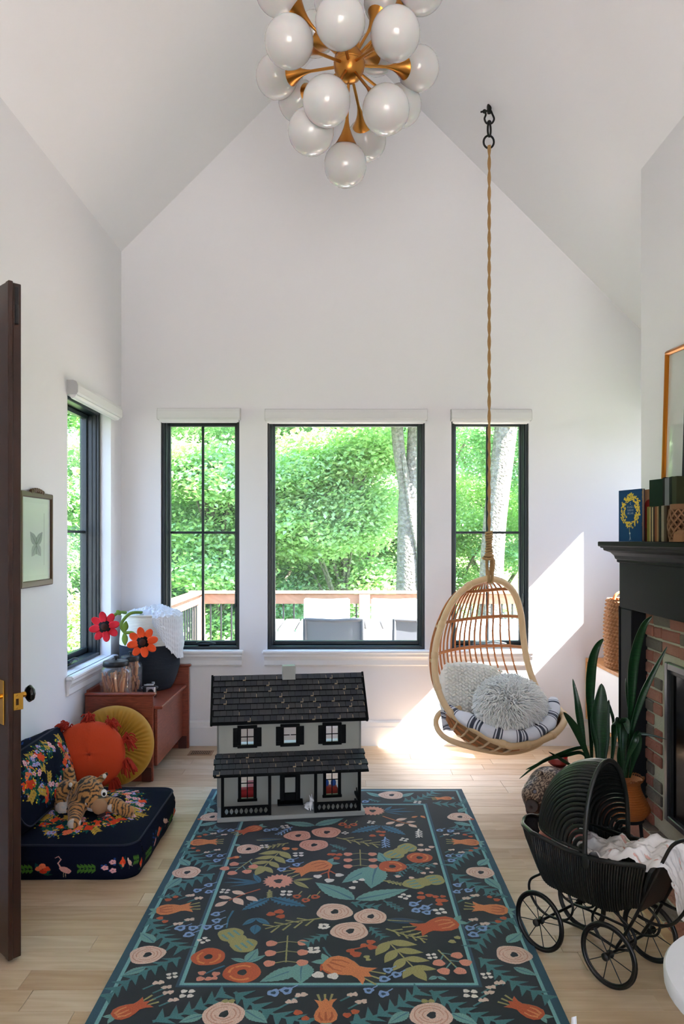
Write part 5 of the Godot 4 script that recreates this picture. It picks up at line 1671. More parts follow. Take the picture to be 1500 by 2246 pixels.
# ---------- hanging egg chair ----------
func swing_chair() -> void:
	var hang := Vector3(0.905, 1.26, 0.70)
	var t := thing("swing_chair", "egg-shaped rattan swing chair hung from the ceiling by a long rope", "chair", Vector3(0.905, 0.2, 0.70))
	var cane := relief(sm(Color(0.87, 0.735, 0.555), 0.42), 0.04, 9.0, 0.08, 8)
	var cane_d := relief(sm(Color(0.74, 0.47, 0.27), 0.5), 0.04, 9.0, 0.05, 8)
	var L := curve([Vector3(0.905, 1.259, 0.7), Vector3(0.779, 1.216, 0.72), Vector3(0.658, 1.104, 0.76), Vector3(0.573, 0.916, 0.8), Vector3(0.545, 0.748, 0.82), Vector3(0.56, 0.586, 0.86), Vector3(0.622, 0.459, 0.92), Vector3(0.734, 0.39, 1.0), Vector3(0.843, 0.332, 1.07), Vector3(0.953, 0.30, 1.12)], 6)
	var R := curve([Vector3(0.905, 1.259, 0.7), Vector3(1.009, 1.227, 0.66), Vector3(1.091, 1.145, 0.62), Vector3(1.134, 1.01, 0.6), Vector3(1.149, 0.862, 0.6), Vector3(1.168, 0.716, 0.62), Vector3(1.2, 0.591, 0.66), Vector3(1.238, 0.49, 0.74), Vector3(1.302, 0.461, 0.84), Vector3(1.315, 0.416, 0.95), Vector3(1.224, 0.354, 1.05), Vector3(1.077, 0.311, 1.1), Vector3(0.953, 0.30, 1.12)], 6)
	var hoop := L.duplicate()
	var Rr := R.duplicate()
	Rr.reverse()
	for i in range(1, Rr.size() - 1):
		hoop.append(Rr[i])
	wpart("hoop", MB.new().tube(hoop, 0.021, 12, true), cane, t)
	# second pole running inside the hoop
	var inner := PackedVector3Array()
	for p in hoop:
		inner.append(p.lerp(Vector3(0.90, 0.75, 0.75), 0.06) + Vector3(-0.01, 0, -0.03))
	# shell: left and right edges by height, bulging to the back
	var back := Vector3(-0.30, 0.0, -0.95).normalized()
	var shell := func(u: float, w: float) -> Vector3:
		# w: 0 at the crown, 1 where the seat begins
		var yl := lerpf(0.02, 0.66, w)
		var a := at_curve(L, yl)
		var b := at_curve(R, lerpf(0.02, 0.53, w))
		var bulge := 0.36 * pow(sin(PI * clampf(0.04 + w * 0.62, 0.0, 1.0)), 0.75)
		var s := 4.0 * u * (1.0 - u)
		return a.lerp(b, u) + back * bulge * pow(s, 0.6) + Vector3(0, -0.03 * s * (1.0 - w), 0)
	for w in [0.22, 0.46, 0.68]:
		var pts := PackedVector3Array()
		for k in 21:
			pts.append(shell.call(k / 20.0, w))
		wpart("cross_bar", MB.new().tube(pts, 0.011, 8), cane_d, t)
	for k in 19:
		var u := 0.045 + k * 0.0506
		var pts := PackedVector3Array()
		for i in 22:
			pts.append(shell.call(u, i / 21.0) + back * 0.012)
		wpart("rib", MB.new().tube(pts, 0.0062, 6), cane_d, t)
	# seat bowl woven of close cane, from the shell's lower edge to the front of the hoop
	var rows := []
	for i in 13:
		var w := i / 12.0
		var row := PackedVector3Array()
		for k in 25:
			var u := k / 24.0
			var a: Vector3 = shell.call(u, 1.0)
			var f := at_curve(L, lerpf(0.66, 1.0, u * 2.0)) if u < 0.5 else at_curve(R, lerpf(1.0, 0.53, u * 2.0 - 1.0))
			var s := 4.0 * u * (1.0 - u)
			row.append(a.lerp(f, w) + Vector3(0, -0.19 * sin(PI * (0.12 + w * 0.86)) * pow(s, 0.5), 0))
		rows.append(row)
	var weave := sm(Color(0.72, 0.52, 0.32), 0.6)
	weave.heightmap_enabled = true
	weave.heightmap_texture = noise_tex(0.2, Color.BLACK, Color.WHITE, 5)
	weave.heightmap_scale = 0.4
	wpart("seat_bowl", MB.new().grid(rows, false, false, 8.0, 8.0), weave, t)
	for i in [2, 4, 6, 8, 10]:
		wpart("seat_cane", MB.new().tube(rows[i], 0.009, 6), cane_d, t)
	for k in range(2, 24, 2):
		var pts := PackedVector3Array()
		for i in 13:
			pts.append(rows[i][k] + Vector3(0, -0.008, 0))
		wpart("seat_cane", MB.new().tube(pts, 0.007, 6), cane, t)
	# lower rim that sticks out round the bowl
	var rim := curve([Vector3(0.695, 0.463, 0.86), Vector3(0.602, 0.409, 0.72), Vector3(0.567, 0.345, 0.70), Vector3(0.586, 0.285, 0.74), Vector3(0.647, 0.25, 0.8), Vector3(0.781, 0.226, 0.88), Vector3(0.962, 0.217, 0.95), Vector3(1.128, 0.245, 0.93), Vector3(1.24, 0.30, 0.85), Vector3(1.305, 0.37, 0.74), Vector3(1.27, 0.45, 0.66), Vector3(1.215, 0.53, 0.66)], 6)
	wpart("lower_rim", MB.new().tube(rim, 0.018, 10), cane, t)
	# bindings round the hoop
	for f in [0.12, 0.3, 0.42, 0.55, 0.68, 0.8, 0.95]:
		var p := at_curve(L, f)
		var d := (at_curve(L, f + 0.02) - at_curve(L, f - 0.02)).normalized()
		var x := d.cross(Vector3(0.2, 0.1, 1)).normalized()
		wpart("binding", MB.new().lathe(PackedVector2Array([Vector2(0.021, -0.02), Vector2(0.0245, -0.014), Vector2(0.0245, 0.014), Vector2(0.021, 0.02)]), 12, Transform3D(Basis(x, d, x.cross(d)), p)), cane, t)
	for f in [0.6, 0.72, 0.84, 0.93]:
		var p := at_curve(R, f)
		var d := (at_curve(R, f + 0.02) - at_curve(R, f - 0.02)).normalized()
		var x := d.cross(Vector3(0.2, 0.1, 1)).normalized()
		wpart("binding", MB.new().lathe(PackedVector2Array([Vector2(0.021, -0.014), Vector2(0.0245, -0.01), Vector2(0.0245, 0.01), Vector2(0.021, 0.014)]), 12, Transform3D(Basis(x, d, x.cross(d)), p)), cane, t)
	# rope: two laid strands up to the hook, a wrapped knot and a doubled loop below
	var jute := relief(sm(Color(0.70, 0.55, 0.36), 0.9), 0.08, 25.0, 0.15, 4)
	var r := thing("hanging_rope", "long tan rope between ceiling hook and swing chair, knotted near the chair", "rope", Vector3(0.905, 1.24, 0.70))
	for s in 2:
		var pts := PackedVector3Array()
		var m := 110
		for k in m + 1:
			var y := lerpf(1.52, 4.02, k / float(m))
			var w := k * 0.75 + s * PI
			pts.append(Vector3(0.907 + cos(w) * 0.0055, y, 0.70 + sin(w) * 0.0055))
		wpart("strand", MB.new().tube(pts, 0.0062, 6), jute, r)
	var coil := PackedVector3Array()
	for k in 150:
		var y := lerpf(1.555, 1.39, k / 149.0)
		var w := k * 0.42
		coil.append(Vector3(0.905 + cos(w) * (0.017 + 0.003 * sin(k * 0.9)), y, 0.70 + sin(w) * 0.018))
	wpart("knot", MB.new().tube(coil, 0.0075, 6), jute, r)
	wpart("knot", MB.new().tube(ring(Vector3(0.897, 1.385, 0.70), 0.028, 16, Basis(Vector3.RIGHT, PI / 2 + 0.2)), 0.009, 8, true), jute, r)
	wpart("knot", MB.new().tube(ring(Vector3(0.905, 1.40, 0.70), 0.024, 16, Basis(Vector3.RIGHT, PI / 2 - 0.15)), 0.009, 8, true), jute, r)
	for q in [[-0.012, 0.0], [0.016, 0.006]]:
		wpart("loop", MB.new().tube(curve([Vector3(0.903 + q[0], 1.40, 0.71), Vector3(0.905 + q[0] * 1.4, 1.34, 0.715), Vector3(0.908 + q[0] * 0.9, 1.29, 0.73), Vector3(0.908 + q[0] * 0.7, 1.245, 0.728), Vector3(0.91 + q[0] * 0.5, 1.231, 0.70), Vector3(0.908 + q[0] * 0.7, 1.25, 0.672), Vector3(0.905 + q[0], 1.34, 0.69), Vector3(0.903 + q[0], 1.40, 0.70)], 5), 0.0085, 8), jute, r)
	wpart("rope_end", MB.new().tube(curve([Vector3(0.915, 1.40, 0.71), Vector3(0.93, 1.37, 0.73), Vector3(0.927, 1.31, 0.73), Vector3(0.915, 1.285, 0.72), Vector3(0.912, 1.33, 0.715)], 5), 0.008, 8), jute, r)
	# hook, shackle, swivel and ring
	var hk := thing("ceiling_hook", "black shackle, chain link and ring screwed into the sloping ceiling", "hook", Vector3(0.909, 4.29, 0.69))
	var bm: Material = M.black_metal
	part("screw_eye", MB.new().lathe(PackedVector2Array([Vector2(0.0, -0.005), Vector2(0.013, -0.005), Vector2(0.016, -0.02), Vector2(0.013, -0.06), Vector2(0.006, -0.06)]), 12).tube(V3([0, 0.0, 0, 0, 0.02, 0]), 0.004, 8), bm, hk)
	part("shackle", MB.new().tube(curve([Vector3(-0.026, -0.05, 0), Vector3(-0.022, -0.07, 0), Vector3(-0.03, -0.095, 0), Vector3(-0.02, -0.12, 0), Vector3(0, -0.128, 0), Vector3(0.02, -0.12, 0), Vector3(0.031, -0.095, 0), Vector3(0.02, -0.065, 0), Vector3(0.012, -0.045, 0)], 5), 0.0065, 8), bm, hk)
	part("shackle_pin", MB.new().tube(V3([-0.055, -0.052, 0, -0.02, -0.045, 0, 0.014, -0.045, 0]), 0.006, 8).ball(Vector3(-0.03, -0.048, 0), Vector3(0.014, 0.014, 0.01), 10, 8), bm, hk)
	part("swivel", MB.new().tube(ring(Vector3(0, -0.165, 0), 0.012, 16, Basis(Vector3.UP, 0.5), 0.045), 0.0065, 8, true).ball(Vector3(0, -0.118, 0), Vector3(0.014, 0.014, 0.014), 12, 8), bm, hk)
	part("ring", MB.new().tube(ring(Vector3(-0.003, -0.243, 0), 0.033, 22, Basis.IDENTITY, 0.04), 0.0068, 8, true), bm, hk)
	cushions_on_chair()

func cushion(rx: float, ry: float, th: float, pw: float, nu: int, nv: int, bump) -> MB:
	# pillow in the x, y plane, thick along z; pw squares off the outline
	var rows := []
	for i in nv + 1:
		var a := PI * i / nv
		var row := PackedVector3Array()
		var sc := maxf(0.0, sin(a)) if i > 0 and i < nv else 0.0
		var zz := signf(cos(a)) * th * pow(maxf(0.0, 1.0 - pow(sc, 2.6)), 0.6)
		for j in nu + 1:
			var w := TAU * (j % nu) / nu
			var cx := signf(cos(w)) * pow(absf(cos(w)), pw)
			var sy := signf(sin(w)) * pow(absf(sin(w)), pw)
			var p := Vector3(cx * rx * sc, sy * ry * sc, zz * (1.0 - 0.15 * absf(cx * sy)))
			if bump != null:
				p = bump.call(p, w, a)
			row.append(p)
		rows.append(row)
	return MB.new().grid(rows, true, true, 6.0, 3.0)

func cushions_on_chair() -> void:
	# knitted cream pillow, leaning at the back left
	var kn := thing("knitted_pillow", "cream chunky-knit pillow leaning at the back left of the swing chair", "pillow", Vector3(0.80, 0.40, 0.70))
	var wool := sm(Color(0.97, 0.95, 0.905), 0.95)
	var kb := Basis.from_euler(Vector3(-0.30, 0.35, -0.12))
	var bump := func(p: Vector3, w: float, a: float) -> Vector3:
		var k := sin(p.x * 90.0 + sin(p.y * 210.0) * 1.2) * sin(p.y * 150.0 + p.x * 40.0)
		return p + Vector3(0, 0, signf(p.z) * 0.006 * k)
	part("cover", cushion(0.235, 0.20, 0.06, 0.62, 140, 70, bump), wool, kn, Transform3D(kb, Vector3(0, 0.12, 0)))
	var knit := PackedVector3Array()
	var twists := MB.new()
	for r in 15:
		for c in 20:
			var x := -0.20 + c * 0.021
			var y := -0.165 + r * 0.0235 + (0.011 if c % 2 == 1 else 0.0)
			var z := 0.058 * pow(maxf(0.0, 1.0 - pow(absf(x) / 0.235, 3.0)), 0.5) * pow(maxf(0.0, 1.0 - pow(absf(y) / 0.2, 3.0)), 0.5) + 0.004
			twists.ball(Vector3(x, y, z), Vector3(0.0135, 0.0075, 0.009), 8, 6, Basis(Vector3.BACK, 0.5 if c % 2 == 0 else -0.5))
	var tw := part("stitches", twists, wool, kn, Transform3D(kb, Vector3(0, 0.12, 0)))
	tw.set_meta("kind", "stuff")
	# long-haired round pillow
	var fu := thing("fur_pillow", "round white long-haired fur pillow in the middle of the swing chair", "pillow", Vector3(0.995, 0.37, 0.93))
	var fb := Basis.from_euler(Vector3(-0.55, 0.25, 0.0))
	var furm := sm(Color(0.99, 0.98, 0.955), 0.95)
	part("body", cushion(0.198, 0.160, 0.088, 0.95, 40, 24, null), furm, fu, Transform3D(fb, Vector3(0, 0.12, 0)))
	var hair := MB.new().tube(curve([Vector3(0, 0, 0), Vector3(0.0, 0.016, 0.003), Vector3(0.003, 0.030, 0.012), Vector3(0.005, 0.036, 0.024)], 2), [0.0042, 0.0042, 0.004, 0.0035, 0.0028, 0.0018, 0.0006], 5, false, false).mesh()
	var mm := MultiMesh.new()
	mm.transform_format = MultiMesh.TRANSFORM_3D
	mm.mesh = hair
	mm.instance_count = 3200
	rng.seed = 900
	for i in 3200:
		var a := acos(rng.randf_range(-0.6, 1.0))
		var w := rng.randf() * TAU
		var sc := sin(a)
		var p := Vector3(cos(w) * 0.198 * sc, sin(w) * 0.160 * sc, signf(cos(a)) * 0.088 * pow(maxf(0.0, 1.0 - pow(sc, 2.6)), 0.6))
		var nn := Vector3(cos(w) * sin(a) / 0.9, sin(w) * sin(a), cos(a) * 1.2).normalized()
		var fl := Vector3(cos(w) * 0.7 + rng.randf_range(-0.6, 0.6), sin(w) * 0.5 - 0.5 + rng.randf_range(-0.5, 0.5), rng.randf_range(-0.2, 0.3))
		var z := (fl - nn * fl.dot(nn)).normalized()
		mm.set_instance_transform(i, Transform3D(Basis(nn.cross(z), nn, z).scaled_local(Vector3.ONE * rng.randf_range(0.8, 1.5)), p))
	var fo := MultiMeshInstance3D.new()
	fo.name = "fur"
	fo.multimesh = mm
	fo.material_override = furm
	fo.set_meta("kind", "stuff")
	fo.transform = Transform3D(fb, Vector3(0, 0.12, 0))
	fu.add_child(fo)
	# striped seat cushion following the front of the hoop
	var pt := Paint.new().setup(1.0, 0.25, 512.0, Color(0.90, 0.90, 0.92))
	for q in [[0.04, 0.016], [0.065, 0.006], [0.085, 0.02], [0.112, 0.006], [0.21, 0.006], [0.225, 0.022], [0.258, 0.007], [0.275, 0.014], [0.37, 0.006], [0.385, 0.02], [0.412, 0.008], [0.51, 0.006], [0.525, 0.018], [0.552, 0.006], [0.568, 0.012], [0.66, 0.008], [0.68, 0.02], [0.71, 0.006], [0.80, 0.006], [0.815, 0.02], [0.845, 0.008], [0.93, 0.016], [0.955, 0.006]]:
		pt.poly(PackedVector2Array([Vector2(q[0], 0), Vector2(q[0] + q[1], 0), Vector2(q[0] + q[1], 0.25), Vector2(q[0], 0.25)]), Color(0.27, 0.28, 0.33))
	var stripe := sm(Color.WHITE, 0.9)
	stripe.albedo_texture = ImageTexture.create_from_image(pt.im)
	var sc_ := thing("striped_cushion", "white seat cushion with dark grey stripes along the swing chair's front rim", "cushion", Vector3(0.95, 0.30, 0.95))
	var path := curve([Vector3(0.60, 0.475, 0.86), Vector3(0.68, 0.435, 0.93), Vector3(0.78, 0.40, 1.0), Vector3(0.88, 0.362, 1.045), Vector3(0.98, 0.345, 1.06), Vector3(1.08, 0.352, 1.045), Vector3(1.18, 0.39, 0.99), Vector3(1.25, 0.45, 0.90), Vector3(1.285, 0.515, 0.82)], 8)
	var rr := []
	for i in path.size():
		var f := i / (path.size() - 1.0)
		rr.append(0.052 * pow(sin(PI * clampf(f, 0.015, 0.985)), 0.28) * (1.0 + 0.06 * sin(f * 42.0)))
	var srows := []
	for i in path.size():
		var tdir := (path[mini(i + 1, path.size() - 1)] - path[maxi(i - 1, 0)]).normalized()
		var side := tdir.cross(Vector3.UP).normalized()
		var up := side.cross(tdir)
		var row := PackedVector3Array()
		for j in 25:
			var w := TAU * (j % 24) / 24
			row.append(path[i] + (side * cos(w) * 1.25 + up * sin(w) * 0.85) * rr[i] * (1.0 + 0.05 * sin(w * 3.0 + i * 0.7)))
		srows.append(row)
	var smb := MB.new().grid(srows, true, true)
	for i in smb.uv.size():
		smb.uv[i] = Vector2(smb.uv[i].y, smb.uv[i].x)
	wpart("roll", smb, stripe, sc_)
	# the flat of the cushion inside the bowl and its flap hanging out at the left
	var fr := []
	for i in 9:
		var row := PackedVector3Array()
		for k in 21:
			var f := path[int(k / 20.0 * (path.size() - 1))]
			var b := Vector3(lerpf(0.66, 1.16, k / 20.0), 0.36, 0.66)
			row.append(f.lerp(b, i / 8.0) + Vector3(0, -0.05 * sin(PI * i / 8.0) + 0.01, 0))
		fr.append(row)
	var fmb := MB.new().grid(fr, false, true)
	wpart("pad", fmb, stripe, sc_)
	var flap := []
	for i in 8:
		var row := PackedVector3Array()
		for k in 13:
			var q := k / 12.0
			row.append(Vector3(lerpf(0.575, 0.80, q) + 0.02 * i / 7.0, lerpf(0.45, 0.395, q) - i / 7.0 * lerpf(0.135, 0.03, q) + 0.006 * sin(q * 18.0 + i), lerpf(0.85, 0.96, q) - 0.01 * i / 7.0 - 0.012 * sin(q * 9.0)))
		flap.append(row)
	var flm := MB.new().grid(flap, false, false)
	for i in flm.uv.size():
		flm.uv[i] = Vector2(flm.uv[i].y * 0.3 + flm.uv[i].x * 0.06, flm.uv[i].x)
	wpart("flap", flm, stripe, sc_)

# ---------- bench and what stands on it ----------
func bench() -> void:
	var t := thing("storage_bench", "reddish brown wooden storage bench in the corner under the left window", "bench", Vector3(-1.4, 0, 0.43))
	var w: Material = M.cherry
	var dark := sm(Color(0.30, 0.12, 0.085), 0.4)
	wpart("end_panel", MB.new().span(Vector3(-1.628, 0.0, 0.80), Vector3(-1.205, 0.533, 0.828), 0.004), w, t)
	wpart("end_cap", MB.new().span(Vector3(-1.63, 0.533, 0.79), Vector3(-1.192, 0.55, 0.836), 0.005), w, t)
	wpart("end_panel", MB.new().span(Vector3(-1.628, 0.0, 0.05), Vector3(-1.14, 0.588, 0.078), 0.004), w, t)
	wpart("end_cap", MB.new().span(Vector3(-1.63, 0.588, 0.042), Vector3(-1.128, 0.605, 0.086), 0.005), w, t)
	wpart("lid", MB.new().span(Vector3(-1.605, 0.443, 0.08), Vector3(-1.155, 0.463, 0.798), 0.005), w, t)
	wpart("front_panel", MB.new().span(Vector3(-1.205, 0.09, 0.078), Vector3(-1.185, 0.442, 0.80), 0.003), w, t)
	wpart("back_board", MB.new().span(Vector3(-1.629, 0.1, 0.078), Vector3(-1.607, 0.565, 0.80), 0.003), w, t)
	wpart("inner_floor", MB.new().span(Vector3(-1.606, 0.09, 0.078), Vector3(-1.206, 0.105, 0.80), 0.0), dark, t)
	for p in [Vector3(-1.165, 0, 0.064), Vector3(-1.225, 0, 0.814)]:
		wpart("leg", MB.new().box(p + Vector3(-0.02, 0.045, 0.0), Vector3(0.06, 0.09, 0.04), 0.004), dark, t)
	# laundry basket with its blanket
	var bk := thing("rope_basket", "large coiled rope basket, white above and navy below, in the bench corner", "basket", Vector3(-1.385, 0.4635, 0.212))
	for s in [0, 1]:
		var pr := PackedVector2Array()
		var y0 := 0.0 if s == 0 else 0.315
		var y1 := 0.315 if s == 0 else 0.52
		if s == 0:
			pr.append(Vector2(0.0, 0.0))
		var m := 30 if s == 0 else 20
		for i in m * 3 + 1:
			var f := i / (m * 3.0)
			var y := lerpf(y0, y1, f)
			var r := 0.138 + 0.062 * pow(clampf(y / 0.16, 0.0, 1.0), 0.6) + 0.006 * sin(PI * y / 0.52) - 0.012 * maxf(0.0, (y - 0.33) / 0.19)
			pr.append(Vector2(minf(r, 0.205) + 0.0018 * absf(sin(i / 3.0 * PI)), y))
		if s == 1:
			pr.append(Vector2(0.183, 0.52))
			pr.append(Vector2(0.178, 0.40))
			pr.append(Vector2(0.0, 0.395))
		part("navy_half" if s == 0 else "white_half", MB.new().lathe(pr, 40), sm(Color(0.095, 0.125, 0.165) if s == 0 else Color(0.90, 0.885, 0.85), 0.9), bk)
	part("rim", MB.new().tube(ring(Vector3(0, 0.522, 0), 0.19, 36, Basis(Vector3.RIGHT, PI / 2)), 0.008, 8, true), sm(Color(0.90, 0.885, 0.85), 0.9), bk)
	var bl := thing("knit_blanket", "pale grey waffle-knit blanket heaped in and hanging over the rope basket", "blanket", Vector3(-1.385, 0.984, 0.212))
	var bm := sm(Color(0.86, 0.87, 0.89), 0.95)
	var fn := FastNoiseLite.new()
	fn.seed = 8
	fn.frequency = 9.0
	var rows := []
	for i in 81:
		var s := i / 80.0
		var row := PackedVector3Array()
		for j in 121:
			var q := j / 120.0
			var ph := lerpf(-0.75, 1.25, q)
			var hang := 0.30 * pow(sin(PI * clampf(q * 0.9 + 0.08, 0.0, 1.0)), 0.8)
			var r: float
			var y: float
			if s < 0.45:
				r = 0.02 + 0.178 * s / 0.45
				y = 0.045 * cos(s / 0.45 * PI * 0.5) + 0.012
			elif s < 0.55:
				var k := (s - 0.45) / 0.1
				r = 0.198 + 0.024 * sin(k * PI * 0.5)
				y = 0.012 - 0.02 * k
			else:
				var k := (s - 0.55) / 0.45
				r = 0.222 + 0.012 * sin(q * 16.0) * k + 0.01 * k
				y = -0.008 - hang * k
			var waffle := 0.0045 * absf(sin(i * 0.62)) * absf(sin(j * 0.62))
			var d := Vector3(cos(ph), 0, sin(ph))
			row.append(d * (r + waffle) + Vector3(0, y + waffle * 0.6 + fn.get_noise_2d(d.x * r * 2.0, d.z * r * 2.0 + y) * 0.022, 0))
		rows.append(row)
	part("drape", MB.new().grid(rows, false, true), bm, bl)
	var rows2 := []
	for i in 25:
		var s := i / 24.0
		var row := PackedVector3Array()
		for j in 61:
			var ph := TAU * (j % 60) / 60.0
			var r := 0.175 * s
			row.append(Vector3(cos(ph) * r, -0.01 + 0.05 * cos(s * 1.4) + fn.get_noise_2d(cos(ph) * r * 2.5 + 4.0, sin(ph) * r * 2.5) * 0.03 + 0.003 * absf(sin(i * 1.3)) * absf(sin(j * 1.1)), sin(ph) * r))
		rows2.append(row)
	part("heap", MB.new().grid(rows2, true, true), bm, bl)
	# glass jars
	var jg := sm(Color(0.95, 0.97, 1.0, 0.05), 0.02)
	jg.transparency = BaseMaterial3D.TRANSPARENCY_ALPHA
	jg.metallic_specular = 0.6
	var lidm := sm(Color(0.06, 0.075, 0.09), 0.4)
	var stick_mats := [sm(Color(0.74, 0.46, 0.28), 0.6), sm(Color(0.82, 0.58, 0.38), 0.6), sm(Color(0.56, 0.33, 0.20), 0.6)]
	var jars := [
		[Vector3(-1.475, 0.4635, 0.698), "nearer glass jar of wooden sticks with black lid on the bench", "brown wooden stick standing in the nearer glass jar"],
		[Vector3(-1.44, 0.4635, 0.495), "farther glass jar with black lid, half behind the nearer jar on the bench", "tan wooden stick in the farther glass jar beside the basket"],
	]
	for ji in 2:
		var q: Array = jars[ji]
		var j := thing("glass_jar", q[1], "jar", q[0], 0.0, "glass jars on the bench")
		var slim := Transform3D(Basis.IDENTITY.scaled(Vector3(1, 1, 1) if ji == 0 else Vector3(0.79, 1, 0.79)), Vector3.ZERO)
		var pr := PackedVector2Array([Vector2(0.0, 0.003), Vector2(0.082, 0.003), Vector2(0.092, 0.008), Vector2(0.098, 0.02), Vector2(0.098, 0.19), Vector2(0.094, 0.212), Vector2(0.084, 0.226), Vector2(0.074, 0.234), Vector2(0.074, 0.244)])
		part("glass_body", MB.new().lathe(pr, 36), jg, j, slim)
		part("lid", MB.new().lathe(PackedVector2Array([Vector2(0.0, 0.236), Vector2(0.078, 0.236), Vector2(0.08, 0.24), Vector2(0.08, 0.262), Vector2(0.076, 0.268), Vector2(0.03, 0.272), Vector2(0.0, 0.273)]), 32), lidm, j, slim)
		part("knob", MB.new().lathe(PackedVector2Array([Vector2(0.007, 0.272), Vector2(0.007, 0.288), Vector2(0.012, 0.291), Vector2(0.012, 0.298), Vector2(0.0, 0.3)]), 14), lidm, j)
		rng.seed = 60 + ji
		for k in (34 if ji == 0 else 60):
			var r := (0.07 if ji == 0 else 0.052) * sqrt(rng.randf())
			var an := rng.randf() * TAU
			var a: Vector3 = q[0] + Vector3(cos(an) * r, 0.012 + rng.randf() * 0.01, sin(an) * r)
			var ln := rng.randf_range(0.12, 0.20) if ji == 0 else rng.randf_range(0.05, 0.11)
			var tilt := Vector3(rng.randf_range(-0.35, 0.35), 1.0, rng.randf_range(-0.3, 0.3)).normalized()
			var e := a + tilt * ln
			if ji == 1:
				var up := rng.randf() * 0.17
				a.y += up
				e.y += up
			var fl := Vector2(e.x - q[0].x, e.z - q[0].z)
			var lim := 0.084 if ji == 0 else 0.062
			if fl.length() > lim:
				fl = fl.normalized() * lim
				e.x = q[0].x + fl.x
				e.z = q[0].z + fl.y
			var o := part(numbered("wooden_stick"), MB.new().bar(Vector3.ZERO, e - a, 0.015, 0.006, 0.001, Vector3(cos(an), 0.1, sin(an))), stick_mats[rng.randi() % 3], self, Transform3D(Basis.IDENTITY, a))
			tag(o, q[2], "stick", "sticks in the nearer jar" if ji == 0 else "sticks in the farther jar")
	# toy camera
	var cm := thing("toy_camera", "small black and silver old-fashioned camera on the bench lid beside the basket", "camera", Vector3(-1.308, 0.4635, 0.51), deg_to_rad(14.0))
	var blk := sm(Color(0.03, 0.03, 0.033), 0.45)
	var sil := sm(Color(0.75, 0.76, 0.78), 0.3, 0.6)
	part("body", MB.new().box(Vector3(0, 0.038, 0), Vector3(0.088, 0.07, 0.045), 0.008), blk, cm)
	part("front_plate", MB.new().box(Vector3(0.006, 0.036, 0.023), Vector3(0.058, 0.06, 0.008), 0.003), sil, cm)
	part("lens", MB.new().lathe(PackedVector2Array([Vector2(0.0, 0.012), Vector2(0.012, 0.012), Vector2(0.016, 0.016), Vector2(0.0195, 0.016), Vector2(0.0195, 0.0), Vector2(0.0, 0.0)]), 20, Transform3D(Basis(Vector3.RIGHT, Vector3(0, 0, 1), Vector3(0, -1, 0)), Vector3(0.006, 0.036, 0.026))), blk, cm)
	part("top_plate", MB.new().box(Vector3(0, 0.078, 0.0), Vector3(0.05, 0.012, 0.035), 0.004), sil, cm)
	part("dial", MB.new().lathe(PackedVector2Array([Vector2(0.0, 0.0), Vector2(0.01, 0.0), Vector2(0.01, 0.014), Vector2(0.0, 0.015)]), 14, Transform3D(Basis.IDENTITY, Vector3(0.022, 0.082, 0))), sil, cm)
	part("dial", MB.new().lathe(PackedVector2Array([Vector2(0.0, 0.0), Vector2(0.008, 0.0), Vector2(0.008, 0.008), Vector2(0.0, 0.009)]), 14, Transform3D(Basis.IDENTITY, Vector3(-0.03, 0.074, 0))), sil, cm)
	part("lug", MB.new().tube(ring(Vector3(0.047, 0.06, 0), 0.006, 12), 0.0018, 6, true), sil, cm)
	part("lug", MB.new().tube(ring(Vector3(-0.047, 0.06, 0), 0.006, 12), 0.0018, 6, true), sil, cm)
	plush_flower("red plush flower with brown centre drooping left over the rope basket's rim", Vector3(-1.578, 0.937, 0.60), Vector3(0.05, 0.1, 1.0), Color(0.80, 0.045, 0.12), [Vector3(-1.53, 1.0, 0.30), Vector3(-1.545, 1.01, 0.42), Vector3(-1.57, 0.975, 0.53)], [[Vector3(-1.535, 1.0, 0.46), Vector3(-1.51, 1.035, 0.50)]])
	plush_flower("orange plush flower with brown centre hanging in front of the rope basket", Vector3(-1.325, 0.838, 0.62), Vector3(0.15, 0.15, 1.0), Color(0.93, 0.30, 0.06), [Vector3(-1.40, 1.0, 0.30), Vector3(-1.45, 1.01, 0.46), Vector3(-1.485, 0.95, 0.55), Vector3(-1.455, 0.90, 0.58), Vector3(-1.40, 0.895, 0.59), Vector3(-1.36, 0.86, 0.59)], [[Vector3(-1.455, 0.90, 0.585), Vector3(-1.435, 0.975, 0.60)], [Vector3(-1.455, 0.90, 0.585), Vector3(-1.44, 0.815, 0.605)]])

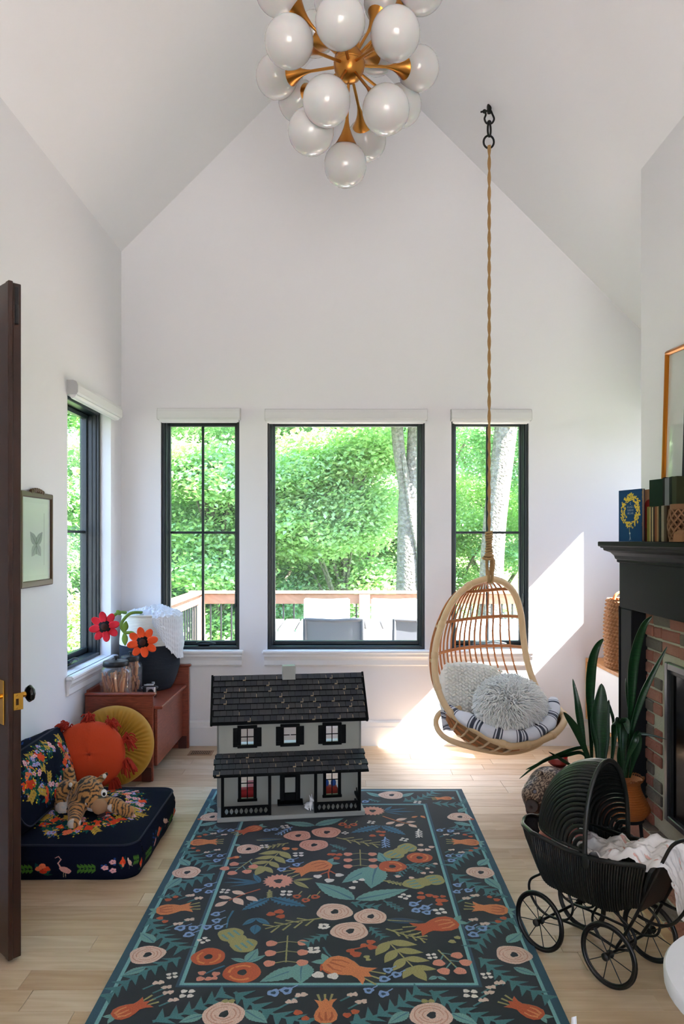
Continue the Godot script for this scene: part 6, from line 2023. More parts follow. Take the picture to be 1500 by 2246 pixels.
func plush_flower(label: String, p: Vector3, face: Vector3, c: Color, stem: Array, leaves: Array) -> void:
	var t := thing("plush_flower", label, "toy flower", p)
	var m := sm(c, 0.85)
	m.rim_enabled = true
	m.rim = 0.6
	var z := face.normalized()
	var x := Vector3.UP.cross(z).normalized()
	var b := Basis(x, z.cross(x), z)
	for k in 8:
		var w := TAU * k / 8.0 + 0.2
		var d := b * Vector3(cos(w), sin(w), 0)
		var side := b * Vector3(-sin(w), cos(w), 0)
		var rows := []
		for i in 13:
			var a := PI * i / 12.0
			var row := PackedVector3Array()
			for j in 17:
				var q := TAU * (j % 16) / 16.0
				var al := -cos(a)
				var rr := sin(a)
				var cup := 0.010 * al * al - 0.006 * (1.0 - absf(sin(q))) * rr * (1.0 if cos(q) > 0.0 else 0.0)
				row.append(d * (0.062 + al * 0.038) + side * sin(q) * rr * 0.025 + z * (cos(q) * rr * 0.011 + cup + (0.003 if k % 2 == 0 else -0.003)))
			rows.append(row)
		part("petal", MB.new().grid(rows, true, true), m, t)
	part("centre_ring", MB.new().ball(Vector3.ZERO, Vector3(0.043, 0.043, 0.02), 24, 12, b), sm(Color(0.055, 0.02, 0.012), 0.95), t)
	part("centre", MB.new().ball(z * 0.008, Vector3(0.026, 0.026, 0.018), 20, 12, b), sm(Color(0.24, 0.10, 0.05), 0.95), t)
	var gm := sm(Color(0.42, 0.52, 0.16), 0.85)
	var sp: Array = stem.duplicate()
	sp.append(p - z * 0.012)
	wpart("stem", MB.new().tube(curve(sp, 6), 0.0105, 10), gm, t)
	for l in leaves:
		var a: Vector3 = l[0]
		var e: Vector3 = l[1]
		var d := e - a
		var s := d.cross(Vector3(0, 0, 1)).normalized()
		var rows := []
		for i in 11:
			var f := i / 10.0
			var hw_ := 0.021 * sin(PI * clampf(f * 0.94 + 0.03, 0.0, 1.0))
			var row := PackedVector3Array()
			for j in 13:
				var q := TAU * (j % 12) / 12.0
				row.append(a + d * f + s * cos(q) * hw_ + Vector3(0, 0, 1) * (sin(q) * 0.3 * hw_ + 0.01 * f * f))
			rows.append(row)
		wpart("leaf", MB.new().grid(rows, true, true), gm, t)

# ---------- floral floor cushions, pillows, toy tiger ----------
func floral(w: float, h: float, ppm: float, dens: int, sd: int, band := false) -> ImageTexture:
	var pt := Paint.new().setup(w, h, ppm, Color(0.06, 0.075, 0.138))
	var r := RandomNumberGenerator.new()
	r.seed = sd
	var green := [Color(0.06, 0.26, 0.26), Color(0.09, 0.33, 0.30), Color(0.12, 0.30, 0.20)]
	var warm := [Color(0.86, 0.30, 0.16), Color(0.90, 0.45, 0.30), Color(0.80, 0.24, 0.14)]
	if band:
		var x := 0.03
		var n := 0
		while x < w - 0.03:
			var y := h * 0.52 + r.randf_range(-0.02, 0.02)
			var k := n % 7
			if k == 0 or k == 3:
				for q in 3:
					pt.leaf(Vector2(x, y + 0.03), Vector2(x + r.randf_range(-0.05, 0.05), y - 0.03 + q * 0.03), 0.35, green[q])
				for q in 4:
					pt.blob(Vector2(x + cos(q * 1.6) * 0.013, y + sin(q * 1.6) * 0.013), 0.012, 0.012, warm[(q + n) % 3])
			elif k == 1 or k == 5:
				pt.line(PackedVector2Array([Vector2(x - 0.03, y + 0.01), Vector2(x + 0.03, y - 0.01)]), 0.003, 0.003, Color(0.22, 0.42, 0.16))
				for q in 5:
					for sg in [-1.0, 1.0]:
						pt.leaf(Vector2(x - 0.028 + q * 0.012, y), Vector2(x - 0.015 + q * 0.012, y + sg * 0.025), 0.4, Color(0.28, 0.45, 0.17))
			elif k == 2:
				# a small pale bird
				pt.blob(Vector2(x, y), 0.022, 0.012, Color(0.83, 0.66, 0.58), 0.05, 1.0, -0.5)
				pt.blob(Vector2(x + 0.017, y - 0.017), 0.008, 0.008, Color(0.86, 0.74, 0.66))
				pt.line(PackedVector2Array([Vector2(x - 0.01, y + 0.008), Vector2(x - 0.032, y + 0.022)]), 0.008, 0.003, Color(0.65, 0.55, 0.52))
				pt.line(PackedVector2Array([Vector2(x, y + 0.01), Vector2(x, y + 0.032)]), 0.002, 0.002, Color(0.7, 0.6, 0.4))
			elif k == 4:
				for q in 12:
					pt.blob(Vector2(x + r.randf_range(-0.025, 0.025), y + r.randf_range(-0.03, 0.03)), 0.0045, 0.0045, Color(0.15, 0.28, 0.52))
				for q in 3:
					var c := Vector2(x + r.randf_range(-0.02, 0.02), y + r.randf_range(-0.03, 0.03))
					for z in 5:
						pt.blob(c + Vector2(cos(z * 1.257), sin(z * 1.257)) * 0.007, 0.0055, 0.0055, Color(0.87, 0.62, 0.62))
			else:
				# a wading bird
				pt.blob(Vector2(x, y + 0.012), 0.022, 0.014, Color(0.85, 0.60, 0.55), 0.04, 2.0, -0.7)
				pt.line(PackedVector2Array([Vector2(x + 0.014, y), Vector2(x + 0.024, y - 0.02), Vector2(x + 0.014, y - 0.038), Vector2(x + 0.024, y - 0.05), Vector2(x + 0.034, y - 0.042)]), 0.006, 0.003, Color(0.86, 0.62, 0.56))
				pt.line(PackedVector2Array([Vector2(x, y + 0.02), Vector2(x + 0.002, y + 0.055)]), 0.002, 0.002, Color(0.75, 0.65, 0.5))
				pt.line(PackedVector2Array([Vector2(x + 0.006, y + 0.02), Vector2(x + 0.01, y + 0.055)]), 0.002, 0.002, Color(0.75, 0.65, 0.5))
			x += r.randf_range(0.055, 0.075)
			n += 1
	else:
		# a wreath of bouquets, thickest in a ring, plain navy towards the rim
		for i in dens:
			var w0 := r.randf() * TAU
			var rad := 0.16 + 0.20 * sqrt(r.randf())
			var c := Vector2(w * 0.5 + cos(w0) * rad * w * 1.05, h * 0.5 + sin(w0) * rad * h * 1.05)
			for q in 4:
				var d := Vector2.from_angle(r.randf() * TAU) * r.randf_range(0.03, 0.07)
				pt.leaf(c, c + d, 0.32, green[r.randi() % 3])
			for q in 7:
				pt.blob(c + Vector2(r.randf_range(-0.05, 0.05), r.randf_range(-0.05, 0.05)), 0.0045, 0.0045, Color(0.86, 0.74, 0.16) if i % 3 > 0 else Color(0.16, 0.30, 0.58))
			var kind := i % 5
			if kind == 0 or kind == 3:
				for q in 4:
					pt.blob(c + Vector2(cos(q * 1.57 + i), sin(q * 1.57 + i)) * 0.014, 0.014, 0.013, warm[i % 3], 0.1, q)
			elif kind == 1 or kind == 4:
				for f in 3:
					var cc := c + Vector2(r.randf_range(-0.03, 0.03), r.randf_range(-0.03, 0.03))
					for q in 5:
						pt.blob(cc + Vector2(cos(q * 1.257), sin(q * 1.257)) * 0.009, 0.007, 0.007, Color(0.88, 0.66, 0.70) if i % 2 == 0 else Color(0.62, 0.60, 0.80))
					pt.blob(cc, 0.004, 0.004, Color(0.7, 0.3, 0.3))
			else:
				var d := Vector2.from_angle(r.randf() * TAU) * 0.075
				pt.line(PackedVector2Array([c, c + d]), 0.003, 0.002, Color(0.72, 0.58, 0.24))
				for q in 4:
					for sg in [-1.0, 1.0]:
						var p := c + d * (0.15 + q * 0.22)
						pt.leaf(p, p + (d.normalized() + Vector2(-d.y, d.x).normalized() * sg) * 0.024, 0.42, Color(0.72, 0.58, 0.24))
	pt.speckle(sd, 0.10)
	return ImageTexture.create_from_image(pt.im)

# box cushion lying in its own frame: x across, z along, y up from the base; b tilts it
func box_cushion(t: Node3D, w: float, l: float, h: float, swell: float, top_tex: Texture2D, band_tex: Texture2D, b: Basis, o: Vector3, sd: int) -> void:
	var f := FastNoiseLite.new()
	f.seed = sd
	f.frequency = 3.2
	var mt := sm(Color.WHITE, 0.85)
	mt.albedo_texture = top_tex
	var mb := sm(Color.WHITE, 0.85)
	mb.metallic_specular = 0.2
	mt.metallic_specular = 0.2
	mb.albedo_texture = band_tex
	var cr := 0.07
	var n := 40
	var loop := PackedVector2Array()
	for k in 4:
		var c: Vector2 = [Vector2(1, 1), Vector2(-1, 1), Vector2(-1, -1), Vector2(1, -1)][k] * Vector2(w * 0.5 - cr, l * 0.5 - cr)
		for i in 7:
			loop.append(c + Vector2.from_angle(k * PI * 0.5 + i / 6.0 * PI * 0.5) * cr)
		var d: Vector2 = [Vector2(-1, 1), Vector2(-1, -1), Vector2(1, -1), Vector2(1, 1)][k] * Vector2(w * 0.5 - cr, l * 0.5 - cr)
		var e0: Vector2 = loop[loop.size() - 1]
		var e1: Vector2 = d + Vector2.from_angle((k + 1) * PI * 0.5) * cr
		for i in range(1, 10):
			loop.append(e0.lerp(e1, i / 10.0))
	var m := loop.size()
	var per := 0.0
	for i in m:
		per += loop[i].distance_to(loop[(i + 1) % m])
	# side band
	var rows := []
	for i in 11:
		var q := i / 10.0
		var row := PackedVector3Array()
		for j in m + 1:
			var p := loop[j % m]
			var out := p.normalized()
			var bulge := 0.022 * sin(PI * q) + f.get_noise_3d(p.x, q * 0.6, p.y) * 0.012 + 0.004 * sin(j * 0.9 + q * 2.0)
			row.append(o + b * Vector3(p.x + out.x * bulge, h * (1.0 - q) + 0.004 * f.get_noise_2d(p.x * 2.0, p.y * 2.0), p.y + out.y * bulge))
		rows.append(row)
	var band := MB.new().grid(rows, true, true, 1.0, 1.0)
	for i in band.uv.size():
		band.uv[i].x *= roundf(per / 0.9)
	part("side_band", band, mb, t)
	for s in [0, 1]:
		var tr := []
		for i in 15:
			var q := i / 14.0
			var row := PackedVector3Array()
			for j in m + 1:
				var p := loop[j % m] * q
				var y := h + swell * (1.0 - pow(q, 2.6)) + f.get_noise_2d(p.x * 1.3, p.y * 1.3) * 0.02 * (1.0 - q * q) + 0.0035 * sin(p.x * 40.0 + p.y * 22.0) * (1.0 - q * 0.7) if s == 0 else 0.0
				row.append(o + b * Vector3(p.x, y, p.y))
			tr.append(row)
		var g := MB.new().grid(tr, true, s == 0)
		for i in 15:
			for j in m + 1:
				var p := loop[j % m] * (i / 14.0)
				g.uv[i * (m + 1) + j] = Vector2(p.x / w + 0.5, p.y / l + 0.5)
		part("top_panel" if s == 0 else "bottom_panel", g, mt, t)
	var pip := PackedVector3Array()
	for p in loop:
		pip.append(o + b * Vector3(p.x, h, p.y))
	part("piping", MB.new().tube(pip, 0.005, 6, true), sm(Color(0.065, 0.08, 0.16), 0.85), t)

func soft_corner() -> void:
	var top := floral(0.78, 0.80, 640.0, 120, 21)
	var band := floral(0.9, 0.16, 640.0, 0, 22, true)
	var s := thing("floor_cushion", "navy floral box cushion lying flat on the floor under the toy tiger", "cushion", Vector3(-1.275, 0.001, 1.79))
	box_cushion(s, 0.68, 0.77, 0.15, 0.04, top, band, Basis.IDENTITY, Vector3.ZERO, 3)
	var up_c := thing("floor_cushion", "navy floral box cushion propped upright against the left wall behind the tiger", "cushion", Vector3(-1.56, 0.17, 1.78))
	var top2 := floral(0.40, 0.74, 640.0, 70, 23)
	box_cushion(up_c, 0.32, 0.74, 0.11, 0.05, top2, band, Basis(Vector3.BACK, deg_to_rad(-66.0)), Vector3(-0.035, 0.135, 0.0), 5)
	# mustard round pillow
	var my := thing("mustard_pillow", "round mustard velvet pillow with radial pleats leaning on the bench end", "pillow", Vector3(-1.405, 0.262, 0.965))
	var vm := sm(Color(0.66, 0.47, 0.05), 0.75)
	vm.rim_enabled = true
	vm.rim = 0.7
	vm.rim_tint = 0.6
	var rows := []
	rng.seed = 31
	var amp := []
	for j in 121:
		amp.append(rng.randf_range(0.4, 1.0))
	for i in 49:
		var a := PI * i / 48.0
		var row := PackedVector3Array()
		for j in 241:
			var w := TAU * (j % 240) / 240.0
			var r := 0.236 * pow(sin(a), 0.55) if i > 0 and i < 48 else 0.0
			var q := r / 0.236
			var th := 0.085 * signf(cos(a)) * pow(absf(cos(a)), 0.75)
			var dip := exp(-pow(q / 0.22, 2.0)) * 0.05
			var pleat: float = sin(w * 46.0 + sin(w * 5.0) * 2.0) * 0.0075 * (1.0 - smoothstep(0.72, 1.0, q)) * smoothstep(0.05, 0.25, q) * amp[int(j / 2.0) % 120]
			row.append(Vector3(cos(w) * r, sin(w) * r, th - signf(cos(a)) * (dip - pleat)))
		rows.append(row)
	var mbasis := Basis.from_euler(Vector3(-0.22, 0.22, 0.0))
	part("cover", MB.new().grid(rows, true, true), vm, my, Transform3D(mbasis, Vector3.ZERO))
	part("button", MB.new().ball(Vector3(0, 0, 0.045), Vector3(0.02, 0.02, 0.01), 14, 8), vm, my, Transform3D(mbasis, Vector3.ZERO))
	# orange round pillow with tassels
	var og := thing("orange_pillow", "round burnt orange pillow with tassels around its edge, on the floor cushion", "pillow", Vector3(-1.395, 0.336, 1.43))
	var om := sm(Color(0.80, 0.26, 0.10), 0.95)
	om.heightmap_enabled = true
	om.heightmap_texture = noise_tex(0.05, Color.BLACK, Color.WHITE, 44)
	om.heightmap_scale = 0.15
	om.uv1_triplanar = true
	om.uv1_scale = Vector3(30, 4, 8)
	var ob := Basis.from_euler(Vector3(-0.36, 0.30, 0.0))
	part("cover", cushion(0.188, 0.183, 0.085, 0.98, 60, 30, null), om, og, Transform3D(ob, Vector3.ZERO))
	var tm := sm(Color(0.66, 0.15, 0.06), 0.95)
	rng.seed = 12
	for k in 10:
		var w := 0.35 + TAU * k / 10.0
		var root := ob * Vector3(cos(w) * 0.178, sin(w) * 0.173, 0)
		var outv := ob * Vector3(cos(w), sin(w), 0.12)
		var ts := MB.new()
		ts.ball(root + outv * 0.008, Vector3.ONE * 0.011, 8, 6)
		for q in 44:
			var sp := Vector3(rng.randfn(), rng.randfn(), rng.randfn()) * 0.014
			var e := root + outv * 0.05 + Vector3(0, -0.03, 0.012) + sp * 1.4
			ts.tube(curve([root + outv * 0.006, root + outv * 0.03 + sp * 0.9 + Vector3(0, 0.006, 0), e], 3), 0.004, 5)
		part("tassel", ts, tm, og)
	tiger()

func tiger() -> void:
	var t := thing("plush_tiger", "striped plush tiger lying on the navy floor cushion with its arms spread", "toy tiger", Vector3(-1.26, 0.18, 1.84))
	var o := t.position
	var fn := FastNoiseLite.new()
	fn.seed = 4
	fn.frequency = 14.0
	var bones := [
		[Vector3(-1.245, 0.268, 1.855), Vector3(-1.262, 0.282, 1.82), 0.068, 0.064],
		[Vector3(-1.262, 0.255, 1.80), Vector3(-1.40, 0.232, 1.76), 0.052, 0.066],
		[Vector3(-1.40, 0.232, 1.76), Vector3(-1.43, 0.225, 1.72), 0.066, 0.055],
		[Vector3(-1.21, 0.245, 1.895), Vector3(-1.19, 0.24, 1.915), 0.045, 0.036],
		[Vector3(-1.215, 0.235, 1.86), Vector3(-1.18, 0.222, 1.855), 0.04, 0.034],
		[Vector3(-1.20, 0.225, 1.83), Vector3(-1.12, 0.213, 1.855), 0.034, 0.033], [Vector3(-1.12, 0.213, 1.855), Vector3(-1.052, 0.197, 1.885), 0.033, 0.030],
		[Vector3(-1.32, 0.24, 1.84), Vector3(-1.285, 0.212, 1.93), 0.04, 0.034], [Vector3(-1.285, 0.212, 1.93), Vector3(-1.262, 0.192, 2.02), 0.034, 0.03],
		[Vector3(-1.39, 0.25, 1.72), Vector3(-1.405, 0.325, 1.70), 0.036, 0.028], [Vector3(-1.42, 0.22, 1.78), Vector3(-1.37, 0.19, 1.86), 0.04, 0.03],
		[Vector3(-1.325, 0.305, 1.845), Vector3(-1.342, 0.322, 1.85), 0.016, 0.010], [Vector3(-1.20, 0.335, 1.81), Vector3(-1.182, 0.352, 1.81), 0.016, 0.010],
	]
	var loc := []
	for b in bones:
		loc.append([b[0] - o, b[1] - o, b[2], b[3]])
	var stripes := func(p: Vector3) -> Color:
		var w := p + o
		var base := Color(0.47, 0.215, 0.06)
		var dark := Color(0.018, 0.012, 0.01)
		var white := Color(0.78, 0.74, 0.68)
		var st: float
		if w.x > -1.19 and w.z < 1.90:
			st = sin((w.x + w.z * 0.25) * 330.0 + fn.get_noise_3d(w.x, w.y, w.z) * 5.0)
		elif w.z > 1.90 and w.x < -1.225:
			st = sin(w.z * 330.0 + fn.get_noise_3d(w.x, w.y, w.z) * 5.0)
		elif w.x > -1.325:
			var d := Vector2(w.x + 1.20, w.y - 0.24).length()
			st = sin(d * 360.0 + fn.get_noise_3d(w.x, w.y, w.z) * 7.0)
		else:
			st = sin((w.x * 0.5 + w.y) * 330.0 + w.z * 80.0 + fn.get_noise_3d(w.x, w.y, w.z) * 7.0)
		var c := base.lerp(dark, smoothstep(0.15, 0.6, st))
		# pale muzzle sides, belly and paw soles
		if w.z > 1.885 and w.x > -1.235 and w.x < -1.13 and w.y < 0.232:
			c = c.lerp(white, 0.8)
		if (w.y < 0.172 and w.x < -1.15) or (w.z > 2.035 and w.x < -1.255) or (w.x < -1.35 and w.z > 1.85):
			c = c.lerp(white, 0.7)
		return c
	var fur := sm(Color.WHITE, 0.85)
	fur.vertex_color_use_as_albedo = true
	fur.rim_enabled = true
	fur.rim = 0.4
	part("body", blend_mesh(loc, 0.0042, 0.02, stripes), fur, t)
	part("muzzle", MB.new().ball(Vector3(-1.172, 0.238, 1.935) - o, Vector3(0.036, 0.042, 0.03), 20, 14, Basis.from_euler(Vector3(0.5, 0.35, 0))), sm(Color(0.66, 0.50, 0.36), 0.9), t)
	part("mouth", MB.new().ball(Vector3(-1.160, 0.200, 1.942) - o, Vector3(0.022, 0.008, 0.012), 14, 8, Basis.from_euler(Vector3(0.2, 0.3, 0.25))), sm(Color(0.12, 0.03, 0.025), 0.8), t)
	for e in [[Vector3(-1.232, 0.252, 1.922), 0.013], [Vector3(-1.165, 0.288, 1.893), 0.015]]:
		part("eye_patch", MB.new().ball(e[0] - o, Vector3(e[1], e[1] * 1.2, 0.008), 14, 8, Basis.from_euler(Vector3(-0.3, 0.4, 0))), sm(Color(0.88, 0.87, 0.85), 0.8), t)
		part("eye", MB.new().ball(e[0] - o + Vector3(0.002, -0.003, 0.006), Vector3(0.008, 0.009, 0.006), 12, 8), sm(Color(0.01, 0.01, 0.012), 0.1), t)
	for e in [Vector3(-1.338, 0.316, 1.858), Vector3(-1.186, 0.346, 1.82)]:
		part("ear_lining", MB.new().ball(e - o, Vector3(0.010, 0.012, 0.006), 10, 6), sm(Color(0.86, 0.84, 0.80), 0.9), t)

# ---------- door leaf and small picture on the left ----------
func door_and_picture() -> void:
	var e := Vector3(-1.198, 0, 2.84)
	# the door's long axis runs from its free edge back to the hinge on the left wall
	var ax := Vector3(-0.72, 0, -0.69).normalized()
	var nn := Vector3(-ax.z, 0, ax.x)
	if nn.x > 0.0:
		nn = -nn
	var far_corner := e - nn * 0.046
	var o := thing("door_leaf", "dark brown wooden door leaf standing open at the left edge with brass lock", "door", e)
	var b := Basis(ax, Vector3.UP, nn)
	var dk := sm(Color.WHITE, 0.3)
	dk.albedo_texture = wood_tex(Color(0.215, 0.115, 0.075), Color(0.155, 0.078, 0.05), 256, 64, 18)
	dk.uv1_triplanar = true
	dk.uv1_scale = Vector3(2, 0.6, 2)
	var xf := Transform3D(b, Vector3.ZERO)
	# own frame: x from the free edge to the hinge, y up, z out of the visible face; thickness 46 mm behind it
	part("leaf", MB.new().span(Vector3(0.0, 0.012, -0.046), Vector3(0.60, 2.416, -0.016), 0.002).span(Vector3(0.004, 0.012, -0.018), Vector3(0.60, 2.42, 0.0), 0.004), dk, o, xf)
	part("astragal", MB.new().span(Vector3(-0.006, 0.012, -0.016), Vector3(0.02, 2.42, 0.002), 0.003), dk, o, xf)
	part("flush_bolt", MB.new().span(Vector3(-0.0015, 2.27, -0.038), Vector3(0.006, 2.405, -0.022), 0.002).span(Vector3(-0.006, 2.27, -0.037), Vector3(0.004, 2.34, -0.023), 0.003), sm(Color(0.02, 0.02, 0.022), 0.35), o, xf)
	var br: Material = M.bright_brass
	var lk := part("lock_plate", MB.new().span(Vector3(-0.004, 0.895, -0.052), Vector3(0.002, 0.955, -0.018), 0.001), br, o, xf)
	part("latch", MB.new().span(Vector3(-0.0045, 0.912, -0.036), Vector3(0.003, 0.936, -0.025), 0.001), sm(Color(0.25, 0.16, 0.08), 0.4, 0.6), lk)
	for y in [0.902, 0.948]:
		part("screw", MB.new().ball(Vector3(-0.004, y, -0.028), Vector3(0.001, 0.0035, 0.0035), 10, 6), br, lk)
	# plate and knob stem on the visible face
	part("face_plate", MB.new().span(Vector3(0.03, 0.84, 0.0), Vector3(0.085, 1.0, 0.005), 0.003), br, o, xf)
	part("knob", MB.new().lathe(PackedVector2Array([Vector2(0.009, 0.0), Vector2(0.009, 0.03), Vector2(0.026, 0.045), Vector2(0.03, 0.06), Vector2(0.02, 0.072), Vector2(0.0, 0.075)]), 20, Transform3D(Basis(Vector3.RIGHT, Vector3(0, 0, 1), Vector3(0, -1, 0)), Vector3(0.058, 0.94, 0.004))), br, o, xf)
	# black faceted knob on the other face
	var rows := []
	for i in 9:
		var a := PI * i / 8.0
		var row := PackedVector3Array()
		for j in 25:
			var w := TAU * (j % 24) / 24.0
			var fl := 1.0 + 0.06 * cos(w * 8.0)
			row.append(Vector3(cos(w) * sin(a) * 0.030 * fl, sin(w) * sin(a) * 0.030 * fl, cos(a) * 0.017))
		rows.append(row)
	part("black_knob", MB.new().grid(rows, true, true).moved(Vector3(0.035, 0.94, -0.092)), sm(Color(0.012, 0.012, 0.012), 0.15), o, xf)
	part("knob_stem", MB.new().tube(V3([0.035, 0.94, -0.046, 0.035, 0.94, -0.08]), 0.01, 10), br, o, xf)
	# framed print
	var p := thing("framed_print", "small gilt framed butterfly print with carved crest on the left wall", "picture", Vector3(-1.649, 1.505, 1.535))
	var wd := sm(Color(0.33, 0.22, 0.12), 0.4, 0.2)
	var pf := MB.new()
	var hw_ := 0.205
	var hh := 0.232
	for q in [[Vector3(0, hh, 0), Vector3(0.02, 0.03, hw_ * 2)], [Vector3(0, -hh, 0), Vector3(0.02, 0.034, hw_ * 2)], [Vector3(0, 0, -hw_ + 0.012), Vector3(0.02, hh * 2, 0.024)], [Vector3(0, 0, hw_ - 0.012), Vector3(0.02, hh * 2, 0.024)]]:
		pf.box(q[0] + Vector3(0.012, 0, 0), q[1], 0.005)
	part("frame", pf, wd, p)
	var crest := MB.new()
	for k in 7:
		var z := -0.075 + k * 0.025
		crest.ball(Vector3(0.016, hh + 0.014 + 0.012 * cos((k - 3) * 0.5), z), Vector3(0.01, 0.013, 0.015), 10, 8, Basis(Vector3.RIGHT, (k - 3) * 0.4))
	part("crest", crest, wd, p)
	var pt := Paint.new().setup(0.28, 0.44, 500.0, Color(0.80, 0.83, 0.815))
	pt.poly(PackedVector2Array([Vector2(0.03, 0.03), Vector2(0.25, 0.03), Vector2(0.25, 0.41), Vector2(0.03, 0.41)]), Color(0.82, 0.85, 0.83))
	for sg in [-1.0, 1.0]:
		pt.leaf(Vector2(0.14, 0.25), Vector2(0.14 + sg * 0.06, 0.18), 0.55, Color(0.60, 0.62, 0.62), Color(0.45, 0.47, 0.47))
		pt.leaf(Vector2(0.14, 0.25), Vector2(0.14 + sg * 0.045, 0.31), 0.7, Color(0.64, 0.66, 0.66), Color(0.48, 0.5, 0.5))
	pt.line(PackedVector2Array([Vector2(0.14, 0.21), Vector2(0.14, 0.30)]), 0.006, 0.003, Color(0.35, 0.36, 0.36))
	pt.line(PackedVector2Array([Vector2(0.215, 0.08), Vector2(0.215, 0.36)]), 0.002, 0.002, Color(0.45, 0.47, 0.47))
	var pm := sm(Color.WHITE, 0.15)
	pm.albedo_texture = ImageTexture.create_from_image(pt.im)
	var q := MB.new()
	q.flat([Vector3(0.012, 0.22, 0.185), Vector3(0.012, 0.22, -0.185), Vector3(0.012, -0.22, -0.185), Vector3(0.012, -0.22, 0.185)], Vector3.RIGHT, [Vector2(0, 0), Vector2(1, 0), Vector2(1, 1), Vector2(0, 1)])
	part("print", q, pm, p)
	# casing of the doorway the leaf belongs to, outside the picture
	struct("trim_2", MB.new().span(Vector3(-1.651, 0, 2.40), Vector3(-1.632, 2.52, 2.49), 0.003).span(Vector3(-1.651, 2.44, 2.49), Vector3(-1.632, 2.54, 3.74), 0.003).span(Vector3(-1.651, 0, 3.65), Vector3(-1.632, 2.44, 3.74), 0.003), M.trim)

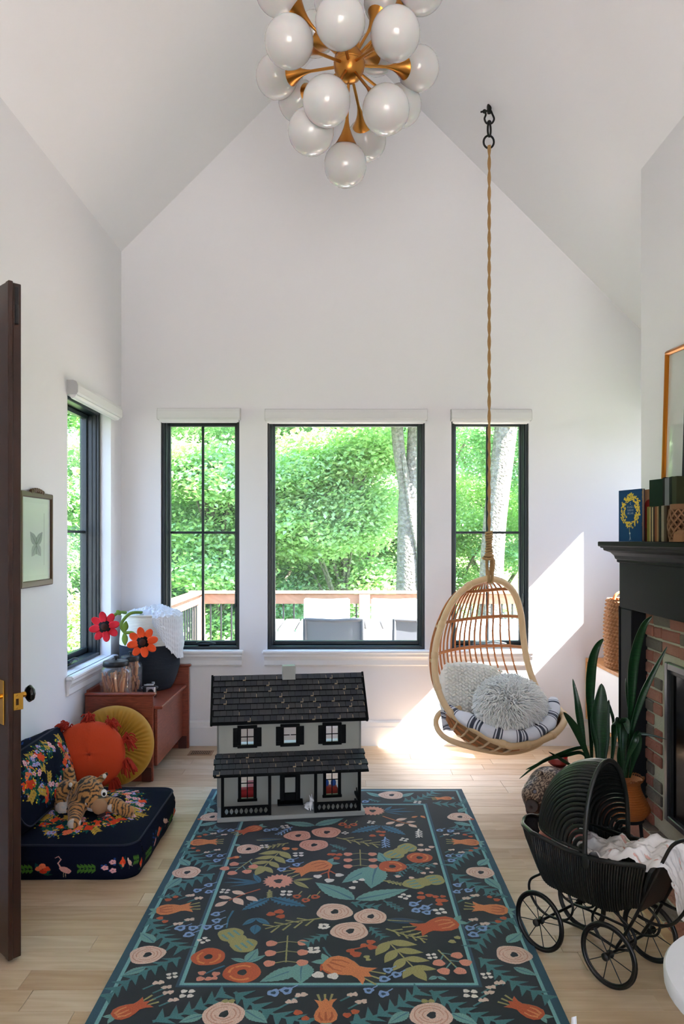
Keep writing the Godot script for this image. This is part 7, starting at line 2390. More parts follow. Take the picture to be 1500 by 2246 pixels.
# ---------- doll pram ----------
func pram() -> void:
	var t := thing("doll_pram", "black wicker doll pram with ribbed hood and four spoked wheels beside the rug", "doll pram", Vector3(0.891, 0, 2.784), -deg_to_rad(52.3))
	var pb := sm(Color(0.055, 0.07, 0.063), 0.38)
	var pm := sm(Color(0.028, 0.031, 0.03), 0.35)
	# own frame: x to the foot end, z to the side that faces the rug
	# wheels
	var wr := 0.107
	var tyre := MB.new().tube(ring(Vector3.ZERO, wr - 0.007, 44), 0.0072, 10, true).mesh()
	var rim := MB.new().tube(ring(Vector3.ZERO, wr - 0.0155, 40), 0.0035, 6, true).mesh()
	var spoke := MB.new().tube(V3([0, 0.008, 0, 0, wr - 0.014, 0]), 0.0017, 6).mesh()
	var hubm := MB.new().lathe(PackedVector2Array([Vector2(0.0, -0.02), Vector2(0.011, -0.018), Vector2(0.014, -0.01), Vector2(0.008, -0.004), Vector2(0.008, 0.004), Vector2(0.014, 0.012), Vector2(0.013, 0.022), Vector2(0.006, 0.027), Vector2(0.0, 0.028)]), 16, Transform3D(Basis(Vector3.RIGHT, Vector3(0, 0, 1), Vector3(0, -1, 0)), Vector3.ZERO)).mesh()
	for x in [-0.1425, 0.1425]:
		for z in [0.1275, -0.1275]:
			var o := Vector3(x, wr + 0.0005, z)
			var w := part("wheel", tyre, pm, t, Transform3D(Basis(Vector3.UP, 0.0), o))
			part("rim", rim, pm, w)
			part("hub", hubm, pm, w, Transform3D(Basis.IDENTITY if z > 0.0 else Basis(Vector3.UP, PI), Vector3.ZERO))
			for k in 8:
				part("spoke", spoke, pm, w, Transform3D(Basis(Vector3.BACK, TAU * k / 8.0 + x * 4.0), Vector3.ZERO))
		part("axle", MB.new().tube(V3([x, wr, -0.13, x, wr, 0.13]), 0.0055, 10), pm, t)
	# running gear
	for z in [0.075, -0.075]:
		part("side_rod", MB.new().tube(curve([Vector3(-0.15, 0.11, z), Vector3(-0.05, 0.118, z * 0.92), Vector3(0.06, 0.118, z * 0.92), Vector3(0.15, 0.11, z)], 4), 0.0048, 8), pm, t)
		part("spring", MB.new().tube(curve([Vector3(-0.142, 0.11, z), Vector3(-0.19, 0.125, z), Vector3(-0.228, 0.17, z), Vector3(-0.225, 0.215, z), Vector3(-0.18, 0.252, z)], 6), 0.0048, 8), pm, t)
		part("spring", MB.new().tube(curve([Vector3(0.142, 0.11, z), Vector3(0.195, 0.13, z), Vector3(0.21, 0.17, z), Vector3(0.185, 0.205, z), Vector3(0.12, 0.24, z)], 6), 0.0048, 8), pm, t)
		part("spring", MB.new().tube(curve([Vector3(-0.12, 0.112, z), Vector3(-0.06, 0.13, z), Vector3(-0.035, 0.18, z), Vector3(-0.06, 0.235, z)], 5), 0.0045, 8), pm, t)
		part("spring", MB.new().tube(curve([Vector3(0.13, 0.112, z), Vector3(0.065, 0.13, z), Vector3(0.045, 0.18, z), Vector3(0.07, 0.235, z)], 5), 0.0045, 8), pm, t)
		# handle, rising past the foot end
		part("handle_rod", MB.new().tube(curve([Vector3(0.142, 0.115, z * 1.1), Vector3(0.20, 0.22, z * 1.15), Vector3(0.262, 0.35, z * 1.2), Vector3(0.315, 0.47, z * 1.2), Vector3(0.35, 0.535, z * 1.2), Vector3(0.40, 0.565, z * 1.2), Vector3(0.44, 0.56, z * 1.2)], 6), 0.0058, 8), pm, t)
		part("foot_bar", MB.new().tube(curve([Vector3(0.21, 0.255, z), Vector3(0.28, 0.25, z), Vector3(0.34, 0.275, z), Vector3(0.39, 0.35, z), Vector3(0.42, 0.44, z)], 6), 0.0055, 8), pm, t)
	part("handle_grip", MB.new().tube(V3([0.44, 0.56, -0.095, 0.44, 0.56, 0.095]), 0.009, 10), pm, t)
	part("foot_bar", MB.new().tube(V3([0.42, 0.44, -0.075, 0.42, 0.44, 0.075]), 0.0055, 8), pm, t)
	# hull: one station per reed
	var stations := 58
	var rims := [PackedVector3Array(), PackedVector3Array()]
	var reeds := MB.new()
	var keel := []
	for i in stations + 1:
		var f := i / float(stations)
		var x := lerpf(-0.285, 0.262, f)
		var zr := 0.135 * pow(clampf((x + 0.292) / 0.12, 0.0, 1.0), 0.45) * (1.0 - 0.22 * smoothstep(0.10, 0.27, x))
		var zb := zr * 0.66
		var yr := 0.418 - 0.012 * smoothstep(-0.18, -0.285, x) - 0.008 * cos(x * 14.0) + 0.012 * smoothstep(0.17, 0.262, x)
		var yb := 0.232 + 0.10 * pow(smoothstep(-0.12, -0.285, x), 1.5) + 0.045 * smoothstep(0.12, 0.262, x)
		var xb := x * 0.86 + 0.0
		for s in 2:
			var sg := 1.0 if s == 0 else -1.0
			var a := Vector3(x, yr, sg * zr)
			var b := Vector3(xb, yb, sg * zb)
			rims[s].append(a)
			reeds.tube(curve([a, a.lerp(b, 0.4) + Vector3(0, 0, sg * 0.012), a.lerp(b, 0.8) + Vector3(0, 0, sg * 0.010), b], 2), 0.0043, 6, false, false)
		keel.append(PackedVector3Array([Vector3(xb, yb, zb), Vector3(xb, yb - 0.006, 0), Vector3(xb, yb, -zb)]))
	var rp := part("reeds", reeds, pb, t)
	rp.set_meta("kind", "stuff")
	part("bottom_board", MB.new().grid(keel, false, false), pb, t)
	# head end: reeds closing the bow
	var bow := MB.new()
	for k in 15:
		var w := -1.0 + k / 7.0
		var a := Vector3(-0.285 - 0.012 * (1.0 - w * w), 0.41 + 0.008 * (1.0 - w * w), w * 0.042)
		bow.tube(curve([a, a.lerp(Vector3(-0.245, 0.33, w * 0.028), 0.5) + Vector3(-0.014, 0, 0), Vector3(-0.245, 0.33, w * 0.028)], 3), 0.0043, 6, false, false)
	part("bow_reeds", bow, pb, t).set_meta("kind", "stuff")
	var rimp := rims[0].duplicate() as PackedVector3Array
	rimp.reverse()
	for k in 5:
		var w := 1.0 - (k + 1) / 3.0
		rimp.append(Vector3(-0.285 - 0.012 * (1.0 - w * w), 0.41 + 0.008 * (1.0 - w * w), w * 0.042))
	rimp.append_array(rims[1])
	part("rim_braid", MB.new().tube(rimp, 0.0085, 10), pb, t)
	# solid foot board that slants outwards
	var fb := PackedVector2Array([Vector2(-0.07, 0.0), Vector2(0.07, 0.0), Vector2(0.104, 0.13), Vector2(0.102, 0.165), Vector2(0.075, 0.205), Vector2(0.0, 0.222), Vector2(-0.075, 0.205), Vector2(-0.102, 0.165), Vector2(-0.104, 0.13)])
	var up := Vector3(0.085, 0.232, 0).normalized()
	part("foot_board", MB.new().prism(fb, -0.005, 0.005, Transform3D(Basis(Vector3(0, 0, 1), up, Vector3(0, 0, 1).cross(up)), Vector3(0.222, 0.27, 0))), pb, t)
	# hood
	var x0 := 0.05
	var y0 := 0.428
	var hood := MB.new()
	var m := 46
	for k in m:
		var al := PI * (k + 0.5) / m
		var kk := sin(al)
		var z := cos(al) * 0.128
		var pts := PackedVector3Array()
		for i in 13:
			var q := i / 12.0 * PI * 0.5
			pts.append(Vector3(x0 - 0.262 * pow(kk, 0.8) * sin(q), y0 + 0.282 * pow(kk, 0.85) * cos(q), z))
		hood.tube(pts, 0.0086 if k % 2 == 0 else 0.0078, 7, false, false)
	part("hood_reeds", hood, pb, t).set_meta("kind", "stuff")
	var arch := PackedVector3Array()
	for i in 33:
		var al := PI * i / 32.0
		arch.append(Vector3(x0 + 0.004, y0 + 0.288 * pow(sin(al), 0.85), cos(al) * 0.132))
	var arch2 := PackedVector3Array([Vector3(x0 + 0.012, y0 - 0.04, 0.136)])
	arch2.append_array(arch)
	arch2.append(Vector3(x0 + 0.012, y0 - 0.04, -0.136))
	part("hood_arch", MB.new().tube(arch2, 0.0085, 10), pb, t)
	var base := PackedVector3Array()
	for i in 33:
		var al := PI * i / 32.0
		base.append(Vector3(x0 - 0.264 * pow(sin(al), 0.8), y0, cos(al) * 0.13))
	part("hood_base", MB.new().tube(base, 0.007, 8), pb, t)
	for z in [0.14, -0.14]:
		part("pivot", MB.new().ball(Vector3(x0 + 0.012, y0 - 0.03, z), Vector3(0.017, 0.026, 0.006), 14, 8), pb, t)
	# bedding
	var bl := thing("doll_blanket", "white floral doll blanket heaped in the pram and hanging over its foot end", "blanket", t.position + Vector3(0, 0.40, 0), t.rotation.y)
	var fn := FastNoiseLite.new()
	fn.seed = 3
	fn.frequency = 7.0
	var rows := []
	for i in 57:
		var f := i / 56.0
		var row := PackedVector3Array()
		for j in 33:
			var q := j / 32.0 * 2.0 - 1.0
			var p: Vector3
			if f < 0.72:
				var x := lerpf(-0.13, 0.318, f / 0.72)
				var mound := 0.075 * exp(-pow((x - 0.22) / 0.10, 2.0)) * (1.0 - 0.5 * q * q)
				var rise := 0.04 * smoothstep(0.23, 0.318, x)
				p = Vector3(x, 0.005 + mound + rise, q * 0.105)
			else:
				var k := (f - 0.72) / 0.28
				p = Vector3(0.318 + 0.035 * sin(k * PI * 0.5), 0.055 + 0.012 * sin(k * PI) - 0.20 * k * (1.0 - 0.35 * absf(q - 0.2)), q * 0.085 * (1.0 - 0.15 * k))
			var wob := fn.get_noise_2d(p.x * 1.2, p.z * 1.6) * 0.05 + absf(fn.get_noise_2d(p.x * 2.6 + 7.0, p.z * 3.0)) * -0.02
			p += Vector3(fn.get_noise_2d(q * 0.8, f * 2.0) * 0.012 if f >= 0.72 else 0.0, wob if f < 0.72 else 0.0, 0)
			row.append(p)
		rows.append(row)
	var pt := Paint.new().setup(0.5, 0.3, 900.0, Color(0.90, 0.885, 0.87))
	rng.seed = 8
	for k in 16:
		var c := Vector2(rng.randf() * 0.5, rng.randf() * 0.3)
		for q in 5:
			pt.blob(c + Vector2(cos(q * 1.257 + k), sin(q * 1.257 + k)) * 0.007, 0.006, 0.006, Color(0.84, 0.66, 0.62))
		pt.leaf(c, c + Vector2.from_angle(k) * 0.022, 0.35, Color(0.70, 0.70, 0.62))
	var bm := sm(Color.WHITE, 0.9)
	bm.albedo_texture = ImageTexture.create_from_image(pt.im)
	part("cloth", MB.new().grid(rows, false, true, 1.0, 1.6), bm, bl)
	var dp := thing("doll_pillow", "pink doll pillow tucked under the pram's hood", "pillow", t.position + t.basis * Vector3(-0.13, 0.37, 0.0), t.rotation.y)
	part("cover", cushion(0.085, 0.08, 0.035, 0.7, 24, 14, null), sm(Color(0.80, 0.50, 0.46), 0.9), dp, Transform3D(Basis(Vector3.RIGHT, -PI / 2), Vector3(0, 0.02, 0)))

# ---------- plants, boar, basket ----------
func blade(t: Node3D, pts: PackedVector3Array, w: float, m: Material, sd: float) -> void:
	var src := []
	for p in pts:
		src.append(p)
	var c := curve(src, 6)
	var n := c.size()
	var rows := []
	for i in n:
		var f := i / (n - 1.0)
		var d := (c[mini(i + 1, n - 1)] - c[maxi(i - 1, 0)]).normalized()
		var facing := Vector3(0.25 * sin(sd), 0.1, 1.0).normalized()
		var side := d.cross(facing).normalized()
		var nn := side.cross(d)
		var hw_ := w * 0.5 * pow(sin(PI * clampf(0.12 + 0.88 * f, 0.0, 1.0)), 0.7) * (0.42 + 0.58 * smoothstep(0.05, 0.55, f))
		if i == n - 1:
			hw_ = 0.0006
		var row := PackedVector3Array()
		for j in 7:
			var q := j / 3.0 - 1.0
			row.append(c[i] + side * q * hw_ + nn * (0.28 * hw_ * q * q + 0.0016))
		for j in range(6, -1, -1):
			var q := j / 3.0 - 1.0
			row.append(c[i] + side * q * hw_ + nn * (0.28 * hw_ * q * q - 0.0016))
		row.append(row[0])
		rows.append(row)
	wpart("leaf", MB.new().grid(rows, true, false, 1.0, 4.0), m, t)

func plants() -> void:
	var lt := Paint.new().setup(0.2, 0.4, 640.0, Color(0.085, 0.22, 0.11))
	rng.seed = 17
	for k in 130:
		var y := rng.randf() * 0.4
		var x := rng.randf() * 0.2
		lt.line(PackedVector2Array([Vector2(x, y), Vector2(x + 0.03, y + rng.randf_range(-0.006, 0.006)), Vector2(x + 0.06, y + rng.randf_range(-0.004, 0.008))]), 0.003, 0.005, Color(0.13, 0.31, 0.15) if k % 2 == 0 else Color(0.05, 0.14, 0.075))
	var lm := sm(Color.WHITE, 0.32)
	lm.albedo_texture = ImageTexture.create_from_image(lt.im)
	var left_leaves := [
		[V3([1.211, 0.339, 1.78, 1.204, 0.564, 1.78, 1.199, 0.745, 1.78, 1.202, 0.895, 1.8, 1.223, 0.974, 1.81, 1.26, 1.016, 1.8]), 0.054],
		[V3([1.193, 0.339, 1.78, 1.17, 0.497, 1.78, 1.148, 0.632, 1.78, 1.136, 0.711, 1.78, 1.122, 0.811, 1.76]), 0.036],
		[V3([1.251, 0.339, 1.78, 1.251, 0.474, 1.78, 1.247, 0.632, 1.78, 1.256, 0.722, 1.78, 1.258, 0.792, 1.78]), 0.077],
		[V3([1.272, 0.333, 1.76, 1.281, 0.469, 1.76, 1.285, 0.605, 1.76, 1.301, 0.707, 1.76]), 0.045],
		[V3([1.311, 0.33, 1.75, 1.325, 0.466, 1.75, 1.332, 0.568, 1.75, 1.328, 0.607, 1.78, 1.323, 0.595, 1.83, 1.321, 0.493, 1.85]), 0.045],
		[V3([1.219, 0.348, 1.81, 1.166, 0.466, 1.83, 1.117, 0.571, 1.85, 1.071, 0.638, 1.87, 1.042, 0.673, 1.88]), 0.038],
		[V3([1.33, 0.438, 1.73, 1.334, 0.586, 1.73, 1.323, 0.643, 1.73, 1.312, 0.687, 1.73]), 0.016],
		[V3([1.215, 0.339, 1.78, 1.188, 0.446, 1.8, 1.148, 0.488, 1.83, 1.073, 0.491, 1.88, 0.971, 0.47, 1.93, 0.883, 0.448, 1.98, 0.832, 0.433, 2]), 0.018],
		[V3([1.224, 0.339, 1.78, 1.186, 0.417, 1.8, 1.139, 0.464, 1.83, 1.06, 0.469, 1.88, 0.956, 0.464, 1.93, 0.873, 0.438, 1.98, 0.802, 0.391, 2]), 0.02],
		[V3([1.183, 0.348, 1.81, 1.068, 0.423, 1.88, 1.014, 0.46, 1.91, 0.954, 0.499, 1.94]), 0.016],
		[V3([1.221, 0.355, 1.83, 1.217, 0.488, 1.83, 1.199, 0.577, 1.83, 1.19, 0.644, 1.83]), 0.027],
	]
	var right_leaves := [
		[V3([1.385, 0.319, 1.76, 1.403, 0.559, 1.76, 1.412, 0.741, 1.76, 1.419, 0.877, 1.76, 1.434, 0.993, 1.78, 1.46, 1.085, 1.8, 1.496, 1.127, 1.81]), 0.059],
		[V3([1.389, 0.319, 1.76, 1.405, 0.542, 1.78, 1.444, 0.715, 1.8, 1.497, 0.853, 1.82, 1.557, 0.983, 1.84]), 0.034],
		[V3([1.376, 0.319, 1.76, 1.371, 0.469, 1.76, 1.374, 0.559, 1.76, 1.369, 0.6, 1.78, 1.367, 0.606, 1.82, 1.369, 0.557, 1.84]), 0.054],
		[V3([1.392, 0.329, 1.79, 1.407, 0.438, 1.81, 1.421, 0.508, 1.82, 1.426, 0.564, 1.83]), 0.045],
		[V3([1.394, 0.319, 1.76, 1.405, 0.474, 1.78, 1.424, 0.542, 1.8, 1.481, 0.548, 1.82, 1.555, 0.531, 1.84]), 0.016],
		[V3([1.42, 0.509, 1.74, 1.411, 0.645, 1.74, 1.399, 0.737, 1.74, 1.392, 0.81, 1.74]), 0.016],
		[V3([1.353, 0.335, 1.81, 1.376, 0.441, 1.82, 1.4, 0.524, 1.84, 1.423, 0.557, 1.82, 1.454, 0.537, 1.78]), 0.034],
		[V3([1.369, 0.31, 1.73, 1.364, 0.415, 1.73, 1.373, 0.506, 1.73]), 0.032],
	]
	var a := thing("snake_plant", "tall snake plant with long drooping side leaves in a pot behind the pram's hood", "plant", Vector3(1.235, 0.004, 1.79))
	part("pot", MB.new().lathe(PackedVector2Array([Vector2(0.0, 0.0), Vector2(0.052, 0.0), Vector2(0.066, 0.24), Vector2(0.07, 0.245), Vector2(0.07, 0.272), Vector2(0.062, 0.274), Vector2(0.06, 0.25), Vector2(0.0, 0.245)]), 28), sm(Color(0.55, 0.30, 0.20), 0.8), a)
	part("soil", MB.new().lathe(PackedVector2Array([Vector2(0.0, 0.258), Vector2(0.0605, 0.254)]), 20), sm(Color(0.06, 0.045, 0.035), 1.0), a)
	var k := 0
	for l in left_leaves:
		k += 1
		blade(a, l[0], l[1], lm, k * 1.7)
	var b := thing("snake_plant", "snake plant with the tallest mottled leaf, in the orange wicker pot against the mantel", "plant", Vector3(1.393, 0.13, 1.76))
	var wk := sm(Color(0.62, 0.33, 0.09), 0.7)
	wk.heightmap_enabled = true
	wk.heightmap_texture = noise_tex(0.15, Color.BLACK, Color.WHITE, 5)
	wk.heightmap_scale = 0.2
	var pr := PackedVector2Array()
	pr.append(Vector2(0.0, 0.0))
	for i in 73:
		var f := i / 72.0
		var r := 0.0
		if f < 0.22:
			r = lerpf(0.082, 0.106, smoothstep(0.0, 0.22, f))
		else:
			r = lerpf(0.106, 0.058, pow(smoothstep(0.22, 0.9, f), 0.75))
		if f > 0.9:
			r = lerpf(0.058, 0.075, (f - 0.9) / 0.1)
		pr.append(Vector2(r + 0.0042 * absf(sin(i * PI / 4.0)), f * 0.185))
	pr.append(Vector2(0.066, 0.184))
	pr.append(Vector2(0.05, 0.165))
	pr.append(Vector2(0.0, 0.16))
	part("wicker_pot", MB.new().lathe(pr, 40), wk, b)
	var frz := MB.new()
	rng.seed = 6
	for i in 40:
		var w := TAU * i / 40.0
		frz.tube(curve([Vector3(cos(w) * 0.07, 0.178, sin(w) * 0.07), Vector3(cos(w + 0.1) * 0.08, 0.19 + rng.randf() * 0.008, sin(w + 0.1) * 0.08), Vector3(cos(w + 0.22) * 0.076, 0.188, sin(w + 0.22) * 0.076)], 3), 0.003, 5)
	part("rim", frz, wk, b)
	for l in right_leaves:
		k += 1
		blade(b, l[0], l[1], lm, k * 1.7)
	var st := thing("plant_stand", "low black stand under the orange wicker pot", "plant stand", Vector3(1.393, 0.004, 1.76))
	part("top", MB.new().lathe(PackedVector2Array([Vector2(0.0, 0.108), Vector2(0.078, 0.108), Vector2(0.08, 0.112), Vector2(0.08, 0.122), Vector2(0.076, 0.126), Vector2(0.0, 0.126)]), 28), M.black_paint, st)
	for q in 3:
		var w := q * TAU / 3.0 + 0.4
		part("leg", MB.new().tube(V3([cos(w) * 0.06, 0.11, sin(w) * 0.06, cos(w) * 0.07, 0.0, sin(w) * 0.07]), 0.009, 8), M.black_paint, st)
	# carved boar
	var bo := thing("wooden_boar", "dark carved wooden boar with pale scored bristles standing behind the pram", "figurine", Vector3(1.062, 0.0, 1.47))
	var o := bo.position
	var fn := FastNoiseLite.new()
	fn.seed = 2
	fn.frequency = 20.0
	var coat := func(p: Vector3) -> Color:
		var dk := Color(0.045, 0.022, 0.014)
		var lt2 := Color(0.40, 0.29, 0.20)
		var s := sin((p.x * 0.8 - p.y * 0.5 + p.z * 0.3) * 300.0 + fn.get_noise_3d(p.x * 1.5, p.y * 1.5, p.z * 1.5) * 9.0)
		var up := smoothstep(0.10, 0.155, p.y)
		return dk.lerp(lt2, smoothstep(0.1, 0.6, s) * up)
	var bm := sm(Color.WHITE, 0.4)
	bm.vertex_color_use_as_albedo = true
	var body := blend_mesh([
		[Vector3(0.14, 0.155, -0.06), Vector3(0.02, 0.165, 0.0), 0.115, 0.115], [Vector3(0.02, 0.165, 0.0), Vector3(-0.06, 0.155, 0.045), 0.11, 0.075],
		[Vector3(-0.055, 0.145, 0.05), Vector3(-0.088, 0.085, 0.085), 0.07, 0.036],
		[Vector3(0.0, 0.08, 0.06), Vector3(-0.01, 0.0, 0.065), 0.03, 0.024], [Vector3(-0.03, 0.08, -0.03), Vector3(-0.035, 0.0, -0.035), 0.03, 0.024], [Vector3(0.19, 0.08, -0.03), Vector3(0.2, 0.0, -0.025), 0.03, 0.024], [Vector3(0.15, 0.08, -0.13), Vector3(0.16, 0.0, -0.13), 0.03, 0.024],
		[Vector3(-0.03, 0.235, 0.04), Vector3(-0.04, 0.27, 0.045), 0.018, 0.01],
	], 0.0042, 0.03, coat)
	part("body", body, bm, bo)
	var dkw := sm(Color(0.15, 0.075, 0.045), 0.22)
	part("snout", MB.new().lathe(PackedVector2Array([Vector2(0.0, 0.028), Vector2(0.02, 0.024), Vector2(0.034, 0.026), Vector2(0.037, 0.015), Vector2(0.033, -0.02)]), 24, Transform3D(Basis.from_euler(Vector3(1.35, -0.5, 0)), Vector3(-0.092, 0.115, 0.10))), dkw, bo)
	part("eye", MB.new().ball(Vector3(-0.082, 0.188, 0.108), Vector3(0.010, 0.010, 0.008), 12, 8), sm(Color(0.45, 0.45, 0.5), 0.1), bo)
	part("ear", MB.new().ball(Vector3(0.035, 0.245, 0.08), Vector3(0.022, 0.035, 0.008), 14, 8, Basis.from_euler(Vector3(0.2, 0.5, -0.4))), sm(Color(0.30, 0.20, 0.15), 0.5), bo)
	var rd := thing("red_toy", "rounded orange-red toy peeking over the carved boar's back", "toy", Vector3(1.15, 0.272, 1.40))
	part("shell", MB.new().lathe(PackedVector2Array([Vector2(0.0, 0.0), Vector2(0.04, 0.004), Vector2(0.055, 0.02), Vector2(0.05, 0.045), Vector2(0.0, 0.06)]), 24), sm(Color(0.55, 0.12, 0.05), 0.4), rd)
	part("knob", MB.new().ball(Vector3(0.035, 0.055, 0.02), Vector3.ONE * 0.012, 12, 8), sm(Color(0.85, 0.06, 0.06), 0.4), rd)
	# seagrass bag on the cabinet
	var sb := thing("seagrass_bag", "tall knotted tan seagrass bag with loop handles on the floating cabinet", "bag", Vector3(1.885, 0.6435, 0.47))
	var sm_ := sm(Color(0.66, 0.46, 0.30), 0.9)
	var rows := []
	for i in 116:
		var y := i / 115.0 * 0.465
		var row := PackedVector3Array()
		for j in 193:
			var w := TAU * (j % 192) / 192.0
			var rr := 0.152 + 0.008 * sin(PI * y / 0.465) - 0.008 * smoothstep(0.3, 0.465, y)
			var sq := Vector2(signf(cos(w)) * pow(absf(cos(w)), 0.75), signf(sin(w)) * pow(absf(sin(w)), 0.75))
			var ph := i * 0.5236
			var kn := absf(sin(ph)) * absf(sin(w * 15.0 + (PI * 0.5 if int(i / 6.0) % 2 == 1 else 0.0)))
			row.append(Vector3(sq.x * (rr - 0.016 + 0.016 * kn), y, sq.y * (rr - 0.016 + 0.016 * kn)))
		rows.append(row)
	part("weave", MB.new().grid(rows, true, true), sm_, sb)
	part("base", MB.new().lathe(PackedVector2Array([Vector2(0.0, 0.0), Vector2(0.14, 0.001)]), 30), sm_, sb)
	for z in [0.09, -0.09]:
		part("handle", MB.new().tube(curve([Vector3(-0.07, 0.44, z), Vector3(-0.055, 0.485, z), Vector3(0.0, 0.505, z), Vector3(0.055, 0.485, z), Vector3(0.07, 0.44, z)], 6), 0.011, 8), sm_, sb)
	var wv := thing("wicker_bottle", "small pale wicker bottle with looped base beside the seagrass bag", "vase", Vector3(1.86, 0.6435, 0.70))
	var pale := sm(Color(0.80, 0.66, 0.48), 0.8)
	part("neck", MB.new().lathe(PackedVector2Array([Vector2(0.0, 0.09), Vector2(0.05, 0.09), Vector2(0.046, 0.13), Vector2(0.05, 0.17), Vector2(0.045, 0.205), Vector2(0.0, 0.21)]), 24), pale, wv)
	for q in 9:
		var w := TAU * q / 9.0
		part("loop", MB.new().tube(curve([Vector3(cos(w) * 0.045, 0.10, sin(w) * 0.045), Vector3(cos(w + 0.3) * 0.066, 0.05, sin(w + 0.3) * 0.066), Vector3(cos(w + 0.5) * 0.05, 0.005, sin(w + 0.5) * 0.05), Vector3(cos(w + 0.9) * 0.062, 0.05, sin(w + 0.9) * 0.062), Vector3(cos(w + 1.1) * 0.045, 0.10, sin(w + 1.1) * 0.045)], 4), 0.006, 6), pale, wv)

# ---------- on the mantel, above it, and the furniture at the lower right ----------
func book(label: String, p: Vector3, w: float, h: float, th: float, turn: float, cover: Material, pages := Color(0.78, 0.72, 0.60), group := "books on the mantel shelf", hull: Material = null) -> Node3D:
	# own frame: spine at x = -w/2, front cover facing +z
	var t := thing("book", label, "book", p, turn, group)
	var cm: Material = hull if hull != null else cover
	part("front_cover", MB.new().span(Vector3(-w * 0.5, 0, th * 0.5 - 0.0025), Vector3(w * 0.5, h, th * 0.5), 0.0006), cover, t)
	part("back_cover", MB.new().span(Vector3(-w * 0.5, 0, -th * 0.5), Vector3(w * 0.5, h, -th * 0.5 + 0.0025), 0.0006), cm, t)
	part("spine", MB.new().span(Vector3(-w * 0.5 - 0.002, 0, -th * 0.5), Vector3(-w * 0.5 + 0.001, h, th * 0.5), 0.0015), cm, t)
	part("pages", MB.new().span(Vector3(-w * 0.5 + 0.001, 0.003, -th * 0.5 + 0.0026), Vector3(w * 0.5 - 0.004, h - 0.003, th * 0.5 - 0.0026)), sm(pages, 0.9), t)
	return t

func cover_mat(im: Image, w: float, h: float) -> StandardMaterial3D:
	var m := sm(Color.WHITE, 0.6)
	m.metallic_specular = 0.2
	m.albedo_texture = ImageTexture.create_from_image(im)
	# box faces carry metres as texture coordinates, x from the middle, y up from the base
	m.uv1_scale = Vector3(1.0 / w, -1.0 / h, 1)
	m.uv1_offset = Vector3(0.5, 1.0, 0)
	return m

func matte(c: Color) -> StandardMaterial3D:
	var m := sm(c, 0.65)
	m.metallic_specular = 0.2
	return m

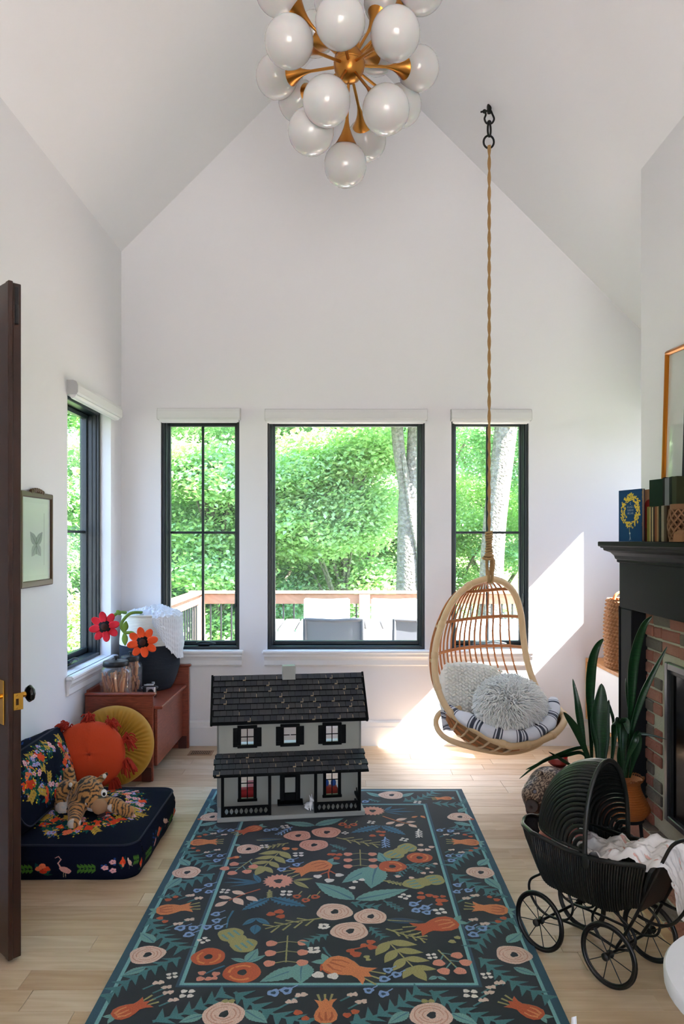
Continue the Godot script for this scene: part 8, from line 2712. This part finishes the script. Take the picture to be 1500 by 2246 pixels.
func mantel_things() -> void:
	var y := 1.4935
	# blue book with its gold wreath, a white figure and lettering
	var pt := Paint.new().setup(0.19, 0.278, 1400.0, Color(0.10, 0.26, 0.43))
	rng.seed = 21
	var gold := Color(0.88, 0.76, 0.28)
	var c0 := Vector2(0.098, 0.112)
	for k in 190:
		var w := rng.randf() * TAU
		var r := sqrt(rng.randf_range(0.30, 1.0))
		var c := c0 + Vector2(cos(w) * 0.078, sin(w) * 0.092) * r
		var d := Vector2.from_angle(w + rng.randf_range(-1.2, 1.2) + PI * 0.5) * rng.randf_range(0.010, 0.02)
		if k % 3 == 0:
			pt.blob(c, rng.randf_range(0.004, 0.008), rng.randf_range(0.004, 0.007), gold, 0.2, k)
		else:
			pt.leaf(c, c + d, 0.5, gold)
	pt.blob(c0 + Vector2(0.0, -0.005), 0.034, 0.044, Color(0.10, 0.26, 0.43), 0.12, 2.0)
	pt.blob(c0 + Vector2(0.0, 0.048), 0.03, 0.012, Color(0.10, 0.26, 0.43), 0.1, 1.0)
	var ink := Color(0.78, 0.82, 0.82)
	for r in 3:
		for k in 5:
			var x := c0.x - 0.022 + k * 0.0105
			var yy := c0.y - 0.02 + r * 0.017
			if (k + r) % 3 == 0:
				pt.arc(Vector2(x, yy), 0.004, 0.005, 0.4, 5.6, 0.002, ink)
			elif (k + r) % 3 == 1:
				pt.line(PackedVector2Array([Vector2(x, yy - 0.005), Vector2(x, yy + 0.005), Vector2(x + 0.005, yy + 0.005)]), 0.0018, 0.0018, ink)
			else:
				pt.line(PackedVector2Array([Vector2(x - 0.004, yy + 0.005), Vector2(x, yy - 0.005), Vector2(x + 0.004, yy + 0.005)]), 0.0018, 0.0018, ink)
	pt.arc(c0 + Vector2(0.0, -0.038), 0.005, 0.005, 0.6, 5.6, 0.002, ink)
	pt.line(PackedVector2Array([c0 + Vector2(-0.01, 0.09), c0 + Vector2(-0.008, 0.118)]), 0.002, 0.002, gold)
	pt.blob(c0 + Vector2(-0.006, 0.122), 0.005, 0.006, ink)
	pt.line(PackedVector2Array([c0 + Vector2(-0.006, 0.126), c0 + Vector2(-0.004, 0.145), c0 + Vector2(-0.009, 0.16)]), 0.003, 0.002, ink)
	pt.line(PackedVector2Array([c0 + Vector2(-0.004, 0.143), c0 + Vector2(0.003, 0.158)]), 0.003, 0.002, ink)
	var blue := sm(Color(0.07, 0.17, 0.28), 0.4)
	book("blue hardback standing face out at the mantel's far end, with a gold leafy wreath", Vector3(1.527, y, 1.462), 0.188, 0.278, 0.018, -deg_to_rad(72.5), cover_mat(pt.im, 0.188, 0.278), Color(0.78, 0.72, 0.60), "books on the mantel shelf", blue)
	var p2 := Paint.new().setup(0.18, 0.27, 700.0, Color(0.56, 0.42, 0.32))
	p2.blob(Vector2(0.07, 0.14), 0.055, 0.085, Color(0.40, 0.07, 0.05), 0.08, 1.0)
	p2.poly(PackedVector2Array([Vector2(0.0, 0.2), Vector2(0.14, 0.2), Vector2(0.14, 0.27), Vector2(0, 0.27)]), Color(0.30, 0.07, 0.05))
	p2.poly(PackedVector2Array([Vector2(0.135, 0.0), Vector2(0.18, 0.0), Vector2(0.18, 0.27), Vector2(0.135, 0.27)]), Color(0.10, 0.22, 0.31))
	book("picture book with a red shape on tan, standing behind the blue hardback", Vector3(1.583, y, 1.60), 0.18, 0.272, 0.016, -deg_to_rad(80.0), cover_mat(p2.im, 0.18, 0.272), Color(0.7, 0.66, 0.58), "books on the mantel shelf", sm(Color(0.1, 0.2, 0.28), 0.5))
	var p3 := Paint.new().setup(0.21, 0.31, 700.0, Color(0.085, 0.165, 0.125))
	p3.leaf(Vector2(0.155, 0.04), Vector2(0.155, 0.075), 0.5, Color(0.80, 0.72, 0.55))
	p3.line(PackedVector2Array([Vector2(0.155, 0.075), Vector2(0.16, 0.10)]), 0.002, 0.001, Color(0.80, 0.72, 0.55))
	p3.line(PackedVector2Array([Vector2(0.09, 0.19), Vector2(0.12, 0.188)]), 0.002, 0.002, Color(0.6, 0.55, 0.42))
	book("tall dark green hardback with a small gold flame on its cover", Vector3(1.565, y, 1.80), 0.21, 0.31, 0.02, -deg_to_rad(74.0), cover_mat(p3.im, 0.21, 0.31), Color(0.75, 0.72, 0.65), "books on the mantel shelf", sm(Color(0.05, 0.09, 0.07), 0.4))
	var specs := [
		["black spined tall book beside the green hardback", 0.024, 0.305, Color(0.02, 0.022, 0.026)],
		["tall grey spined book between the two black spines", 0.05, 0.30, Color(0.42, 0.43, 0.45)],
		["tall black and white spined book nearer than the grey one", 0.028, 0.302, Color(0.03, 0.032, 0.04)],
		["tall olive spined book at the picture's right edge", 0.05, 0.30, Color(0.20, 0.21, 0.14)],
	]
	var z := 1.915
	for s in specs:
		book(s[0], Vector3(1.555, y, z + s[1] * 0.5), 0.10, s[2], s[1] - 0.001, 0.0, matte(s[3]))
		z += s[1]
	var small := [
		["small yellow-green book at the left of the low row", 0.03, 0.168, Color(0.42, 0.40, 0.16)],
		["small cream book second in the low row", 0.014, 0.165, Color(0.66, 0.55, 0.38)],
		["small black book third in the low row", 0.013, 0.166, Color(0.03, 0.028, 0.025)],
		["small ivory book fourth in the low row", 0.014, 0.164, Color(0.70, 0.62, 0.48)],
		["small dark brown book fifth in the low row", 0.022, 0.166, Color(0.18, 0.09, 0.055)],
		["small rust book sixth in the low row", 0.02, 0.165, Color(0.48, 0.26, 0.15)],
		["small tan book seventh in the low row", 0.022, 0.165, Color(0.56, 0.42, 0.29)],
		["thick black book near the end of the low row", 0.03, 0.167, Color(0.02, 0.02, 0.02)],
		["small pale grey book in the low row next to the lattice vase", 0.03, 0.166, Color(0.52, 0.47, 0.40)],
		["small brown book last in the low row", 0.03, 0.164, Color(0.24, 0.15, 0.10)],
	]
	z = 1.862
	for s in small:
		book(s[0], Vector3(1.487, y, z + s[1] * 0.5), 0.07, s[2], s[1] - 0.001, 0.0, matte(s[3]), Color(0.72, 0.66, 0.54), "low row of small books on the mantel")
		z += s[1]
	# lattice vase and wooden toy house
	var lv := thing("lattice_vase", "tan openwork lattice vase at the right end of the small books", "vase", Vector3(1.462, y, 2.20))
	var ct := relief(sm(Color(0.46, 0.32, 0.20), 0.8), 0.05, 10.0, 0.1, 3)
	for s in [1.0, -1.0]:
		for k in 10:
			var pts := PackedVector3Array()
			for i in 15:
				var f := i / 14.0
				var r := 0.036 + 0.014 * sin(PI * (0.15 + f * 0.7))
				var w: float = TAU * k / 10.0 + s * f * 2.2
				pts.append(Vector3(cos(w) * r, 0.008 + f * 0.135, sin(w) * r))
			part("lattice_strip", MB.new().tube(pts, 0.0045, 6), ct, lv)
	part("rim", MB.new().lathe(PackedVector2Array([Vector2(0.036, 0.14), Vector2(0.043, 0.14), Vector2(0.043, 0.165), Vector2(0.036, 0.165)]), 24), ct, lv)
	part("base", MB.new().lathe(PackedVector2Array([Vector2(0.0, 0.0), Vector2(0.046, 0.0), Vector2(0.046, 0.01), Vector2(0.0, 0.012)]), 24), ct, lv)
	var wh := thing("wooden_block_house", "tiny natural wood block with a sloped top in front of the lattice vase", "toy", Vector3(1.432, y, 2.285), 0.5)
	part("block", MB.new().prism(PackedVector2Array([Vector2(-0.028, 0), Vector2(0.028, 0), Vector2(0.028, 0.03), Vector2(0.0, 0.05), Vector2(-0.028, 0.034)]), -0.022, 0.022), sm(Color(0.50, 0.35, 0.21), 0.6), wh)
	# gold framed picture over the mantel, hung slightly crooked
	var pf := thing("gold_framed_picture", "large thin gold framed picture hanging above the mantel at the right edge", "picture", Vector3(1.628, 1.98, 2.16))
	var gold_m := sm(Color(0.70, 0.43, 0.13), 0.3, 0.9)
	var b := Basis(Vector3.RIGHT, deg_to_rad(4.0))
	var hh := 0.43
	var hw_ := 0.50
	for q in [[Vector3(-0.008, hh, 0), Vector3(0.03, 0.024, hw_ * 2.0)], [Vector3(-0.008, -hh, 0), Vector3(0.03, 0.024, hw_ * 2.0)]]:
		part("frame_bar", MB.new().box(q[0], q[1], 0.008), gold_m, pf, Transform3D(b, Vector3.ZERO))
	for s in [-1.0, 1.0]:
		part("frame_bar", MB.new().box(Vector3(-0.008, 0, s * (hw_ - 0.012)), Vector3(0.03, hh * 2.0, 0.024), 0.008), gold_m, pf, Transform3D(b, Vector3.ZERO))
	var p4 := Paint.new().setup(0.96, 0.84, 300.0, Color(0.79, 0.80, 0.78))
	p4.poly(PackedVector2Array([Vector2(0.20, 0.16), Vector2(0.76, 0.16), Vector2(0.76, 0.68), Vector2(0.20, 0.68)]), Color(0.16, 0.17, 0.17))
	var gm := sm(Color.WHITE, 0.05)
	gm.albedo_texture = ImageTexture.create_from_image(p4.im)
	var pq := MB.new()
	pq.flat([Vector3(-0.006, hh, -hw_), Vector3(-0.006, hh, hw_), Vector3(-0.006, -hh, hw_), Vector3(-0.006, -hh, -hw_)], Vector3.LEFT, [Vector2(0, 0), Vector2(1, 0), Vector2(1, 1), Vector2(0, 1)])
	part("print", pq, gm, pf, Transform3D(b, Vector3.ZERO))
	# white round table and the tip of a white chair
	var wm := sm(Color(0.90, 0.91, 0.93), 0.3)
	var tb := thing("round_table", "white round low table at the lower right corner", "table", Vector3(1.014, 0, 3.825))
	part("tabletop", MB.new().lathe(PackedVector2Array([Vector2(0.0, 0.462), Vector2(0.278, 0.462), Vector2(0.285, 0.468), Vector2(0.286, 0.494), Vector2(0.281, 0.5), Vector2(0.0, 0.5)]), 64), wm, tb)
	for q in 3:
		var w := q * TAU / 3.0 + 0.5
		part("leg", MB.new().tube(V3([cos(w) * 0.14, 0.465, sin(w) * 0.14, cos(w) * 0.21, 0.0, sin(w) * 0.21]), [0.02, 0.013], 12), wm, tb)
	var ch := thing("child_chair", "white moulded child's chair of which only a pointed corner shows at the bottom edge", "chair", Vector3(0.585, 0, 4.06), 0.35)
	var rows := []
	for i in 13:
		var f := i / 12.0
		var row := PackedVector3Array()
		for j in 13:
			var q := j / 6.0 - 1.0
			row.append(Vector3(-0.145 + 0.05 * q * q + 0.01 * f, 0.30 + 0.19 * f + 0.035 * pow(absf(q), 3.0) * f, q * 0.15 * (1.0 - 0.1 * f)))
		rows.append(row)
	for i in range(12, -1, -1):
		var row := PackedVector3Array()
		for j in 13:
			row.append(rows[i][j] + Vector3(0.012, 0.0, 0))
		rows.append(row)
	part("backrest", MB.new().grid(rows, false, false), wm, ch)
	part("seat", MB.new().box(Vector3(0, 0.29, 0), Vector3(0.28, 0.02, 0.28), 0.009), wm, ch)
	for sx in [-0.11, 0.11]:
		for sz in [-0.11, 0.11]:
			part("leg", MB.new().tube(V3([sx, 0.285, sz, sx * 1.2, 0.0, sz * 1.2]), [0.014, 0.01], 10), wm, ch)

func _ready() -> void:
	lights_and_camera()
	materials()
	room()
	chimney()
	outside()
	rug()
	dollhouse()
	chandelier()
	swing_chair()
	bench()
	soft_corner()
	door_and_picture()
	pram()
	plants()
	mantel_things()
